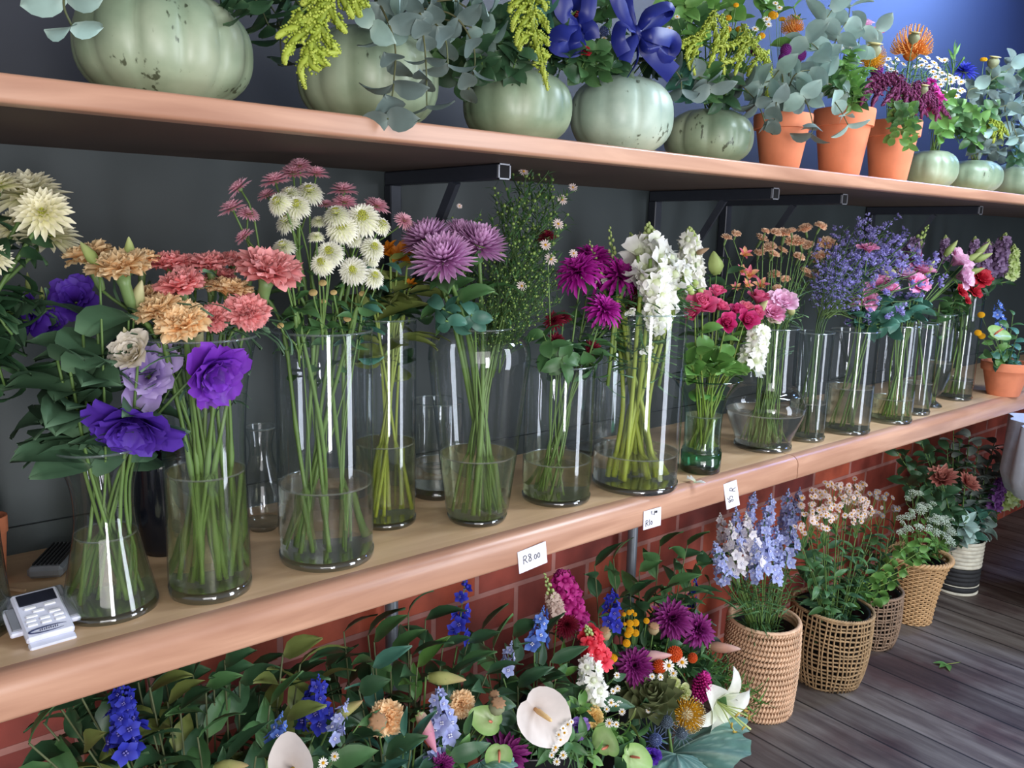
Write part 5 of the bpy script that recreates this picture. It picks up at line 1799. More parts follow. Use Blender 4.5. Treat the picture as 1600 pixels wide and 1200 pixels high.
# ---- v10: statice
for k, (px, py, hh, dy) in enumerate(((1305, 362, .2, .0), (1345, 350, .21, .02), (1372, 352, .21, .03), (1330, 382, .19, -.01), (1400, 372, .2, .02), (1425, 385, .2, .03), (1300, 410, .17, -.02), (1360, 395, .18, -.02), (1385, 410, .18, -.01), (1320, 430, .15, -.03), (1420, 405, .18, .0), (1290, 430, .14, .01), (1345, 415, .16, -.03))):
    v = VASES['v10']
    tip = at(px, py, v['c'].y + dy)
    foot = v['c'] + V((0, 0, v['h'] + .012)) + (tip - v['c'] - V((0, 0, v['h']))) * .12
    ax = (tip - foot)
    hh = ax.length
    ax.normalize()
    pts = stalk('v10', foot, ax, .0)
    o = thing('statice', pts[0], 'wiry violet statice spray fanning from the cloudy vase', 'flower', '', show=tip)
    stem_part(o, pts, .0015, G_DARK)
    for me in statice(STAT, k % 4):
        link(me.name.split('.')[0], me, o, zto(foot - V(o.location), ax, hh, R.random() * 6))

# ---- v11, v12: pink lisianthus
for px, py, d, m, key, ax in ((1352, 470, 38, LPINK, 'v11', face(0, .8, .4)), (1374, 448, 40, LPINK, 'v11', face(-.1, .6, .6)), (1390, 452, 32, LPINK, 'v11', face(.1, .6, .6)), (1412, 432, 40, LLP, 'v11', face(.1, .4, .8)), (1430, 446, 44, LPINK, 'v12', face(.2, .6, .5)), (1438, 426, 44, LPINK, 'v12', face(.2, .3, .9)),
                            (1356, 392, 34, LPINK, 'v11', face(0, .3, .9)), (1342, 474, 28, LLP, 'v11', face(-.4, .6, .4)), (1383, 430, 30, BUDC, 'v11', face(0, .5, .7))):
    cutflower(key, 'lisianthus', 'pale cream-green lisianthus' if m is BUDC else 'soft pink lisianthus' if m is LPINK else 'pale lilac-pink lisianthus', 'flower', 'above the slanting-stem cylinder', px, py, R.uniform(-.04, .0), d, ax, [(lisianthus(m, .35, 7, 10), LC)], sr=.002, leaves=(.7, .93, 6, .055, .034, LEAFB, 'oval'))
for px, py in ((1395, 490), (1375, 500), (1410, 480), (1430, 490), (1360, 505), (1440, 470)):
    cutflower('v12', 'lisianthus_sprig', 'broad green leaves below the pink lisianthus', 'foliage', '', px, py, -.02, 16, face(.1, .4, .6), [], sr=.002, leaves=(.75, 1, 7, .06, .04, LEAFB, 'oval'))
cutflower('v12', 'lisianthus', 'lilac-white cupped lisianthus, larger, facing up', 'flower', 'near the red blooms', 1492, 410, -.02, 48, face(.4, .5, .6), [(lisianthus(LLP, .1, 8), LC)], sr=.002)
cutflower('v12', 'lisianthus', 'lilac-pink cupped lisianthus facing forward', 'flower', 'near the red blooms', 1500, 432, -.05, 46, face(.5, .6, .2), [(lisianthus(LLP, .2, 9), LC)], sr=.002)
for px, py, ax in ((1486, 388, face(.5, .1, .8)), (1520, 402, face(.7, .2, .5)), (1536, 402, face(.8, .1, .4)), (1522, 424, face(.6, .4, .3)), (1452, 420, face(.3, .2, .8)), (1534, 390, face(.6, .1, .7))):
    cutflower('v12', 'lisianthus_bud', 'slim green lisianthus bud leaning over the goblet vase', 'flower bud', '', px, py, -.04, 30, ax, [(bud(BUDG, CALYX, .36), [])], sr=.0013, off=.5)
for px, py, d in ((1530, 436, 38), (1520, 456, 26), (1500, 456, 22), (1510, 470, 14)):
    cutflower('v13', 'lisianthus', 'dark red ruffled bloom', 'flower', 'over the goblet vase', px, py, -.02, d, face(.2, .6, .4), [(lisianthus(RED, .6, 10), LC)], sr=.0016, leaves=(.6, .9, 5, .05, .03, LEAF, 'oval'))
spike('v12b', 'snapdragon', 'lilac snapdragon with green bud tip, leaning', 'flower', 'behind the statice', (1452, 350), (1420, 400), .0, PLLIL, SNBUD, n=10, fs=.3, budz=.45, seed=5)
spike('v12b', 'stock', 'magenta stock spike behind the pink lisianthus', 'flower', '', (1432, 382), (1428, 432), .02, MAG, MAG, n=16, fs=.4, budz=.85, seed=6)
for tip, foot, m, l in (((1572, 362), (1556, 425), PLLIL, 'dusky lilac stock spike, largest, at the far end'), ((1585, 380), (1580, 430), SNBUD, 'green-budded stock spike at the far end'), ((1524, 368), (1520, 410), PLLIL, 'dim lilac stock spike behind the lisianthus buds'), ((1478, 366), (1474, 405), PLLIL, 'dim lilac stock tip behind the slim green buds'), ((1545, 372), (1535, 420), PLLIL, 'second dim lilac stock above the dim tall cylinder')):
    spike('v14', 'stock', l, 'flower', '', tip, foot, .02, m, SNBUD, n=18, fs=.36, budz=.8, seed=7, leaves=(.6, .95, 10, .05, .02, LEAFD))
for px, py in ((1500, 500), (1515, 510), (1485, 520), (1470, 500)):
    cutflower('v14', 'leafy_sprig', 'dim leafy stem inside the tall dim cylinder', 'foliage', '', px, py, 0, 14, face(.1, .2, .9), [], sr=.002, leaves=(.4, 1, 10, .06, .03, LEAFD))
for px, py in ((1462, 520), (1475, 505)):
    cutflower('v13', 'leafy_sprig', 'leafy stem standing in the goblet vase', 'foliage', '', px, py, 0, 14, face(.1, .2, .9), [], sr=.0016, leaves=(.5, 1, 8, .05, .03, LEAF))
# ------------------------------------------------------------------ the mixed flowers standing on the floor under the shelf
for key, x, y, look in (('k1', .42, -.20, 'black bucket of laurel under the near end of the lower shelf'), ('k2', .76, -.24, 'black bucket of mixed flowers below the R8.00 price card'), ('k3', 1.10, -.24, 'black bucket of mixed flowers under the wide cylinder vase'), ('k4', 1.45, -.22, 'black bucket of mixed flowers next to the coiled cane basket')):
    c = V((x, y, 0))
    r, h = .125, .30
    o = thing('bucket', c, look, 'bucket', show=c + V((0, 0, h)))
    b = MB(); b.lathe([(.001, 0), (r * .78, 0), (r * .8, .006), (r, h), (r * .95, h), (r * .74, .02), (.001, .02)], 36)
    link('body', b.mesh('body', [BLACKP], auto=40), o)
    b = MB(); b.lathe([(r + .004 * cos(a), h + .004 * sin(a)) for a in [i * pi / 4 for i in range(9)]], 36)
    link('rim', b.mesh('rim', [BLACKP]), o)
    VASES[key] = dict(c=c, r=r, h=h, rad=lambda z: .125 * .85, w=None, bh=.02)

def near(px, py, y):
    p = at(px, py, y)
    k = min(('k1', 'k2', 'k3', 'k4'), key=lambda q: abs(VASES[q]['c'].x - p.x))
    return k, y - VASES[k]['c'].y

def fl(name, look, cat, px, py, y, d, ax, parts, sr=.002, leaves=None, where='', **k):
    key, dy = near(px, py, y)
    return cutflower(key, name, look, cat, where, px, py, dy, d, ax, parts, sr=sr, leaves=leaves, **k)

WF = 'in the floor arrangement'
PEACH2 = petm('carnation_soft_orange', (240, 166, 96), (252, 200, 138), (255, 222, 176))
DELB = petm('delphinium_deep_blue', (40, 40, 130), (48, 54, 176), (66, 76, 200), var=.2)
DELL = petm('delphinium_pale_blue', (146, 148, 200), (160, 168, 216), (186, 196, 232), var=.2)
DELE = petm('delphinium_eye', (220, 220, 236), (240, 240, 246))
DELW = petm('delphinium_white', (214, 206, 220), (228, 222, 226), (236, 228, 226))
SKY = petm('delphinium_sky', (80, 104, 190), (96, 130, 214), (128, 160, 230))
PSPATH = petm('anthurium_white', (206, 190, 180), (222, 210, 204), (232, 222, 216), rough=.3, nscale=40, namt=.12)
GSPATH = petm('anthurium_green', (150, 176, 110), (178, 204, 140), (150, 190, 110), rough=.25)
SPAD = petm('spadix_cream', (226, 180, 130), (236, 206, 150))
SPADR = petm('spadix_coral', (210, 110, 90), (226, 140, 116))
POD = petm('poppy_pod_green', (130, 138, 104), (158, 162, 126), (146, 148, 116))
PODB = petm('poppy_pod_buff', (150, 130, 96), (176, 158, 120), (160, 140, 104))
PODC = petm('poppy_crown', (130, 86, 60), (178, 136, 100))
PODL = petm('poppy_crown_pale', (176, 160, 100), (206, 194, 136))
LILW = petm('lily_white', (214, 226, 176), (240, 240, 226), (250, 250, 246))
LILP = petm('lily_bud_pink', (200, 190, 140), (200, 130, 150), (222, 160, 180))
LILG = petm('lily_bud_olive', (140, 150, 80), (184, 184, 116), (190, 160, 120))
LILB = petm('lily_bud_bronze', (140, 110, 84), (176, 130, 110), (206, 176, 166))
GOMO = petm('gomphrena_orange', (180, 60, 20), (226, 92, 34), (240, 120, 60))
CRAS = petm('craspedia_yellow', (214, 150, 12), (244, 186, 22), (250, 206, 50))
PINY = petm('pincushion_yellow', (206, 150, 30), (240, 186, 40), (226, 180, 70))
PINC = petm('pincushion_core', (206, 196, 150), (226, 214, 170))
PINO = petm('pincushion_orange', (214, 110, 40), (240, 150, 60), (248, 190, 110))
THB = petm('thistle_blue', (60, 74, 120), (92, 108, 160), (130, 144, 190))
THG = petm('thistle_grey', (70, 84, 96), (100, 114, 130), (120, 134, 150))
ARTI = leafm('artichoke_bract', (112, 120, 82), (132, 130, 96), rough=.5)
CEL = petm('celosia_magenta', (130, 10, 80), (190, 24, 124), (214, 60, 150))
RANG = petm('ranunculus_green', (180, 196, 110), (206, 216, 140), (222, 224, 180))
RSNAP = petm('snapdragon_red', (190, 30, 50), (226, 50, 70), (240, 90, 104))
YPE = petm('lisianthus_pale_yellow', (220, 170, 80), (244, 206, 120), (250, 220, 150))
CABB = organic('cabbage_leaf_blue_green', [(.2, (100, 142, 132)), (1, (178, 204, 188))], rough=.55, trans=.1, nscale=38, namt=.3, bump=.5)

EYEW = [eye_dome(YEL, .15, .05)]
def mulberry(px, py, y, d, ax, look, m=PLUM):
    fl('chrysanthemum', look, 'flower', px, py, y, d, ax, [(mum_droop(m, 2) if m is PLUM else mum(m, 7, 24, .09, -10, 84, -4), [sepal_cup(CALYX)])], sr=.0026, leaves=(.7, .95, 4, .05, .03, LEAFD))

# laurel sprigs and other foliage, back to front
SPR = []
for k in range(40):
    SPR.append((R.uniform(20, 560), R.uniform(1010, 1180), R.uniform(-.30, -.12), LEAFD))
for px, py, y, m in ((45, 1160, -.34, LEAF), (130, 1160, -.30, LEAFY), (235, 1080, -.24, LEAFY), (260, 1095, -.26, LEAFY), (320, 1070, -.28, LEAF), (335, 1050, -.25, LEAFD), (310, 1150, -.33, LEAF), (440, 1020, -.30, LEAFY), (470, 1035, -.28, LEAFY), (420, 1100, -.36, LEAF), (445, 1120, -.35, LEAFY),
                     (500, 1060, -.3, LEAFY), (535, 985, -.22, LEAFD), (575, 990, -.25, LEAFD), (585, 1000, -.28, LEAF), (640, 955, -.25, LEAFD), (665, 965, -.24, LEAFD), (610, 1020, -.30, LEAF), (580, 1040, -.32, LEAFB), (640, 1020, -.3, LEAFD), (650, 1040, -.3, LEAFL), (560, 1075, -.34, LEAFD),
                     (690, 1010, -.26, LEAFD), (730, 1000, -.24, LEAFD), (750, 980, -.22, LEAFD), (770, 1010, -.26, LEAF), (800, 990, -.25, LEAFD), (810, 1070, -.33, LEAFD), (760, 1050, -.32, LEAFD), (700, 1060, -.34, LEAFD), (720, 1040, -.3, LEAF), (845, 1000, -.3, LEAFD), (860, 1030, -.32, LEAFD),
                     (930, 880, -.2, LEAFD), (960, 870, -.2, LEAF), (1000, 890, -.2, LEAF), (1030, 850, -.22, LEAF), (1060, 870, -.24, LEAFD), (1075, 850, -.26, LEAF), (1090, 880, -.24, LEAF), (1045, 910, -.24, LEAF), (1080, 930, -.26, LEAFD), (1110, 920, -.26, LEAF), (985, 930, -.22, LEAFD), (1110, 860, -.24, LEAFD), (1010, 940, -.24, LEAFD),
                     (600, 1180, -.40, LEAFD), (540, 1160, -.4, LEAFD), (700, 1180, -.42, LEAFD), (640, 1170, -.42, LEAFB), (900, 1090, -.36, LEAFD), (960, 1180, -.42, LEAFD), (1110, 1060, -.34, LEAF), (1130, 1080, -.34, LEAF), (520, 1190, -.42, LEAF), (400, 1180, -.40, LEAFD), (350, 1190, -.4, LEAFD), (1000, 1130, -.38, LEAFD), (930, 1100, -.36, LEAFD), (760, 1100, -.36, LEAFD), (1085, 955, -.26, EUCD), (1100, 985, -.3, EUCD)):
    SPR.append((px, py, y, m))
def spot(px, py):
    return ('under the keypad device' if px < 270 else 'below the carnation vase' if px < 430 else 'around the deep blue delphinium' if px < 540 else 'around the peach carnations' if px < 740 and py > 1045 else
            'against the brick wall' if px < 740 else 'around the white anthurium' if px < 900 and py > 1030 else 'under the R8.00 card' if px < 900 else 'around the artichoke' if py > 1000 else 'under the tilted R10 card')
for px, py, y, m in SPR:
    look = {'leaf_mid_green': 'glossy mid-green laurel sprig', 'leaf_deep_green': 'deep green laurel sprig', 'leaf_olive': 'pale olive laurel sprig', 'leaf_fresh_green': 'fresh light green leafy sprig', 'leaf_blue_green': 'blue-green leafy sprig', 'eucalyptus_leaf_dull': 'dull grey eucalyptus sprig'}[m.name]
    fl('laurel_sprig', look, 'foliage', px, py, y, 22, face(R.uniform(-.6, .6), R.uniform(.1, .5), .8), [], sr=.0018, sm=G_BROWN, leaves=(.58, 1.0, 11, .080, .040, m, 'leaf', R.uniform(-5, 25), 52), where=spot(px, py))

DELV = petm('delphinium_violet_eye', (90, 84, 170), (130, 124, 200))
def dspike(tip, foot, y, m, look, n=14, fs=.3, seed=0, w=.1, me=None):
    me = me or (DELV if m is DELB else DELE)
    key, dy = near(*foot, y)
    spike(key, 'delphinium', look, 'flower', '', tip, foot, dy, m, None, n=n, fs=fs, seed=seed, w=w, delph=True, me=me, sr=.0022, leaves=(.6, .95, 5, .04, .012, LEAF))
dspike((190, 1062), (196, 1168), -.30, DELB, 'deep blue delphinium below the keypad device, touching the shelf edge', 26, .36, 1, .13)
dspike((498, 1052), (492, 1132), -.33, DELB, 'deep blue delphinium among olive laurel leaves', 20, .42, 2, .15)
dspike((728, 896), (716, 995), -.22, DELB, 'slender deep blue delphinium against the red bricks', 9, .30, 3, .08)
dspike((957, 918), (955, 975), -.27, DELB, 'short bright blue delphinium beside the yellow button cluster', 12, .42, 4, .13)
dspike((1087, 900), (1080, 950), -.24, DELB, 'dim blue delphinium half hidden by leaves near the coiled basket', 6, .3, 5, .1)
dspike((442, 1110), (425, 1168), -.38, SKY, 'sky blue delphinium above the white calla bloom', 9, .46, 6, .14)
dspike((685, 1072), (690, 1150), -.38, DELL, 'pale blue delphinium between the peach carnations', 18, .40, 7, .13)
dspike((850, 945), (838, 1005), -.30, SKY, 'loose sky blue delphinium below the magenta snapdragon', 10, .46, 8, .14)
dspike((800, 1000), (790, 1045), -.30, DELL, 'loose pale blue delphinium in dark leaves', 6, .5, 9, .14)
dspike((545, 1090), (520, 1150), -.38, DELL, 'fading grey-blue delphinium beside the peach carnation', 9, .4, 10, .12)
dspike((700, 1150), (672, 1190), -.4, DELL, 'pale blue delphinium florets below the pink lily bud', 7, .5, 11, .14)

fl('carnation', 'peach carnation behind the poppy seed pod', 'flower', 604, 1124, -.36, 64, face(0, .8, .6), carn(PEACH2, 1), sr=.0022, arrive=.5, where=WF)
fl('carnation', 'peach carnation beside pale blue delphinium', 'flower', 721, 1101, -.36, 48, face(0, .75, .65), carn(PEACH2, 2), sr=.0022, arrive=.5, where=WF)
fl('carnation', 'pale yellow carnation below the white stock', 'flower', 925, 1118, -.38, 40, face(-.1, .8, .4), carn(YPE, 3), sr=.0022, arrive=.5, where=WF)
for px, py, y, d, m, ax, l in ((590, 1128, -.41, 30, POD, face(.15, .75, .6), 'ribbed poppy seed pod before the peach carnation'), (776, 1106, -.42, 26, POD, face(.2, .3, .9), 'green poppy seed pod over the pale green anthurium'), (772, 1090, -.40, 18, POD, face(0, .3, .9), 'smaller green pod just above the other green pod'),
                            (1021, 984, -.33, 18, PODB, face(0, .3, .9), 'buff poppy seed pod against the plum chrysanthemum'), (945, 992, -.32, 20, PODB, face(-.2, .3, .9), 'buff poppy seed pod beside red snapdragon')):
    fl('poppy_pod', l, 'seed pod', px, py, y, d, ax, [(poppy_pod(m, PODC), [])], sr=.0016, arrive=.48, off=0)
SPW = [(spathe(PSPATH), [spadix(SPAD)])]
def spath(px, py, y, d, point, nrm, m, ms, look, nm='anthurium'):
    """heart-shaped spathe whose tip points along the photo direction point=(dx, dz)"""
    key, dy = near(px, py, y)
    c = at(px, py, y)
    s = d * mpp(c)
    dr = RT * point[0] + UPV * point[1]
    M = frame(c, dr, nrm)
    z = (M.to_3x3() @ V((0, 0, 1))).normalized()
    foot = c - (M.to_3x3() @ V((1, 0, 0))) * .0
    pts = stalk(key, foot, (z * .5 + UPV).normalized(), .012)
    o = thing(nm, pts[0], look, 'flower', show=c)
    stem_part(o, pts, .0026, G_STEM2)
    M.translation = c - V(o.location)
    p = link('spathe', spathe(m), o, M @ Matrix.Scale(s, 4))
    link('spadix', spadix(ms), p)
spath(836, 1108, -.40, 90, (.55, -.55), face(.2, .9, .5), PSPATH, SPAD, 'large white anthurium with cream spadix')
spath(458, 1200, -.44, 74, (-.1, .9), face(0, .95, .3), PSPATH, petm('spadix_yellow', (200, 170, 30), (226, 200, 50)), 'white calla-like bloom with yellow spadix at the bottom edge', 'arum_lily')
spath(768, 1128, -.42, 46, (-.7, .3), face(-.2, .8, .6), GSPATH, SPADR, 'pale green anthurium turned up, under the green pod')
spath(780, 1172, -.43, 46, (-.1, -.9), face(.1, .95, .3), GSPATH, SPADR, 'pale green anthurium hanging beside the white anthurium')
spath(950, 1165, -.43, 48, (-.2, .8), face(-.5, .8, .2), GSPATH, SPADR, 'bright green anthurium standing upright by the cabbage leaf')
spath(985, 1182, -.44, 46, (.7, -.3), face(.3, .8, .6), GSPATH, SPADR, 'bright green anthurium lying flat by the cabbage leaf')

for px, py, y, d, m, ax, l in ((698, 1060, -.37, 62, LILG, face(1, .15, .02), 'olive-yellow lily bud lying level among dark leaves'), (668, 1144, -.41, 66, LILP, face(.45, .3, -.85), 'pink lily bud pointing down'), (1132, 1012, -.36, 50, LILB, face(1, .1, -.02), 'bronze-pink lily bud pointing at the coiled basket'), (362, 1197, -.42, 60, LILG, face(.9, .2, .2), 'yellow-green lily bud at the bottom edge'), (545, 1108, -.38, 56, LILG, face(.8, .1, .6), 'greenish lily bud beside fading delphinium'), (1025, 1025, -.35, 50, petm('petal_blush', (200, 150, 140), (226, 180, 176)), face(.9, .2, .2), 'blush pink petal cone near the orange globe flowers')):
    key, dy = near(px, py, y)
    cutflower(key, 'lily_bud', l, 'flower bud', '', px, py, dy, d, ax, [(bud(m, CALYX, .34), [])], sr=.0024, off=.5)
o_, pts_ = fl('lily', 'open white lily at the edge of the floor arrangement', 'flower', 1132, 1106, -.40, 92, face(.45, .75, -.1), [(lily(LILW, 1), [stamens(petm('stamen_green', (190, 206, 130), (214, 224, 150)), petm('anther', (180, 150, 60), (200, 170, 80)))])], sr=.003, off=.3)

mulberry(1050, 968, -.31, 66, face(-.1, .6, .7), 'plum chrysanthemum behind the buff seed pod')
mulberry(1090, 984, -.32, 58, face(.3, .6, .5), 'plum chrysanthemum turned towards the coiled basket')
mulberry(992, 1040, -.34, 60, face(-.2, .7, .5), 'dark plum chrysanthemum above the artichoke')
mulberry(790, 1182, -.40, 72, face(-.1, .7, .6), 'plum chrysanthemum under the hanging green anthurium')
mulberry(690, 1196, -.42, 40, face(0, .7, .6), 'plum chrysanthemum at the bottom edge below pale delphinium')
mulberry(885, 975, -.27, 44, face(0, .6, .5), 'dark burgundy bloom below the magenta snapdragon', BURG)
for tip, foot, y, m, mb_, l, n, fs, bz, w in (((876, 890), (898, 972), -.25, MAG, MAG, 'magenta snapdragon spike under the R8.00 card', 20, .34, .92, .09), ((850, 893), (868, 950), -.26, petm('snap_pale_pink', (196, 160, 150), (214, 190, 176)), SNBUD, 'pale budded snapdragon leaning beside the magenta one', 9, .3, .4, .08),
                                         ((915, 975), (932, 1028), -.33, RSNAP, SNBUD, 'coral red snapdragon with green tip', 12, .5, .75, .12), ((920, 1028), (928, 1088), -.36, SNW, SNW, 'white stock florets under the coral red snapdragon', 14, .46, .95, .12)):
    key, dy = near(*foot, y)
    spike(key, 'snapdragon', l, 'flower', '', tip, foot, dy, m, mb_, n=n, fs=fs, budz=bz, seed=n, w=w, sr=.002)
fl('lisianthus', 'mauve lisianthus beside the chamomile column', 'flower', 900, 1136, -.39, 40, face(.1, .8, .4), [(lisianthus(petm('lisianthus_mauve', (110, 80, 160), (150, 116, 200)), .5, 11), LC)])
fl('lisianthus', 'violet bloom below the blue thistle', 'flower', 1018, 1180, -.43, 32, face(0, .8, .4), [(lisianthus(LPURP, .5, 12), LC)])
for px, py, d in ((983, 957, 9), (992, 960, 7), (984, 974, 12), (993, 973, 12), (984, 985, 13), (993, 989, 12), (981, 991, 12), (979, 1005, 13), (975, 960, 7), (958, 1028, 14), (956, 1031, 11), (1010, 970, 10), (976, 975, 6), (988, 955, 6)):
    fl('button_flower', 'golden yellow button flower', 'flower', px, py, -.33, d, face(0, .6, .7), [(button(CRAS, 0, .75), [])], sr=.0008, off=0, where='beside the plum chrysanthemums')
for px, py, d in ((1054, 1022, 25), (1030, 1042, 22), (1082, 1028, 16)):
    fl('globe_flower', 'orange globe flower', 'flower', px, py, -.37, d, face(.1, .5, .8), [(button(GOMO, 0, 1.15), [])], sr=.0012, off=0, where='above the artichoke')
for px, py, d in ((1045, 1040, 17), (1066, 1035, 16), (1019, 1057, 9), (1032, 1058, 10), (1052, 1052, 11), (880, 1138, 9), (887, 1132, 10), (873, 1148, 10), (882, 1145, 10), (876, 1156, 9), (868, 1168, 11), (880, 1180, 12), (862, 1180, 9), (866, 1172, 9), (955, 1098, 11), (962, 1104, 11), (968, 1100, 10), (972, 1112, 10), (952, 1130, 13), (963, 1132, 9), (958, 1080, 9),
                  (964, 1055, 9), (505, 1192, 14), (523, 1182, 13), (500, 1206, 14), (948, 1108, 9), (965, 1076, 9), (893, 1128, 8), (870, 1190, 11), (1013, 1110, 8)):
    fl('chamomile', 'tiny white chamomile daisy', 'flower', px, py, -.445 if py > 1110 else -.39, d * 1.15, face(R.uniform(-.3, .3), .75, .5), [(daisy(DAISYW, 13, .16, 2), EYEW)], sr=.0007, off=.05, where=spot(px, py))
fl('artichoke', 'green artichoke head with overlapping bracts', 'flower', 1017, 1086, -.37, 88, face(-.1, .6, .7), [(artichoke_head(ARTI), [])], sr=.005)
fl('celosia', 'magenta plume celosia above the white lily', 'flower', 1097, 1072, -.37, 52, face(.05, .2, .95), [(celosia(CEL), [])], sr=.0026, off=.5)
fl('pincushion_flower', 'golden pincushion flower beside the white lily', 'flower', 1072, 1116, -.40, 58, face(.05, .7, .5), [(pincushion(PINY, PINC), [])], sr=.0034, off=.1)
fl('ranunculus', 'pale green ranunculus above the golden pincushion', 'flower', 1067, 1081, -.38, 28, face(0, .7, .6), [(rose(RANG, 4), LC)])
fl('ranunculus', 'green-cream ranunculus beside the artichoke', 'flower', 1050, 1068, -.37, 26, face(-.1, .6, .6), [(rose(RANG, 5), LC)])
for px, py, d, m, l in ((1024, 1156, 40, THB, 'spiky blue thistle over the cabbage leaf'), (1065, 1146, 36, THG, 'grey-blue thistle under the golden pincushion'), (1042, 1128, 38, THG, 'grey thistle under the artichoke')):
    fl('thistle', l, 'flower', px, py, -.42, d, face(0, .7, .6), [(thistle(m, m), [])], sr=.0018)
# cabbage leaves, crinkled
for px, py, y, d, ax, l in ((1098, 1180, -.42, 130, face(.5, .5, .3), 'big blue-green cabbage leaf spreading under the white lily'), (1060, 1196, -.43, 110, face(-.1, .7, .2), 'blue-green cabbage leaf along the bottom edge'), (760, 1200, -.43, 60, face(.3, .7, .2), 'blue-green leaf edge under the plum chrysanthemum')):
    c = at(px, py, y)
    s = d * mpp(c)
    key, dy = near(px, py, y)
    st = c - ax * s * .45
    pts = stalk(key, st, UPV, .05)
    o = thing('cabbage_leaf', pts[0], l, 'leaf', show=c)
    stem_part(o, pts, .004, G_STEM)
    b = MB()
    M = frame(st - V(o.location), ax, face(0, .5, .9))
    rows, ts = [], []
    for i in range(15):                      # a broad crinkled blade with raised pale veins fanning from the stalk
        u = i / 14
        row, tt = [], []
        for j in range(91):
            th = -1.9 + 3.8 * j / 90
            rr = s * u * (.98 + .05 * sin(9 * th) + .03 * sin(23 * th)) * (.62 + .38 * cos(th * .62))
            vein = max(0.0, cos(th * 9.5)) ** 14 * (1 - .5 * u) + (.6 * max(0.0, cos(th * 28 + u * 9)) ** 10 if u > .35 else 0)
            z = s * (.10 * u - .30 * u * u * abs(sin(th)) - .12 * u ** 3 + .035 * u * u * sin(11 * th + 3 * u) + .022 * u * u * sin(27 * th)) + s * .012 * vein
            row.append(M @ V((rr * cos(th), rr * sin(th), z)))
            tt.append(min(1.0, .25 + .75 * vein))
        rows.append(row)
        ts.append(tt)
    b.grid(rows, ts)
    link('blade', b.mesh('blade', [CABB]), o)
# low fillers that close the gaps
for px, py, y, m, l in ((870, 1120, -.40, LEAFL, 'oval'), (895, 1160, -.42, LEAF, 'leaf'), (915, 1150, -.42, LEAF, 'leaf'), (930, 1185, -.44, LEAFL, 'oval'), (985, 1130, -.40, LEAFY, 'leaf'), (1000, 1150, -.42, LEAF, 'leaf'), (975, 1150, -.42, LEAFL, 'leaf'), (1100, 1040, -.34, LEAFD, 'leaf'), (1125, 1060, -.35, LEAF, 'leaf'), (1095, 1020, -.33, LEAF, 'leaf'), (960, 1060, -.35, LEAFD, 'leaf'), (900, 1060, -.33, LEAFD, 'leaf'), (870, 1060, -.34, LEAF, 'leaf'), (950, 1010, -.31, LEAFD, 'leaf'), (1010, 1010, -.33, LEAFD, 'leaf'), (885, 1030, -.31, LEAFL, 'leaf'), (1050, 1095, -.36, LEAF, 'oval'), (910, 1100, -.38, LEAFL, 'oval'), (990, 1010, -.31, LEAF, 'leaf'), (860, 1170, -.43, LEAF, 'leaf'), (730, 1150, -.42, LEAF, 'leaf'), (715, 1180, -.43, LEAFL, 'leaf'), (630, 1150, -.42, LEAFB, 'leaf'), (560, 1130, -.40, LEAF, 'leaf')):
    fl('leafy_sprig', 'small bushy green filler sprig', 'foliage', px, py, y, 22, face(R.uniform(-.6, .6), R.uniform(.3, .8), .7), [], sr=.0014, leaves=(.7, 1.0, 14, .042, .02, m, l, 10, 55), where=spot(px, py))
# feathery greens by the basket
for px, py, y in ((1165, 1075, -.36), (1140, 1085, -.37), (1185, 1080, -.36), (1120, 1055, -.33), (1150, 1050, -.33), (1175, 1120, -.38), (1130, 1030, -.3), (1170, 1085, -.36), (1190, 1095, -.36), (1150, 1070, -.34), (1130, 1050, -.32), (1110, 1040, -.32), (1180, 1110, -.38), (1200, 1100, -.36), (1100, 1030, -.3), (840, 1150, -.4), (900, 1175, -.42), (930, 1150, -.4)):
    fl('feathery_sprig', 'feathery yellow-green sprig' if px > 1000 else 'feathery green sprig among chamomile', 'foliage', px, py, y, 20, face(.6 if px > 1000 else 0, .4, .4), [], sr=.0012, leaves=(.6, 1.0, 38, .046, .006, LEAFL if px > 1140 else LEAF, 'needle', -5, 30), where='against the coiled basket' if px > 1000 else '')

# ------------------------------------------------------------------ flowers in the floor baskets
for k, q in BASK.items():
    VASES[k] = dict(c=q['c'], r=q['r'], h=q['h'], rad=(lambda z, q=q: q['r'] * .72 + (q['rt'] * .8 - q['r'] * .72) * z / q['h']), w=None, bh=.03)
def bspike(key, tip, foot, dy, m, look, n=16, fs=.3, seed=0, me=DELE):
    spike(key, 'delphinium', look, 'flower', '', tip, foot, dy, m, None, n=n, fs=fs, seed=seed, w=.1, delph=True, me=me, sr=.0018, leaves=(.5, .95, 10, .05, .006, LEAF, 'needle'))
for k, (tip, foot, m, dy) in enumerate((((1180, 765), (1165, 835), DELL, .0), ((1205, 770), (1195, 850), DELL, -.02), ((1232, 762), (1225, 840), DELL, .02), ((1150, 790), (1150, 860), DELL, -.04), ((1140, 812), (1150, 895), DELW, -.05), ((1125, 800), (1132, 860), DELW, .0), ((1165, 800), (1175, 880), DELW, -.06),
                                   ((1195, 800), (1192, 890), DELL, -.06), ((1215, 820), (1205, 900), DELL, -.05), ((1240, 790), (1228, 880), DELL, -.02), ((1115, 845), (1135, 905), DELL, -.04), ((1180, 840), (1180, 905), DELL, -.08), ((1250, 760), (1242, 810), DELL, .03), ((1222, 855), (1212, 910), DELL, -.06))):
    bspike('b1', tip, foot, dy, m, 'white delphinium spire' if m is DELW else 'pale blue delphinium spire', 22, .25, k % 5)
for o, look, where, p in list(THINGS):
    pass
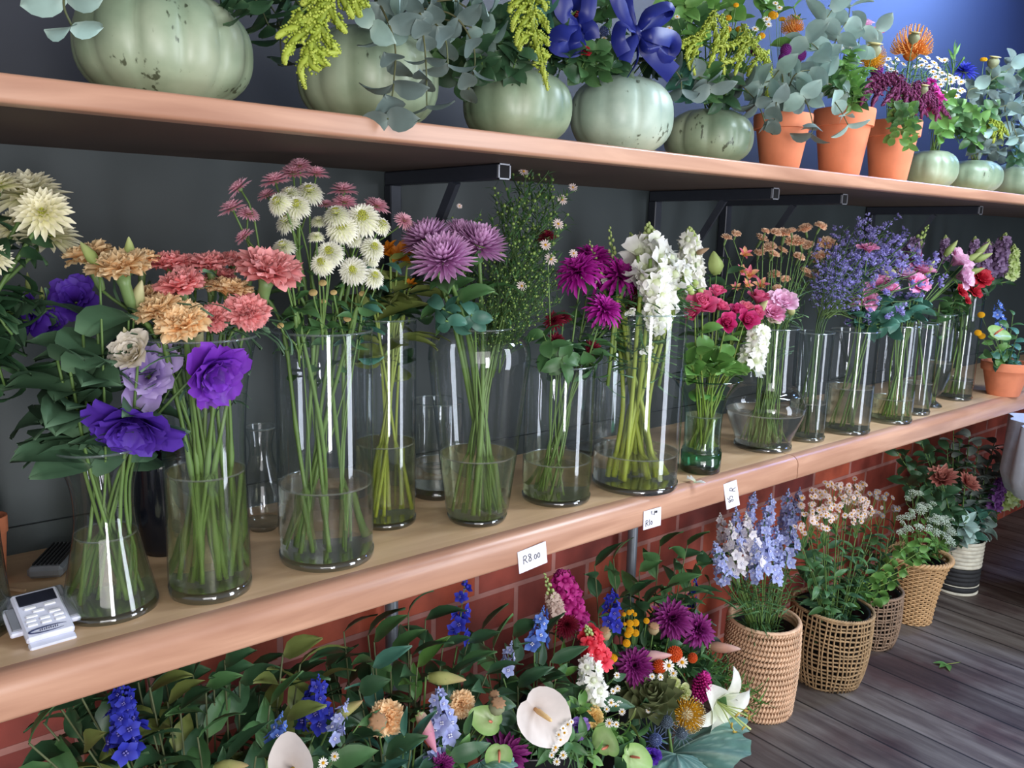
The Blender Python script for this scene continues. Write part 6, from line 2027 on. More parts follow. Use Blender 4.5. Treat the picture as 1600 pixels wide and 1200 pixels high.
for k in range(36):
    cutflower('b1', 'leafy_sprig', 'fine green delphinium stalk in the coiled basket', 'foliage', '', R.uniform(1125, 1245), R.uniform(850, 930), R.uniform(-.06, .05), 10, face(.1, .2, 1), [], sr=.0016, leaves=(.35, 1, 10, .06, .006, LEAF, 'needle', 10, 50))

DB = [eye_dome(YEL, .15, .05)]
def spray(key, px, py, dy, d, look, cat, n, m, spread, hh, where='', lf=LEAF, um=False):
    """a branching stem with several small flower heads"""
    v = VASES[key]
    c = at(px, py, v['c'].y + dy)
    ax = face(R.uniform(-.2, .2), .2, 1)
    fork = c - UPV * hh
    pts = stalk(key, fork, ax, 0)
    o = thing('daisy_spray' if not um else 'lace_flower', pts[0], look, cat, where, show=c)
    tw = MB()
    base = V(o.location)
    for i in range(n):
        e = c + V((R.uniform(-1, 1) * spread, R.uniform(-1, 1) * spread * .7, R.uniform(-.7, .8) * spread * .8))
        tw.tube([p - base for p in bez(fork, fork + ax * hh * .4, e - UPV * hh * .3, e, 4)], .0008, 4)
        s = d * mpp(c) * R.uniform(.8, 1.2)
        if um:
            me = umbel(m, i % 3, 20)
            M = zto(e - base, face(R.uniform(-.6, .6), .4, .9), s, R.random() * 6)
            p = link('twigs', me[0], o, M)
            link('florets', me[1], p)
        else:
            p = link('bloom', daisy(m, 13, .16, 2 + i % 2), o, zto(e - base, face(R.uniform(-.6, .6), R.uniform(.4, 1), R.uniform(.2, .8)), s, R.random() * 6))
            link('flower_eye', DB[0], p)
    tw.tube([p - base for p in pts], .0016, 5)
    link('stem', tw.mesh('stem', [G_STEM]), o)
    leaf_along(o, pts, .35, 1.0, 14, .045, .018, lf, 'leaf', -20, 40)
WB = 'in the netted basket'
for px, py, dy in ((1262, 782, -.02), (1280, 772, .0), (1300, 762, .02), (1322, 765, .02), (1270, 805, -.05), (1295, 785, -.04), (1325, 780, -.03), (1345, 785, .0), (1355, 798, -.02), (1310, 800, -.06), (1258, 820, -.06), (1340, 760, .05), (1340, 808, -.05), (1290, 815, -.08)):
    spray('b2', px, py, dy, 9.5, 'blush-white daisy spray', 'flower', 10, DAISYP, .03, .07, WB)
for k in range(26):
    cutflower('b2', 'leafy_sprig', 'leafy green daisy stalk', 'foliage', WB, R.uniform(1250, 1365), R.uniform(830, 920), R.uniform(-.06, .05), 10, face(.1, .2, 1), [], sr=.0015, leaves=(.4, 1, 12, .05, .024, LEAFD if k % 2 else LEAF, 'leaf', -10, 40))
for px, py, dy in ((1365, 775, .02), (1385, 780, .04), (1400, 795, .05), (1375, 800, .0)):
    spray('b3', px, py, dy, 9, 'greyish fine flower spray', 'flower', 6, petm('grey_white_daisy', (150, 146, 150), (176, 170, 172)), .025, .07, 'in the dimmer netted basket', LEAFD)
for k in range(12):
    cutflower('b3', 'leafy_sprig', 'dark leafy stalk', 'foliage', 'in the dimmer netted basket', R.uniform(1350, 1400), R.uniform(820, 900), R.uniform(-.05, .03), 10, face(.1, .2, 1), [], sr=.0015, leaves=(.4, 1, 12, .05, .024, LEAFD, 'leaf', -10, 40))
UMW = petm('lace_flower_white', (200, 220, 190), (226, 236, 222))
for px, py, dy in ((1428, 778, -.0), (1435, 800, -.02), (1448, 795, -.03), (1460, 815, -.04), (1475, 820, -.03), (1485, 832, -.02), (1420, 812, -.04), (1440, 830, -.05), (1466, 838, -.05), (1410, 830, -.05), (1480, 848, -.04)):
    spray('b4', px, py, dy, 13, 'white lace flower leaning over the wicker basket', 'flower', 5, UMW, .025, .06, '', LEAFL, True)
for px, py, dy in ((1430, 880, -.06), (1410, 900, -.06), (1390, 920, -.06), (1400, 870, -.04), (1420, 850, -.04), (1375, 940, -.07), (1440, 860, -.05)):
    cutflower('b2', 'leafy_sprig', 'bright green parsley-like stem leaning from the netted basket', 'foliage', '', px, py, dy, 14, face(.6, .3, .8), [], sm=G_STEM2, sr=.0018, leaves=(.6, 1, 12, .04, .026, LEAFL, 'oval', -10, 50))
for px, py in ((1450, 860), (1470, 870), (1435, 850), (1460, 850)):
    cutflower('b4', 'leafy_sprig', 'dark leafy stalk in the wicker basket', 'foliage', '', px, py, -.02, 14, face(.2, .3, .8), [], sr=.0016, leaves=(.5, 1, 10, .05, .024, LEAF))
# the dim bunch in the banded basket
PROT = petm('protea_dusty_pink', (140, 70, 60), (186, 110, 100), (206, 140, 124))
for px, py, d, ax, l in ((1472, 748, 50, face(-.3, .5, .8), 'dusty pink protea, larger, in the dim far bunch'), (1512, 756, 40, face(.3, .5, .7), 'salmon protea beside the larger pink one')):
    cutflower('b5', 'protea', l, 'flower', '', px, py, -.04, d, ax, [(mum(PROT, 4, 14, .2, 30, 86, 10), [sepal_cup(CALYX)])], sr=.003, leaves=(.6, .95, 10, .06, .02, LEAFD))
GREYL = leafm('grey_felt_leaf', (110, 122, 116), (140, 150, 140), rough=.7)
for px, py, m, dy in ((1515, 680, GREYL, .0), (1530, 695, GREYL, .0), (1500, 690, LEAFD, .02), (1555, 690, GREYL, -.02), (1570, 705, GREYL, -.02), (1545, 720, GREYL, -.02), (1450, 700, LEAFD, .04), (1420, 720, LEAFD, .05), (1480, 700, LEAFD, .04), (1440, 740, LEAFD, .0), (1410, 745, LEAFD, .03), (1490, 790, LEAFD, -.03), (1460, 780, LEAFD, -.02), (1530, 800, LEAFB, -.06), (1545, 820, EUCA, -.06), (1510, 815, EUCA, -.06), (1540, 760, LEAFD, -.02), (1590, 700, GREYL, -.02), (1585, 720, GREYL, -.03), (1535, 740, GREYL, .0), (1565, 730, GREYL, .01), (1500, 720, LEAFD, .03), (1460, 720, LEAFD, .03), (1430, 760, LEAFD, .02), (1475, 770, GREYL, .02), (1520, 780, LEAFD, .0), (1550, 790, LEAFD, -.01), (1440, 690, LEAFD, .05), (1490, 670, GREYL, .04), (1400, 700, LEAFD, .05)):
    cutflower('b5', 'leafy_sprig', 'grey felted sprig in the dim far bunch' if m is GREYL else 'dark sprig in the dim far bunch' if m is LEAFD else 'blue-green sprig at the banded basket rim', 'foliage', '', px, py, dy, 14, face(R.uniform(-.4, .4), .3, .8), [], sr=.002, leaves=(.6, 1, 22, .065, .036, m, 'oval', -10, 50))
for tip, foot, m, l in (((1568, 745), (1552, 790), petm('stock_violet', (90, 40, 110), (136, 76, 160), (166, 120, 190)), 'violet stock leaning from the far bunch'), ((1585, 725), (1575, 785), SNBUD, 'green-budded stock beside the paper wrap')):
    spike('b5', 'stock', l, 'flower', '', tip, foot, -.06, m, SNBUD, n=16, fs=.4, budz=.85, seed=8)
# paper-wrapped bunch at the photo edge: the paper fans out above a tall black bucket
c = at(1694, 790, -.60)
PAPER = plain('pale_blue_paper', (222, 232, 246), rough=.7)
zb, zt = at(1600, 838, -.60).z, at(1600, 715, -.60).z
o = thing('bucket', (c.x, c.y, 0), 'tall black bucket at the photo edge holding the paper-wrapped bunch', 'bucket', show=c)
b = MB(); b.lathe([(.001, 0), (.07, 0), (.09, zb - .02), (.095, zb), (.085, zb), (.07, .02), (.001, .02)], 36)
link('body', b.mesh('body', [BLACKP], auto=40), o)
b = MB(); b.lathe([(.093 + .004 * cos(a), zb + .004 * sin(a)) for a in [i * pi / 4 for i in range(9)]], 36)
link('rim', b.mesh('rim', [BLACKP]), o)
rw = 118 * mpp(c)
o = thing('paper_wrap', (c.x, c.y, zb - .12), 'pale blue paper fanning out around a wrapped bunch at the photo edge', 'wrapping', show=c)
fw = lambda a, z: 1 + (.05 * sin(5 * a) + .04 * sin(13 * a + 1)) * max(0, z) / (zt - zb)
b = MB()
b.lathe([(.05, .0), (.06, .12), (rw * .92, .135), (rw, .20), (rw * .95, zt - zb + .12)], 60, fn=fw)
b.lathe([(rw * .94, zt - zb + .12), (rw * .98, .20), (rw * .9, .14), (.058, .125), (.046, .005)], 60, fn=fw)
link('wrap', b.mesh('wrap', [PAPER]), o)
b = MB(); b.lathe([(.062 + .003 * cos(a), .10 + .006 * sin(a)) for a in [i * pi / 4 for i in range(9)]], 24)
link('tie', b.mesh('tie', [GREYP]), o)

# ------------------------------------------------------------------ plant pot at the far end of the lower shelf
c, r, h = POTC
VASES['pt'] = dict(c=V(c), r=r, h=h, rad=lambda z: r * .7, w=None, bh=h * .86)
for px, py, m, look in ((1545, 520, LEAFL, 'light green leaf shoot'), (1560, 530, LEAFL, 'light green leaf shoot'), (1575, 510, LEAF, 'mid-green leaf shoot'), (1590, 520, LEAFB, 'blue-green leaf shoot'), (1570, 545, LEAFB, 'blue-green leaf shoot'), (1553, 550, LEAFB, 'blue-green leaf shoot'), (1595, 545, LEAFB, 'blue-green leaf shoot'), (1540, 545, LEAF, 'mid-green leaf shoot'), (1585, 490, LEAF, 'mid-green leaf shoot'), (1563, 500, LEAF, 'mid-green leaf shoot')):
    cutflower('pt', 'leafy_sprig', look, 'foliage', 'in the far terracotta pot', px, py, R.uniform(-.05, .02), 14, face(R.uniform(-.5, .5), .4, .7), [], sr=.0015, leaves=(.35, 1, 9, .04, .024, m, 'oval', -20, 40))
spike('pt', 'delphinium', 'sky blue florets above the far terracotta pot', 'flower', '', (1560, 468), (1562, 505), .0, SKY, None, n=9, fs=.45, seed=3, delph=True, me=DELE, w=.14)
for px, py in ((1533, 492), (1528, 520), (1534, 525)):
    cutflower('pt', 'button_flower', 'yellow button flower by the far terracotta pot', 'flower', '', px, py, -.02, 11, face(-.3, .5, .7), [(button(CRAS, 0, .75), [])], sr=.0008, off=0)
k_ = at(1556, 518, VASES['pt']['c'].y - .06)
cutflower('pt', 'anthurium', 'green and coral anthurium in the far terracotta pot', 'flower', '', 1556, 520, -.06, 34, face(.1, .6, .7), [(spathe(GSPATH), [spadix(SPADR)])], sr=.002)
# ------------------------------------------------------------------ arrangements in the pumpkins and pots on the upper shelf
for k, q in PUMP.items():
    VASES[k] = dict(c=q['c'], r=q['r'], h=q['top'], rad=(lambda z, q=q: q['r'] * .33), w=None, bh=q['top'] * .8)
for k, q in UPOT.items():
    VASES[k] = dict(c=q['c'], r=q['r'], h=q['top'], rad=(lambda z, q=q: q['r'] * .72), w=None, bh=q['top'] * .88)

def branch(key, pts, m, look, where='', ln=.05, w=.042, n=9, shape='oval', lo=.12, hi=1.0, name='eucalyptus_sprig', sm=G_BROWN, droop=-10, up=25, pair=True, r=.0014):
    """a sprig rising from a container and following photo points (px, py, y)"""
    v = VASES[key]
    ps = [at(*q) for q in pts]
    root = v['c'] + V((R.uniform(-.5, .5) * v['rad'](0), R.uniform(-.5, .5) * v['rad'](0), v['bh'] + .008))
    lip = v['c'] + V((0, 0, v['h'] + .03)) + (V((ps[0].x - v['c'].x, ps[0].y - v['c'].y, 0))) * .35
    path = spline([root, lip] + ps, 6)
    o = thing(name, root, look, 'foliage', where, show=ps[len(ps) // 2])
    stem_part(o, path, r, sm)
    tot = len(path)
    a = lo + (1 - lo) * (7 / tot if len(ps) > 1 else .3)
    leaf_along(o, path, a, hi, n, ln, w, m, shape, droop, up, .5, pair)
    return o

WP2 = 'over the second pumpkin'
E1, E2 = EUCA, EUCD
for pts, m, n, ln in (([(600, 20, -.47), (617, 70, -.50), (616, 120, -.51), (610, 170, -.52), (606, 186, -.53)], E2, 6, .046), ([(650, 10, -.46), (662, 60, -.50), (666, 110, -.51), (667, 165, -.52)], E2, 6, .036), ([(700, 20, -.42), (735, 60, -.44), (742, 100, -.45), (732, 140, -.46)], E2, 5, .042),
                      ([(690, 30, -.4), (730, 40, -.42), (770, 62, -.43)], E1, 4, .044), ([(640, 20, -.45), (610, 40, -.47), (582, 40, -.48)], E1, 3, .042), ([(700, 0, -.4), (730, 12, -.42), (765, 20, -.43)], E1, 4, .042), ([(670, 30, -.44), (695, 60, -.47), (700, 100, -.48)], E2, 4, .042)):
    branch('p2', pts, m, 'hanging dull eucalyptus sprig' if m is E2 else 'silvery eucalyptus sprig', WP2, ln, ln * .85, n)
branch('p1', [(130, -30, -.45), (105, -20, -.47), (100, 10, -.48), (112, 40, -.48)], E1, 'grey eucalyptus leaf tip hanging beside the largest pumpkin', '', .05, .03, 3)
for pts in ([(360, -30, -.3), (400, 0, -.3), (420, 40, -.3)], [(380, -20, -.25), (430, 20, -.25), (440, 90, -.25)], [(400, -30, -.3), (450, -10, -.3), (470, 10, -.32)], [(350, -30, -.42), (375, -5, -.44), (385, 15, -.44)]):
    branch('p1', pts, LEAFD, 'dark foliage between the two largest pumpkins', '', .05, .03, 7, 'leaf', name='leafy_sprig')
for px, py in ((600, 20), (640, 30), (690, 60), (720, 110), (750, 60), (700, 30)):
    branch('p2', [(px, py - 20, -.33), (px + R.uniform(-20, 20), py + 20, -.36)], LEAF if px % 20 else LEAFD, 'dark leafy sprig behind the eucalyptus', '', .05, .034, 7, 'leaf', name='leafy_sprig')

AMG = petm('amaranth_chartreuse', (120, 136, 40), (172, 188, 70), (196, 206, 96), var=.08)
AMB = petm('amaranth_burgundy', (70, 20, 50), (112, 40, 84), (140, 66, 108), var=.08)
AMR = petm('amaranth_red', (110, 10, 30), (160, 24, 50), (180, 50, 70))
def amaranth(key, look, m, paths, y, r=.006, where='', seed=0):
    ps = [[at(px, py, y + (q[0] if (q := rest) else 0)) for px, py, *rest in path] for path in paths]
    v = VASES[key]
    root = v['c'] + V((0, 0, v['bh'] + .01))
    o = thing('amaranth', root, look, 'flower', where, show=ps[0][len(ps[0]) // 2])
    top = ps[0][0]
    b = MB()
    b.tube([p - root for p in spline([root, v['c'] + V((0, 0, v['h'] + .04)), top], 6)], .0026, 6)
    for q in ps[1:]:
        b.tube([top - root, q[0] - root], .0014, 4)
    link('stem', b.mesh('stem', [G_STEM2]), o)
    oo, me = plume('tassel', m, ps, seed, r)
    link('tassel', me, o, Matrix.Translation(oo - root))

amaranth('p2', 'chartreuse amaranth plume hanging beside the second pumpkin', AMG, [[(520, -22), (500, 35), (478, 88), (470, 110), (478, 140)], [(505, 5), (470, 35), (440, 52), (431, 60)], [(500, 30), (462, 60), (446, 88), (446, 102)], [(512, 10), (530, 38), (542, 52)], [(500, 40), (512, 62), (532, 84)], [(486, 66), (500, 82), (530, 82)], [(480, 80), (500, 95), (516, 102)], [(478, 85), (490, 104), (502, 108)], [(545, -15), (562, 2), (578, 10)], [(540, -20), (560, 18), (562, 28)], [(505, -10), (480, 0), (470, 8)], [(470, 20), (460, 40), (463, 52)], [(515, -5), (490, 20), (476, 50)], [(530, -10), (545, 15), (552, 30)]], -.50, .0068)
amaranth('p3', 'chartreuse amaranth plume standing on the scratched pumpkin', AMG, [[(828, -10), (832, 40), (842, 85), (850, 115), (856, 142)], [(826, 0), (806, 25), (800, 50)], [(830, 20), (812, 45), (806, 72)], [(832, 20), (848, 30), (858, 52)], [(836, 50), (852, 62), (858, 72)], [(842, 80), (852, 86), (859, 88)], [(818, -5), (800, 10), (795, 20)], [(838, 0), (850, 5), (853, 18)], [(830, 50), (815, 62), (812, 80)], [(845, 90), (838, 98), (832, 100)]], -.47, .0066)
amaranth('p5', 'chartreuse amaranth arching over the small lumpy pumpkin', AMG, [[(1118, 20), (1090, 62), (1074, 82), (1078, 110)], [(1112, 30), (1120, 60), (1112, 92), (1107, 106)], [(1105, 45), (1082, 90), (1086, 118)], [(1125, 25), (1135, 50), (1130, 70)], [(1100, 55), (1060, 75), (1052, 95)], [(1130, 45), (1128, 85), (1132, 118)]], -.45, .006)
amaranth('p5', 'chartreuse amaranth reaching to the first terracotta pot', AMG, [[(1160, 40), (1178, 72), (1198, 100), (1200, 140), (1196, 178)], [(1165, 60), (1150, 92), (1128, 98)], [(1170, 66), (1152, 105), (1148, 118)], [(1165, 55), (1148, 70), (1122, 72)], [(1175, 70), (1185, 60), (1186, 55)], [(1180, 78), (1196, 84), (1202, 78)], [(1185, 90), (1170, 112), (1172, 122)], [(1195, 110), (1205, 128), (1207, 160), (1203, 182)], [(1178, 80), (1196, 92), (1206, 108)]], -.455, .0058)
amaranth('p7', 'small yellow-green amaranth above the squat pumpkin', AMG, [[(1545, 185), (1560, 200), (1566, 228)], [(1548, 190), (1540, 215)], [(1552, 192), (1552, 224)], [(1558, 190), (1576, 212)]], -.43, .007)
amaranth('t3', 'burgundy amaranth clustered over the shaded terracotta pot', AMB, [[(1400, 120), (1380, 130), (1360, 145), (1348, 162)], [(1398, 118), (1372, 122), (1350, 132)], [(1400, 122), (1395, 145), (1378, 165)], [(1402, 120), (1404, 140), (1396, 168)], [(1400, 125), (1415, 148), (1412, 168)], [(1395, 125), (1370, 150), (1362, 168)], [(1405, 118), (1410, 128), (1424, 150)], [(1392, 122), (1360, 128), (1344, 150)], [(1385, 128), (1352, 145), (1345, 165)]], -.47, .0075)
amaranth('t3', 'burgundy amaranth sweeping beyond the shaded terracotta pot', AMB, [[(1425, 135), (1445, 145), (1468, 165), (1486, 186)], [(1425, 138), (1450, 158), (1470, 186)], [(1420, 138), (1435, 160), (1450, 182)], [(1430, 132), (1452, 138), (1470, 152)], [(1424, 142), (1425, 165), (1432, 180)], [(1432, 140), (1455, 150), (1478, 180)], [(1435, 138), (1462, 170), (1462, 190)], [(1428, 136), (1440, 150), (1440, 186)]], -.46, .0072, seed=2)
amaranth('p3', 'short dark red amaranth beside the blue ribbon', AMR, [[(902, 18), (908, 45), (914, 68)], [(904, 25), (916, 50), (918, 62)], [(900, 22), (904, 50), (908, 70)]], -.42, .006, seed=3)

# blue satin ribbon
def satin():
    m, nt, out = newmat('blue_satin_ribbon')
    pb = N(nt, 'ShaderNodeBsdfPrincipled')
    pb.inputs['Base Color'].default_value = C((28, 38, 118))
    pb.inputs['Roughness'].default_value = .42
    tr = N(nt, 'ShaderNodeBsdfTranslucent'); tr.inputs['Color'].default_value = C((60, 80, 190))
    mx = N(nt, 'ShaderNodeMixShader'); mx.inputs[0].default_value = .18
    L(nt, pb.outputs[0], mx.inputs[1]); L(nt, tr.outputs[0], mx.inputs[2]); L(nt, mx.outputs[0], out.inputs[0])
    return m
SATIN = satin()
def ribbon(look, center, loops, tails, width, y):
    c = at(*center, y)
    o = thing('ribbon_bow', c, look, 'ribbon', show=c)
    def strip(nm, pts, w0, twist0, twist1):
        ps = spline(pts, 7)
        up = V((0, 0, 1))
        rows, n = [], len(ps)
        for side in (0.0006, -.0006):
            pass
        b = MB()
        top, bot = [], []
        for i, p in enumerate(ps):
            d = (ps[min(i + 1, n - 1)] - ps[max(i - 1, 0)]).normalized()
            wv = d.cross(TC).normalized()
            wv = Quaternion(d, twist0 + (twist1 - twist0) * i / (n - 1)) @ wv
            f = w0 * (.28 + .72 * min(1, 4 * i / n, 4.0 * (n - 1 - i) / n if nm == 'loop' else 1)) / 2
            nn = d.cross(wv).normalized() * .0004
            e = p - c
            top.append([e + wv * f * u + nn + TC * (.004 * (1 - u * u)) for u in (-1, -.5, 0, .5, 1)])
            bot.append([e + wv * f * u - nn + TC * (.004 * (1 - u * u)) for u in (1, .5, 0, -.5, -1)])
        b.grid([a + q for a, q in zip(top, bot)], [i / (n - 1) for i in range(n)], closed=True)
        link(nm, b.mesh(nm, [SATIN], auto=60), o)
    for pts, w, a, b_ in loops:
        strip('loop', [at(*q) for q in pts], w, a, b_)
    for pts, w, a, b_ in tails:
        strip('tail', [at(*q) for q in pts], w, a, b_)
    b = MB(); b.ball((0, 0, 0), (.010, .010, .013), seg=10, rings=6)
    link('knot', b.mesh('knot', [SATIN]), o)
ribbon('blue satin ribbon bow on the palest pumpkin', (995, 52), [([(995, 52, -.46), (976, 25, -.475), (962, -10, -.48), (970, -30, -.47), (980, 10, -.45), (995, 50, -.45)], .026, .1, .5), ([(996, 50, -.46), (1012, 24, -.48), (1040, 10, -.475), (1044, 20, -.455), (1018, 40, -.45), (998, 54, -.45)], .028, -.5, -.9), ([(996, 54, -.46), (1020, 55, -.485), (1050, 62, -.48), (1046, 80, -.46), (1018, 70, -.45), (998, 58, -.45)], .030, -.2, .5)],
       [([(994, 54, -.465), (984, 72, -.482), (976, 96, -.484)], .022, .3, .1), ([(998, 56, -.465), (1020, 84, -.478), (1052, 116, -.47)], .034, -.3, .2), ([(994, 56, -.465), (996, 92, -.478), (981, 120, -.48)], .007, 1.0, 1.5), ([(992, 50, -.465), (972, 40, -.48), (966, 62, -.485), (975, 84, -.485)], .024, .8, .2), ([(1000, 58, -.465), (1010, 78, -.49), (1030, 76, -.495)], .012, .4, 1.0), ([(998, 54, -.465), (1030, 90, -.48), (1048, 98, -.478)], .024, .5, .9)], .04, -.46)
ribbon('blue satin ribbon loops in front of dark red amaranth', (906, 38), [([(906, 38, -.43), (885, 25, -.44), (878, -10, -.44), (895, -18, -.43), (905, 10, -.42), (906, 36, -.42)], .034, .2, .3), ([(906, 40, -.43), (880, 48, -.45), (872, 68, -.45), (898, 72, -.44), (905, 55, -.43), (907, 40, -.42)], .034, .4, .1)],
       [([(906, 38, -.435), (918, 20, -.45), (922, -15, -.45)], .026, .3, .1), ([(908, 38, -.435), (922, 45, -.45), (926, 62, -.45)], .026, .1, .4), ([(904, 42, -.435), (894, 66, -.45), (902, 82, -.45)], .026, .2, .5)], .034, -.43)

def up(key, name, look, cat, px, py, y, d, ax, parts, where='', **k):
    return cutflower(key, name, look, cat, where, px, py, y - VASES[key]['c'].y, d, ax, parts, **k)
up('p4', 'thistle', 'blue-grey thistle head between the ribbons', 'flower', 943, 50, -.42, 30, face(0, .6, .6), [(thistle(THB, THB), [])], sr=.0014)
up('p3', 'lisianthus', 'small dark red bloom under the ribbon loops', 'flower', 911, 82, -.44, 26, face(.1, .7, .4), [(lisianthus(RED, .5, 10), LC)], sr=.0012)
for px, py, d, key in ((932, 52, 12, 'p4'), (938, 72, 15, 'p4'), (928, 46, 10, 'p4'), (944, 60, 10, 'p4'), (1046, 44, 11, 'p4'), (1042, 52, 10, 'p4'), (1058, 26, 10, 'p5'), (1180, 45, 12, 'p5'), (1174, 60, 12, 'p5'), (1198, 30, 14, 'p5'), (1201, 38, 12, 't1'), (1218, 12, 11, 't1'), (1212, 5, 10, 't1'), (1330, 72, 11, 't2'), (1313, 74, 12, 't2')):
    up(key, 'chamomile', 'little white daisy', 'flower', px, py, -.44, d, face(0, .7, .5), [(daisy(DAISYW, 13, .16, 2), EYEW)], 'on the upper shelf', sr=.0007, off=.05)
for px, py, d in ((1138, 28, 11), (1137, 46, 12), (1155, 46, 12), (1190, 56, 12), (1208, 24, 16), (1150, 8, 9)):
    up('p5', 'button_flower', 'yellow button flower', 'flower', px, py, -.42, d, face(0, .5, .8), [(button(CRAS, 0, .75), [])], 'above the small lumpy pumpkin', sr=.0008, off=0)
for px, py, d in ((1228, 78, 18), (1251, 86, 18), (1238, 92, 15), (1256, 108, 14), (1180, 78, 16), (1370, 110, 20), (1222, 90, 12)):
    up('t1' if px < 1300 else 't2', 'globe_flower', 'violet-magenta globe flower', 'flower', px, py, -.45, d, face(0, .6, .7), [(button(petm('globe_violet', (90, 24, 100), (136, 50, 140)), 0, 1.1), [])], 'on the upper shelf', sr=.001, off=0)
up('t1', 'pincushion_flower', 'small orange pincushion flower above the first terracotta pot', 'flower', 1238, 46, -.42, 34, face(-.2, .4, .8), [(pincushion(PINO, PINO), [])], sr=.002, off=.1)
up('t3', 'pincushion_flower', 'large orange pincushion flower standing highest', 'flower', 1424, 76, -.40, 60, face(0, .25, 1), [(pincushion(PINO, PINO), [])], 'over the shaded terracotta pot', sr=.003, off=.15)
up('t2', 'pincushion_flower', 'yellow pincushion flower beside the poppy pod', 'flower', 1360, 95, -.44, 42, face(.1, .6, .6), [(pincushion(PINY, PINY), [])], sr=.002, off=.1)
for px, py, d, key, l in ((1364, 80, 24, 't2', 'poppy seed pod beside the yellow pincushion'), (1428, 60, 18, 't3', 'poppy seed pod in the orange pincushion'), (1552, 98, 18, 'p7', 'poppy seed pod over the squat pumpkin'), (1443, 140, 14, 't3', 'grey-green seed pod among burgundy amaranth')):
    up(key, 'poppy_pod', l, 'seed pod', px, py, -.47 if px < 1500 else -.42, d, face(.05, .3, .9), [(poppy_pod(POD, PODL), [])], sr=.0012, arrive=.48, off=0)
up('t2', 'lisianthus', 'dusty pink bloom at the top of the middle pot', 'flower', 1346, 42, -.38, 34, face(0, .4, .8), [(lisianthus(LLP, .5, 13), LC)], sr=.0014)
up('t2', 'lisianthus', 'coral pink bloom behind silvery leaves', 'flower', 1366, 54, -.38, 30, face(.2, .4, .7), [(lisianthus(RSNAP, .5, 14), LC)], sr=.0014)
spike('t3', 'snapdragon', 'magenta floret spike beside the burgundy amaranth', 'flower', '', (1448, 128), (1462, 160), -.05, MAG, MAG, n=10, fs=.5, budz=.9, seed=4, sr=.0014, w=.12)
for k, (px, py) in enumerate(((1388, 92), (1396, 98), (1392, 108), (1386, 102), (1402, 92), (1398, 112), (1438, 92), (1446, 96), (1452, 104), (1460, 98), (1468, 92), (1476, 94), (1466, 106), (1472, 114), (1458, 112), (1484, 118), (1494, 122), (1502, 128), (1486, 128), (1478, 124), (1468, 124), (1462, 120), (1490, 140), (1484, 146), (1494, 150), (1500, 142), (1476, 144), (1480, 152), (1504, 140), (1470, 132), (1440, 102), (1450, 90), (1412, 100), (1432, 104))):
    up('t3' if px < 1465 else 'p6', 'chamomile', 'little white chamomile daisy', 'flower', px, py, -.40, 13 if px > 1450 else 11, face(R.uniform(-.4, .4), .6, .6), [(daisy(DAISYW, 13, .17, 2), EYEW)], 'over the round little pumpkin', sr=.0007, off=.05)
for px, py, d, l in ((1508, 108, 40, 'bright blue bloom behind chamomile'), (1545, 140, 34, 'dusky blue bloom over the squat pumpkin'), (1575, 120, 30, 'dusky blue bloom near the photo edge of the upper shelf'), (1590, 135, 26, 'dim blue bloom at the photo edge of the upper shelf')):
    up('p6' if px < 1530 else 'p7', 'cornflower', l, 'flower', px, py, -.38, d, face(0, .5, .7), [(mum(DELB if px < 1530 else THB, 4, 16, .1, 0, 70, -4), [sepal_cup(CALYX)])], sr=.0012)
for px, py in ((1537, 93), (1222, 30)):
    up('p7' if px > 1400 else 't1', 'button_flower', 'yellow button flower', 'flower', px, py, -.40, 11, face(0, .2, .9), [(button(CRAS, 0, .6), [])], 'near the end of the upper shelf' if px > 1400 else 'above the first terracotta pot', sr=.0008, off=0)

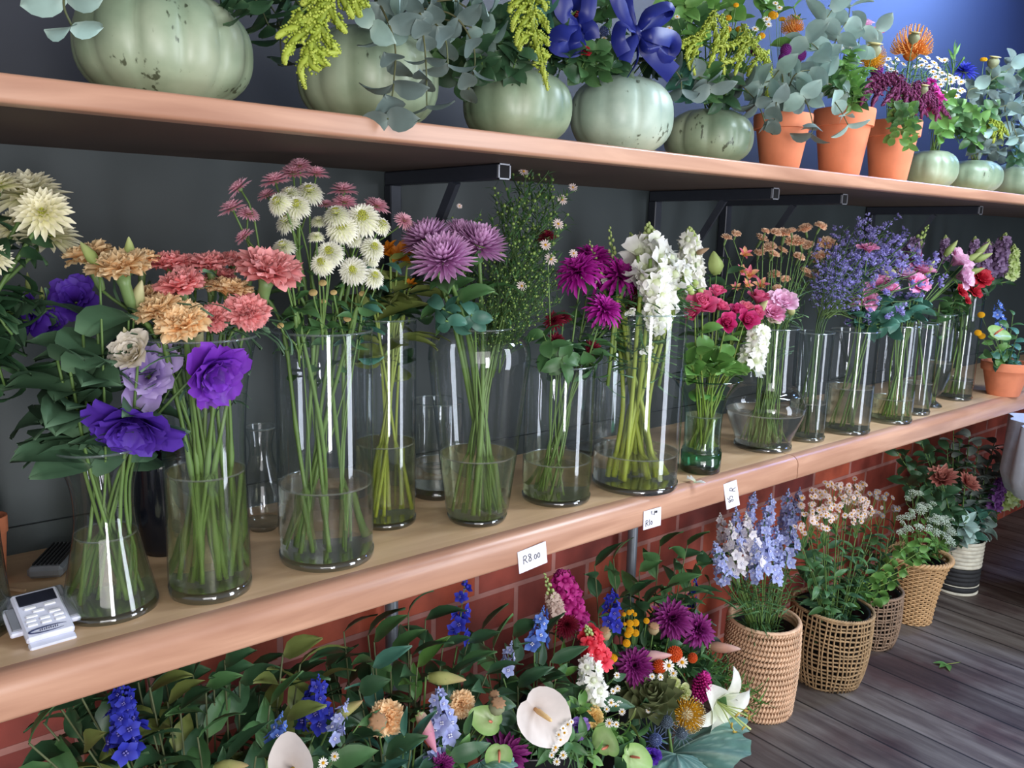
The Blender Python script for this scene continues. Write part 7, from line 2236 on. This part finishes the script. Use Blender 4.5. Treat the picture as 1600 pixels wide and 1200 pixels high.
# silvery eucalyptus over the pots
WT = 'over the terracotta pots'
for key, pts, m, n, ln in (('t1', [(1245, 140, -.46), (1262, 165, -.49), (1270, 195, -.50), (1268, 210, -.50)], E2, 4, .05), ('t1', [(1215, 150, -.46), (1212, 170, -.49), (1210, 188, -.5)], E2, 3, .045), ('t1', [(1180, 150, -.45), (1190, 175, -.47), (1196, 195, -.48)], E2, 3, .042), ('t2', [(1300, 150, -.46), (1315, 175, -.5), (1325, 195, -.51)], E1, 4, .048),
                           ('t1', [(1250, 100, -.45), (1262, 60, -.45), (1290, 30, -.44), (1300, 15, -.43)], E1, 4, .056), ('t2', [(1300, 90, -.44), (1310, 55, -.44), (1325, 30, -.43), (1328, 12, -.43)], E1, 4, .052), ('t2', [(1320, 80, -.42), (1345, 45, -.42), (1372, 48, -.42)], E1, 4, .048), ('t2', [(1290, 110, -.46), (1280, 80, -.47), (1262, 62, -.47)], E1, 4, .056),
                           ('t1', [(1220, 110, -.45), (1205, 125, -.46), (1190, 130, -.47)], E1, 4, .05), ('t1', [(1235, 100, -.44), (1245, 40, -.42), (1240, 10, -.42)], LEAFL, 4, .046), ('t2', [(1320, 110, -.45), (1335, 95, -.46), (1345, 80, -.46)], E1, 4, .044), ('t1', [(1240, 120, -.47), (1260, 110, -.48), (1285, 115, -.48)], E1, 4, .05), ('t2', [(1290, 130, -.48), (1270, 140, -.49), (1255, 150, -.5)], E1, 4, .048),
                           ('p7', [(1510, 150, -.42), (1535, 135, -.43), (1565, 115, -.43), (1582, 105, -.43)], E1, 4, .056), ('p7', [(1540, 180, -.43), (1570, 165, -.45), (1600, 160, -.45)], E1, 4, .05), ('p8', [(1570, 170, -.44), (1590, 165, -.46), (1600, 180, -.46)], E1, 3, .046), ('p8', [(1580, 190, -.44), (1590, 215, -.46), (1598, 225, -.46)], E1, 3, .044),
                           ('p5', [(1090, 120, -.44), (1105, 130, -.46), (1110, 140, -.47)], E2, 4, .046), ('p5', [(1150, 130, -.45), (1175, 150, -.46), (1180, 160, -.47)], E2, 4, .044), ('p4', [(1040, 100, -.44), (1062, 120, -.46), (1065, 140, -.46)], E2, 4, .044)):
    branch(key, pts, m, 'silvery eucalyptus sprig' if m is E1 else 'shaded grey eucalyptus sprig' if m is E2 else 'fresh light green sprig standing upright', WT if key[0] == 't' else 'beyond the round little pumpkin' if key in ('p7', 'p8') else 'around the small lumpy pumpkin', ln, ln * .8, n)
for key, px, py, m, y in (('p5', 1072, 20, LEAFL, -.40), ('p5', 1085, 70, LEAFL, -.42), ('p5', 1060, 60, LEAF, -.4), ('p5', 1110, 10, LEAFL, -.38), ('p5', 1150, 20, LEAFL, -.38), ('p5', 1100, 35, LEAF, -.38), ('p5', 1140, 75, LEAF, -.4), ('p5', 1190, 15, LEAFL, -.36), ('p5', 1110, 125, LEAF, -.43), ('p5', 1075, 125, LEAFB, -.42), ('p5', 1130, 140, LEAFD, -.43), ('p4', 1045, 15, LEAFL, -.36), ('p4', 1020, 95, LEAFD, -.40), ('p4', 950, 20, LEAF, -.36),
                          ('p3', 880, 90, LEAFD, -.42), ('p3', 860, 30, LEAFB, -.40), ('p3', 870, 60, LEAFD, -.4), ('p3', 800, 95, LEAFD, -.44), ('p3', 790, 40, LEAFD, -.38), ('p3', 760, 95, LEAFD, -.42), ('p3', 780, 75, LEAF, -.4), ('p3', 840, 20, LEAF, -.36), ('p3', 870, 5, LEAFB, -.36), ('p4', 910, 95, LEAF, -.42), ('p4', 935, 90, LEAF, -.43), ('p4', 965, 85, LEAFD, -.42)):
    branch(key, [(px, py + 15, y), (px + R.uniform(-12, 12), py - 12, y - .02)], m, 'light green leafy sprig' if m is LEAFL else 'deep green leafy sprig' if m is LEAFD else 'blue-green leafy sprig' if m is LEAFB else 'mid-green leafy sprig', {'p3': 'on the scratched pumpkin', 'p4': 'on the palest pumpkin', 'p5': 'on the small lumpy pumpkin'}[key], .038, .028, 8, 'oval', name='leafy_sprig', sm=G_STEM, up=40)
for px, py, m in ((1320, 110, LEAFL), (1335, 130, LEAFL), (1310, 130, LEAF), (1345, 150, LEAF), (1330, 155, LEAFL), (1300, 120, LEAF), (1325, 95, LEAFL), (1345, 120, LEAFL)):
    branch('t2', [(px, py + 10, -.46), (px + R.uniform(-8, 8), py - 10, -.47)], m, 'bushy basil-green sprig in the middle terracotta pot', '', .03, .018, 10, 'leaf', name='leafy_sprig', sm=G_STEM, up=40)
for px, py in ((1400, 190), (1415, 205), (1395, 215), (1420, 225), (1425, 200), (1405, 180)):
    branch('t3', [(px, 172, -.48), (px + 2, py - 10, -.50), (px, py, -.505)], LEAFL if py > 200 else LEAF, 'small green sprig hanging over the shaded pot', '', .026, .018, 7, 'oval', name='leafy_sprig', sm=G_STEM)
for px, py in ((1490, 180), (1500, 195), (1515, 185), (1510, 200), (1485, 165), (1525, 195), (1475, 195), (1540, 180)):
    branch('p6' if px < 1505 else 'p7', [(px, py + 8, -.42), (px + R.uniform(-6, 6), py - 10, -.45)], LEAFL if px % 2 else LEAF, 'glossy basil sprig behind the round little pumpkin', '', .04, .028, 7, 'oval', name='leafy_sprig', sm=G_STEM, up=40)
for px, py in ((1420, 110), (1410, 120), (1440, 120), (1450, 125), (1430, 95), (1460, 140), (1400, 105), (1480, 110), (1465, 150)):
    branch('t3' if px < 1462 else 'p6', [(px, py + 20, -.42), (px + R.uniform(-5, 5), py - 10, -.42)], LEAF, 'feathery chamomile foliage', 'beyond the burgundy amaranth' if px > 1440 else 'under the large orange pincushion', .028, .004, 24, 'needle', name='feathery_sprig', sm=G_STEM, pair=False, up=40)
for px, py in ((1555, 130), (1580, 105), (1595, 120), (1570, 150), (1560, 165), (1600, 140), (1590, 200), (1560, 230), (1530, 150), (1530, 220), (1585, 235)):
    branch('p8' if px > 1560 else 'p7', [(px, py + 15, -.40), (px + R.uniform(-8, 8), py - 10, -.42)], LEAFD if px % 2 else E2, 'dusky leafy sprig near the shelf end' if px % 2 else 'dusky eucalyptus sprig near the shelf end', '', .04, .026, 7, 'oval', name='leafy_sprig', sm=G_STEM, up=40)
# long pointed blades
for px, py in ((1493, 85), (1490, 95)):
    branch('p6', [(px - 4, py + 30, -.40), (px, py, -.40)], LEAFL, 'narrow upright blade leaf behind chamomile', '', .05, .008, 3, 'leaf', name='leafy_sprig', sm=G_STEM, up=70, droop=60)

# ------------------------------------------------------------------ fallen pieces
p = atz(1085, 757, SHELF)
o = thing('fallen_petals', p + V((0, 0, .004)), 'crumpled white petals lying on the shelf', 'petal', show=p)
for i in range(3):
    b = MB(); petal(b, frame(V((R.uniform(-.008, .008), R.uniform(-.005, .005), .001)), V((R.uniform(-1, 1), R.uniform(-1, 1), .1))), .022, .018, 20, -10, nv=4, nu=4, ruf=.2, shape='fan')
    link('petal', b.mesh('petal', [SNW]), o)
p = atz(1480, 1040, 0.0)
o = thing('fallen_leaf', p + V((0, 0, .003)), 'bright green leaf fallen on the floorboards', 'leaf', show=p)
b = MB()
for a in (-.5, .2, .9):
    petal(b, frame(V((0, 0, .002)), RT * cos(a + 2.4) + TC * sin(a + 2.4)), .045, .022, 12, -12, nv=4, nu=3, cup=.1, shape='leaf')
link('blade', b.mesh('blade', [LEAFL]), o)
b = MB(); b.tube([(0, 0, .003), RT * .03 - TC * .006 + V((0, 0, .004)), RT * .05 - TC * .014 + V((0, 0, .003))], .001, 5)
link('stalk', b.mesh('stalk', [G_STEM2]), o)

finish_labels()

# ------------------------------------------------------------------ light
def area(name, loc, target, sx, sy, power, color):
    l = bpy.data.lights.new(name, 'AREA')
    l.shape = 'RECTANGLE'; l.size = sx; l.size_y = sy; l.energy = power; l.color = color
    o = bpy.data.objects.new(name, l)
    o.location = loc
    o.rotation_euler = (V(target) - V(loc)).to_track_quat('-Z', 'Y').to_euler()
    COL.objects.link(o)
    return o
area('doorway_daylight', (2.4, -3.0, 1.2), (1.0, -.3, 1.0), .7, 2.5, 56, (.86, .92, 1.0))
area('left_front_fill', (-1.0, -3.6, 1.7), (.6, -.2, .9), 2.2, 1.8, 44, (1.0, .95, .89))  # added fill lamp from the front left, not a modelled window
area('low_front_fill', (-.2, -3.3, .85), (.9, -.2, .5), .45, 1.3, 34, (.98, .97, 1.0))  # added low fill lamp, brightens the flowers on the floor
area('ceiling_tube', (2.3, -1.0, 2.55), (2.0, -.3, 1.5), .3, 1.4, 50, (.74, .86, 1.0))
area('added_blue_wash', (3.6, -.45, 2.52), (3.4, 0, 1.9), .3, 1.2, 52, (.20, .36, 1.0))  # added blue lamp that tints the upper wall, no fixture there
w = bpy.data.worlds.new('room_air')
scene.world = w
w.use_nodes = True
bg = w.node_tree.nodes['Background']
bg.inputs['Color'].default_value = (.80, .86, 1.0, 1)
bg.inputs['Strength'].default_value = .42

cam = bpy.data.cameras.new('camera')
cam.sensor_width = 36
cam.lens = 36 * F / 1600
cam.clip_start = .02
co = bpy.data.objects.new('camera', cam)
COL.objects.link(co)
m3 = Matrix((RM @ V((1, 0, 0)), RM @ V((0, -1, 0)), RM @ V((0, 0, -1)))).transposed()
co.matrix_world = Matrix.Translation(CAM) @ m3.to_4x4()
scene.camera = co
scene.view_settings.view_transform = 'Standard'
scene.view_settings.look = 'None'
scene.view_settings.gamma = 1
scene.view_settings.use_curve_mapping = False
scene.view_settings.exposure = 0.28
scene.cycles.transparent_max_bounces = 64
scene.cycles.max_bounces = 16
scene.cycles.transmission_bounces = 16
scene.cycles.sample_clamp_indirect = 4
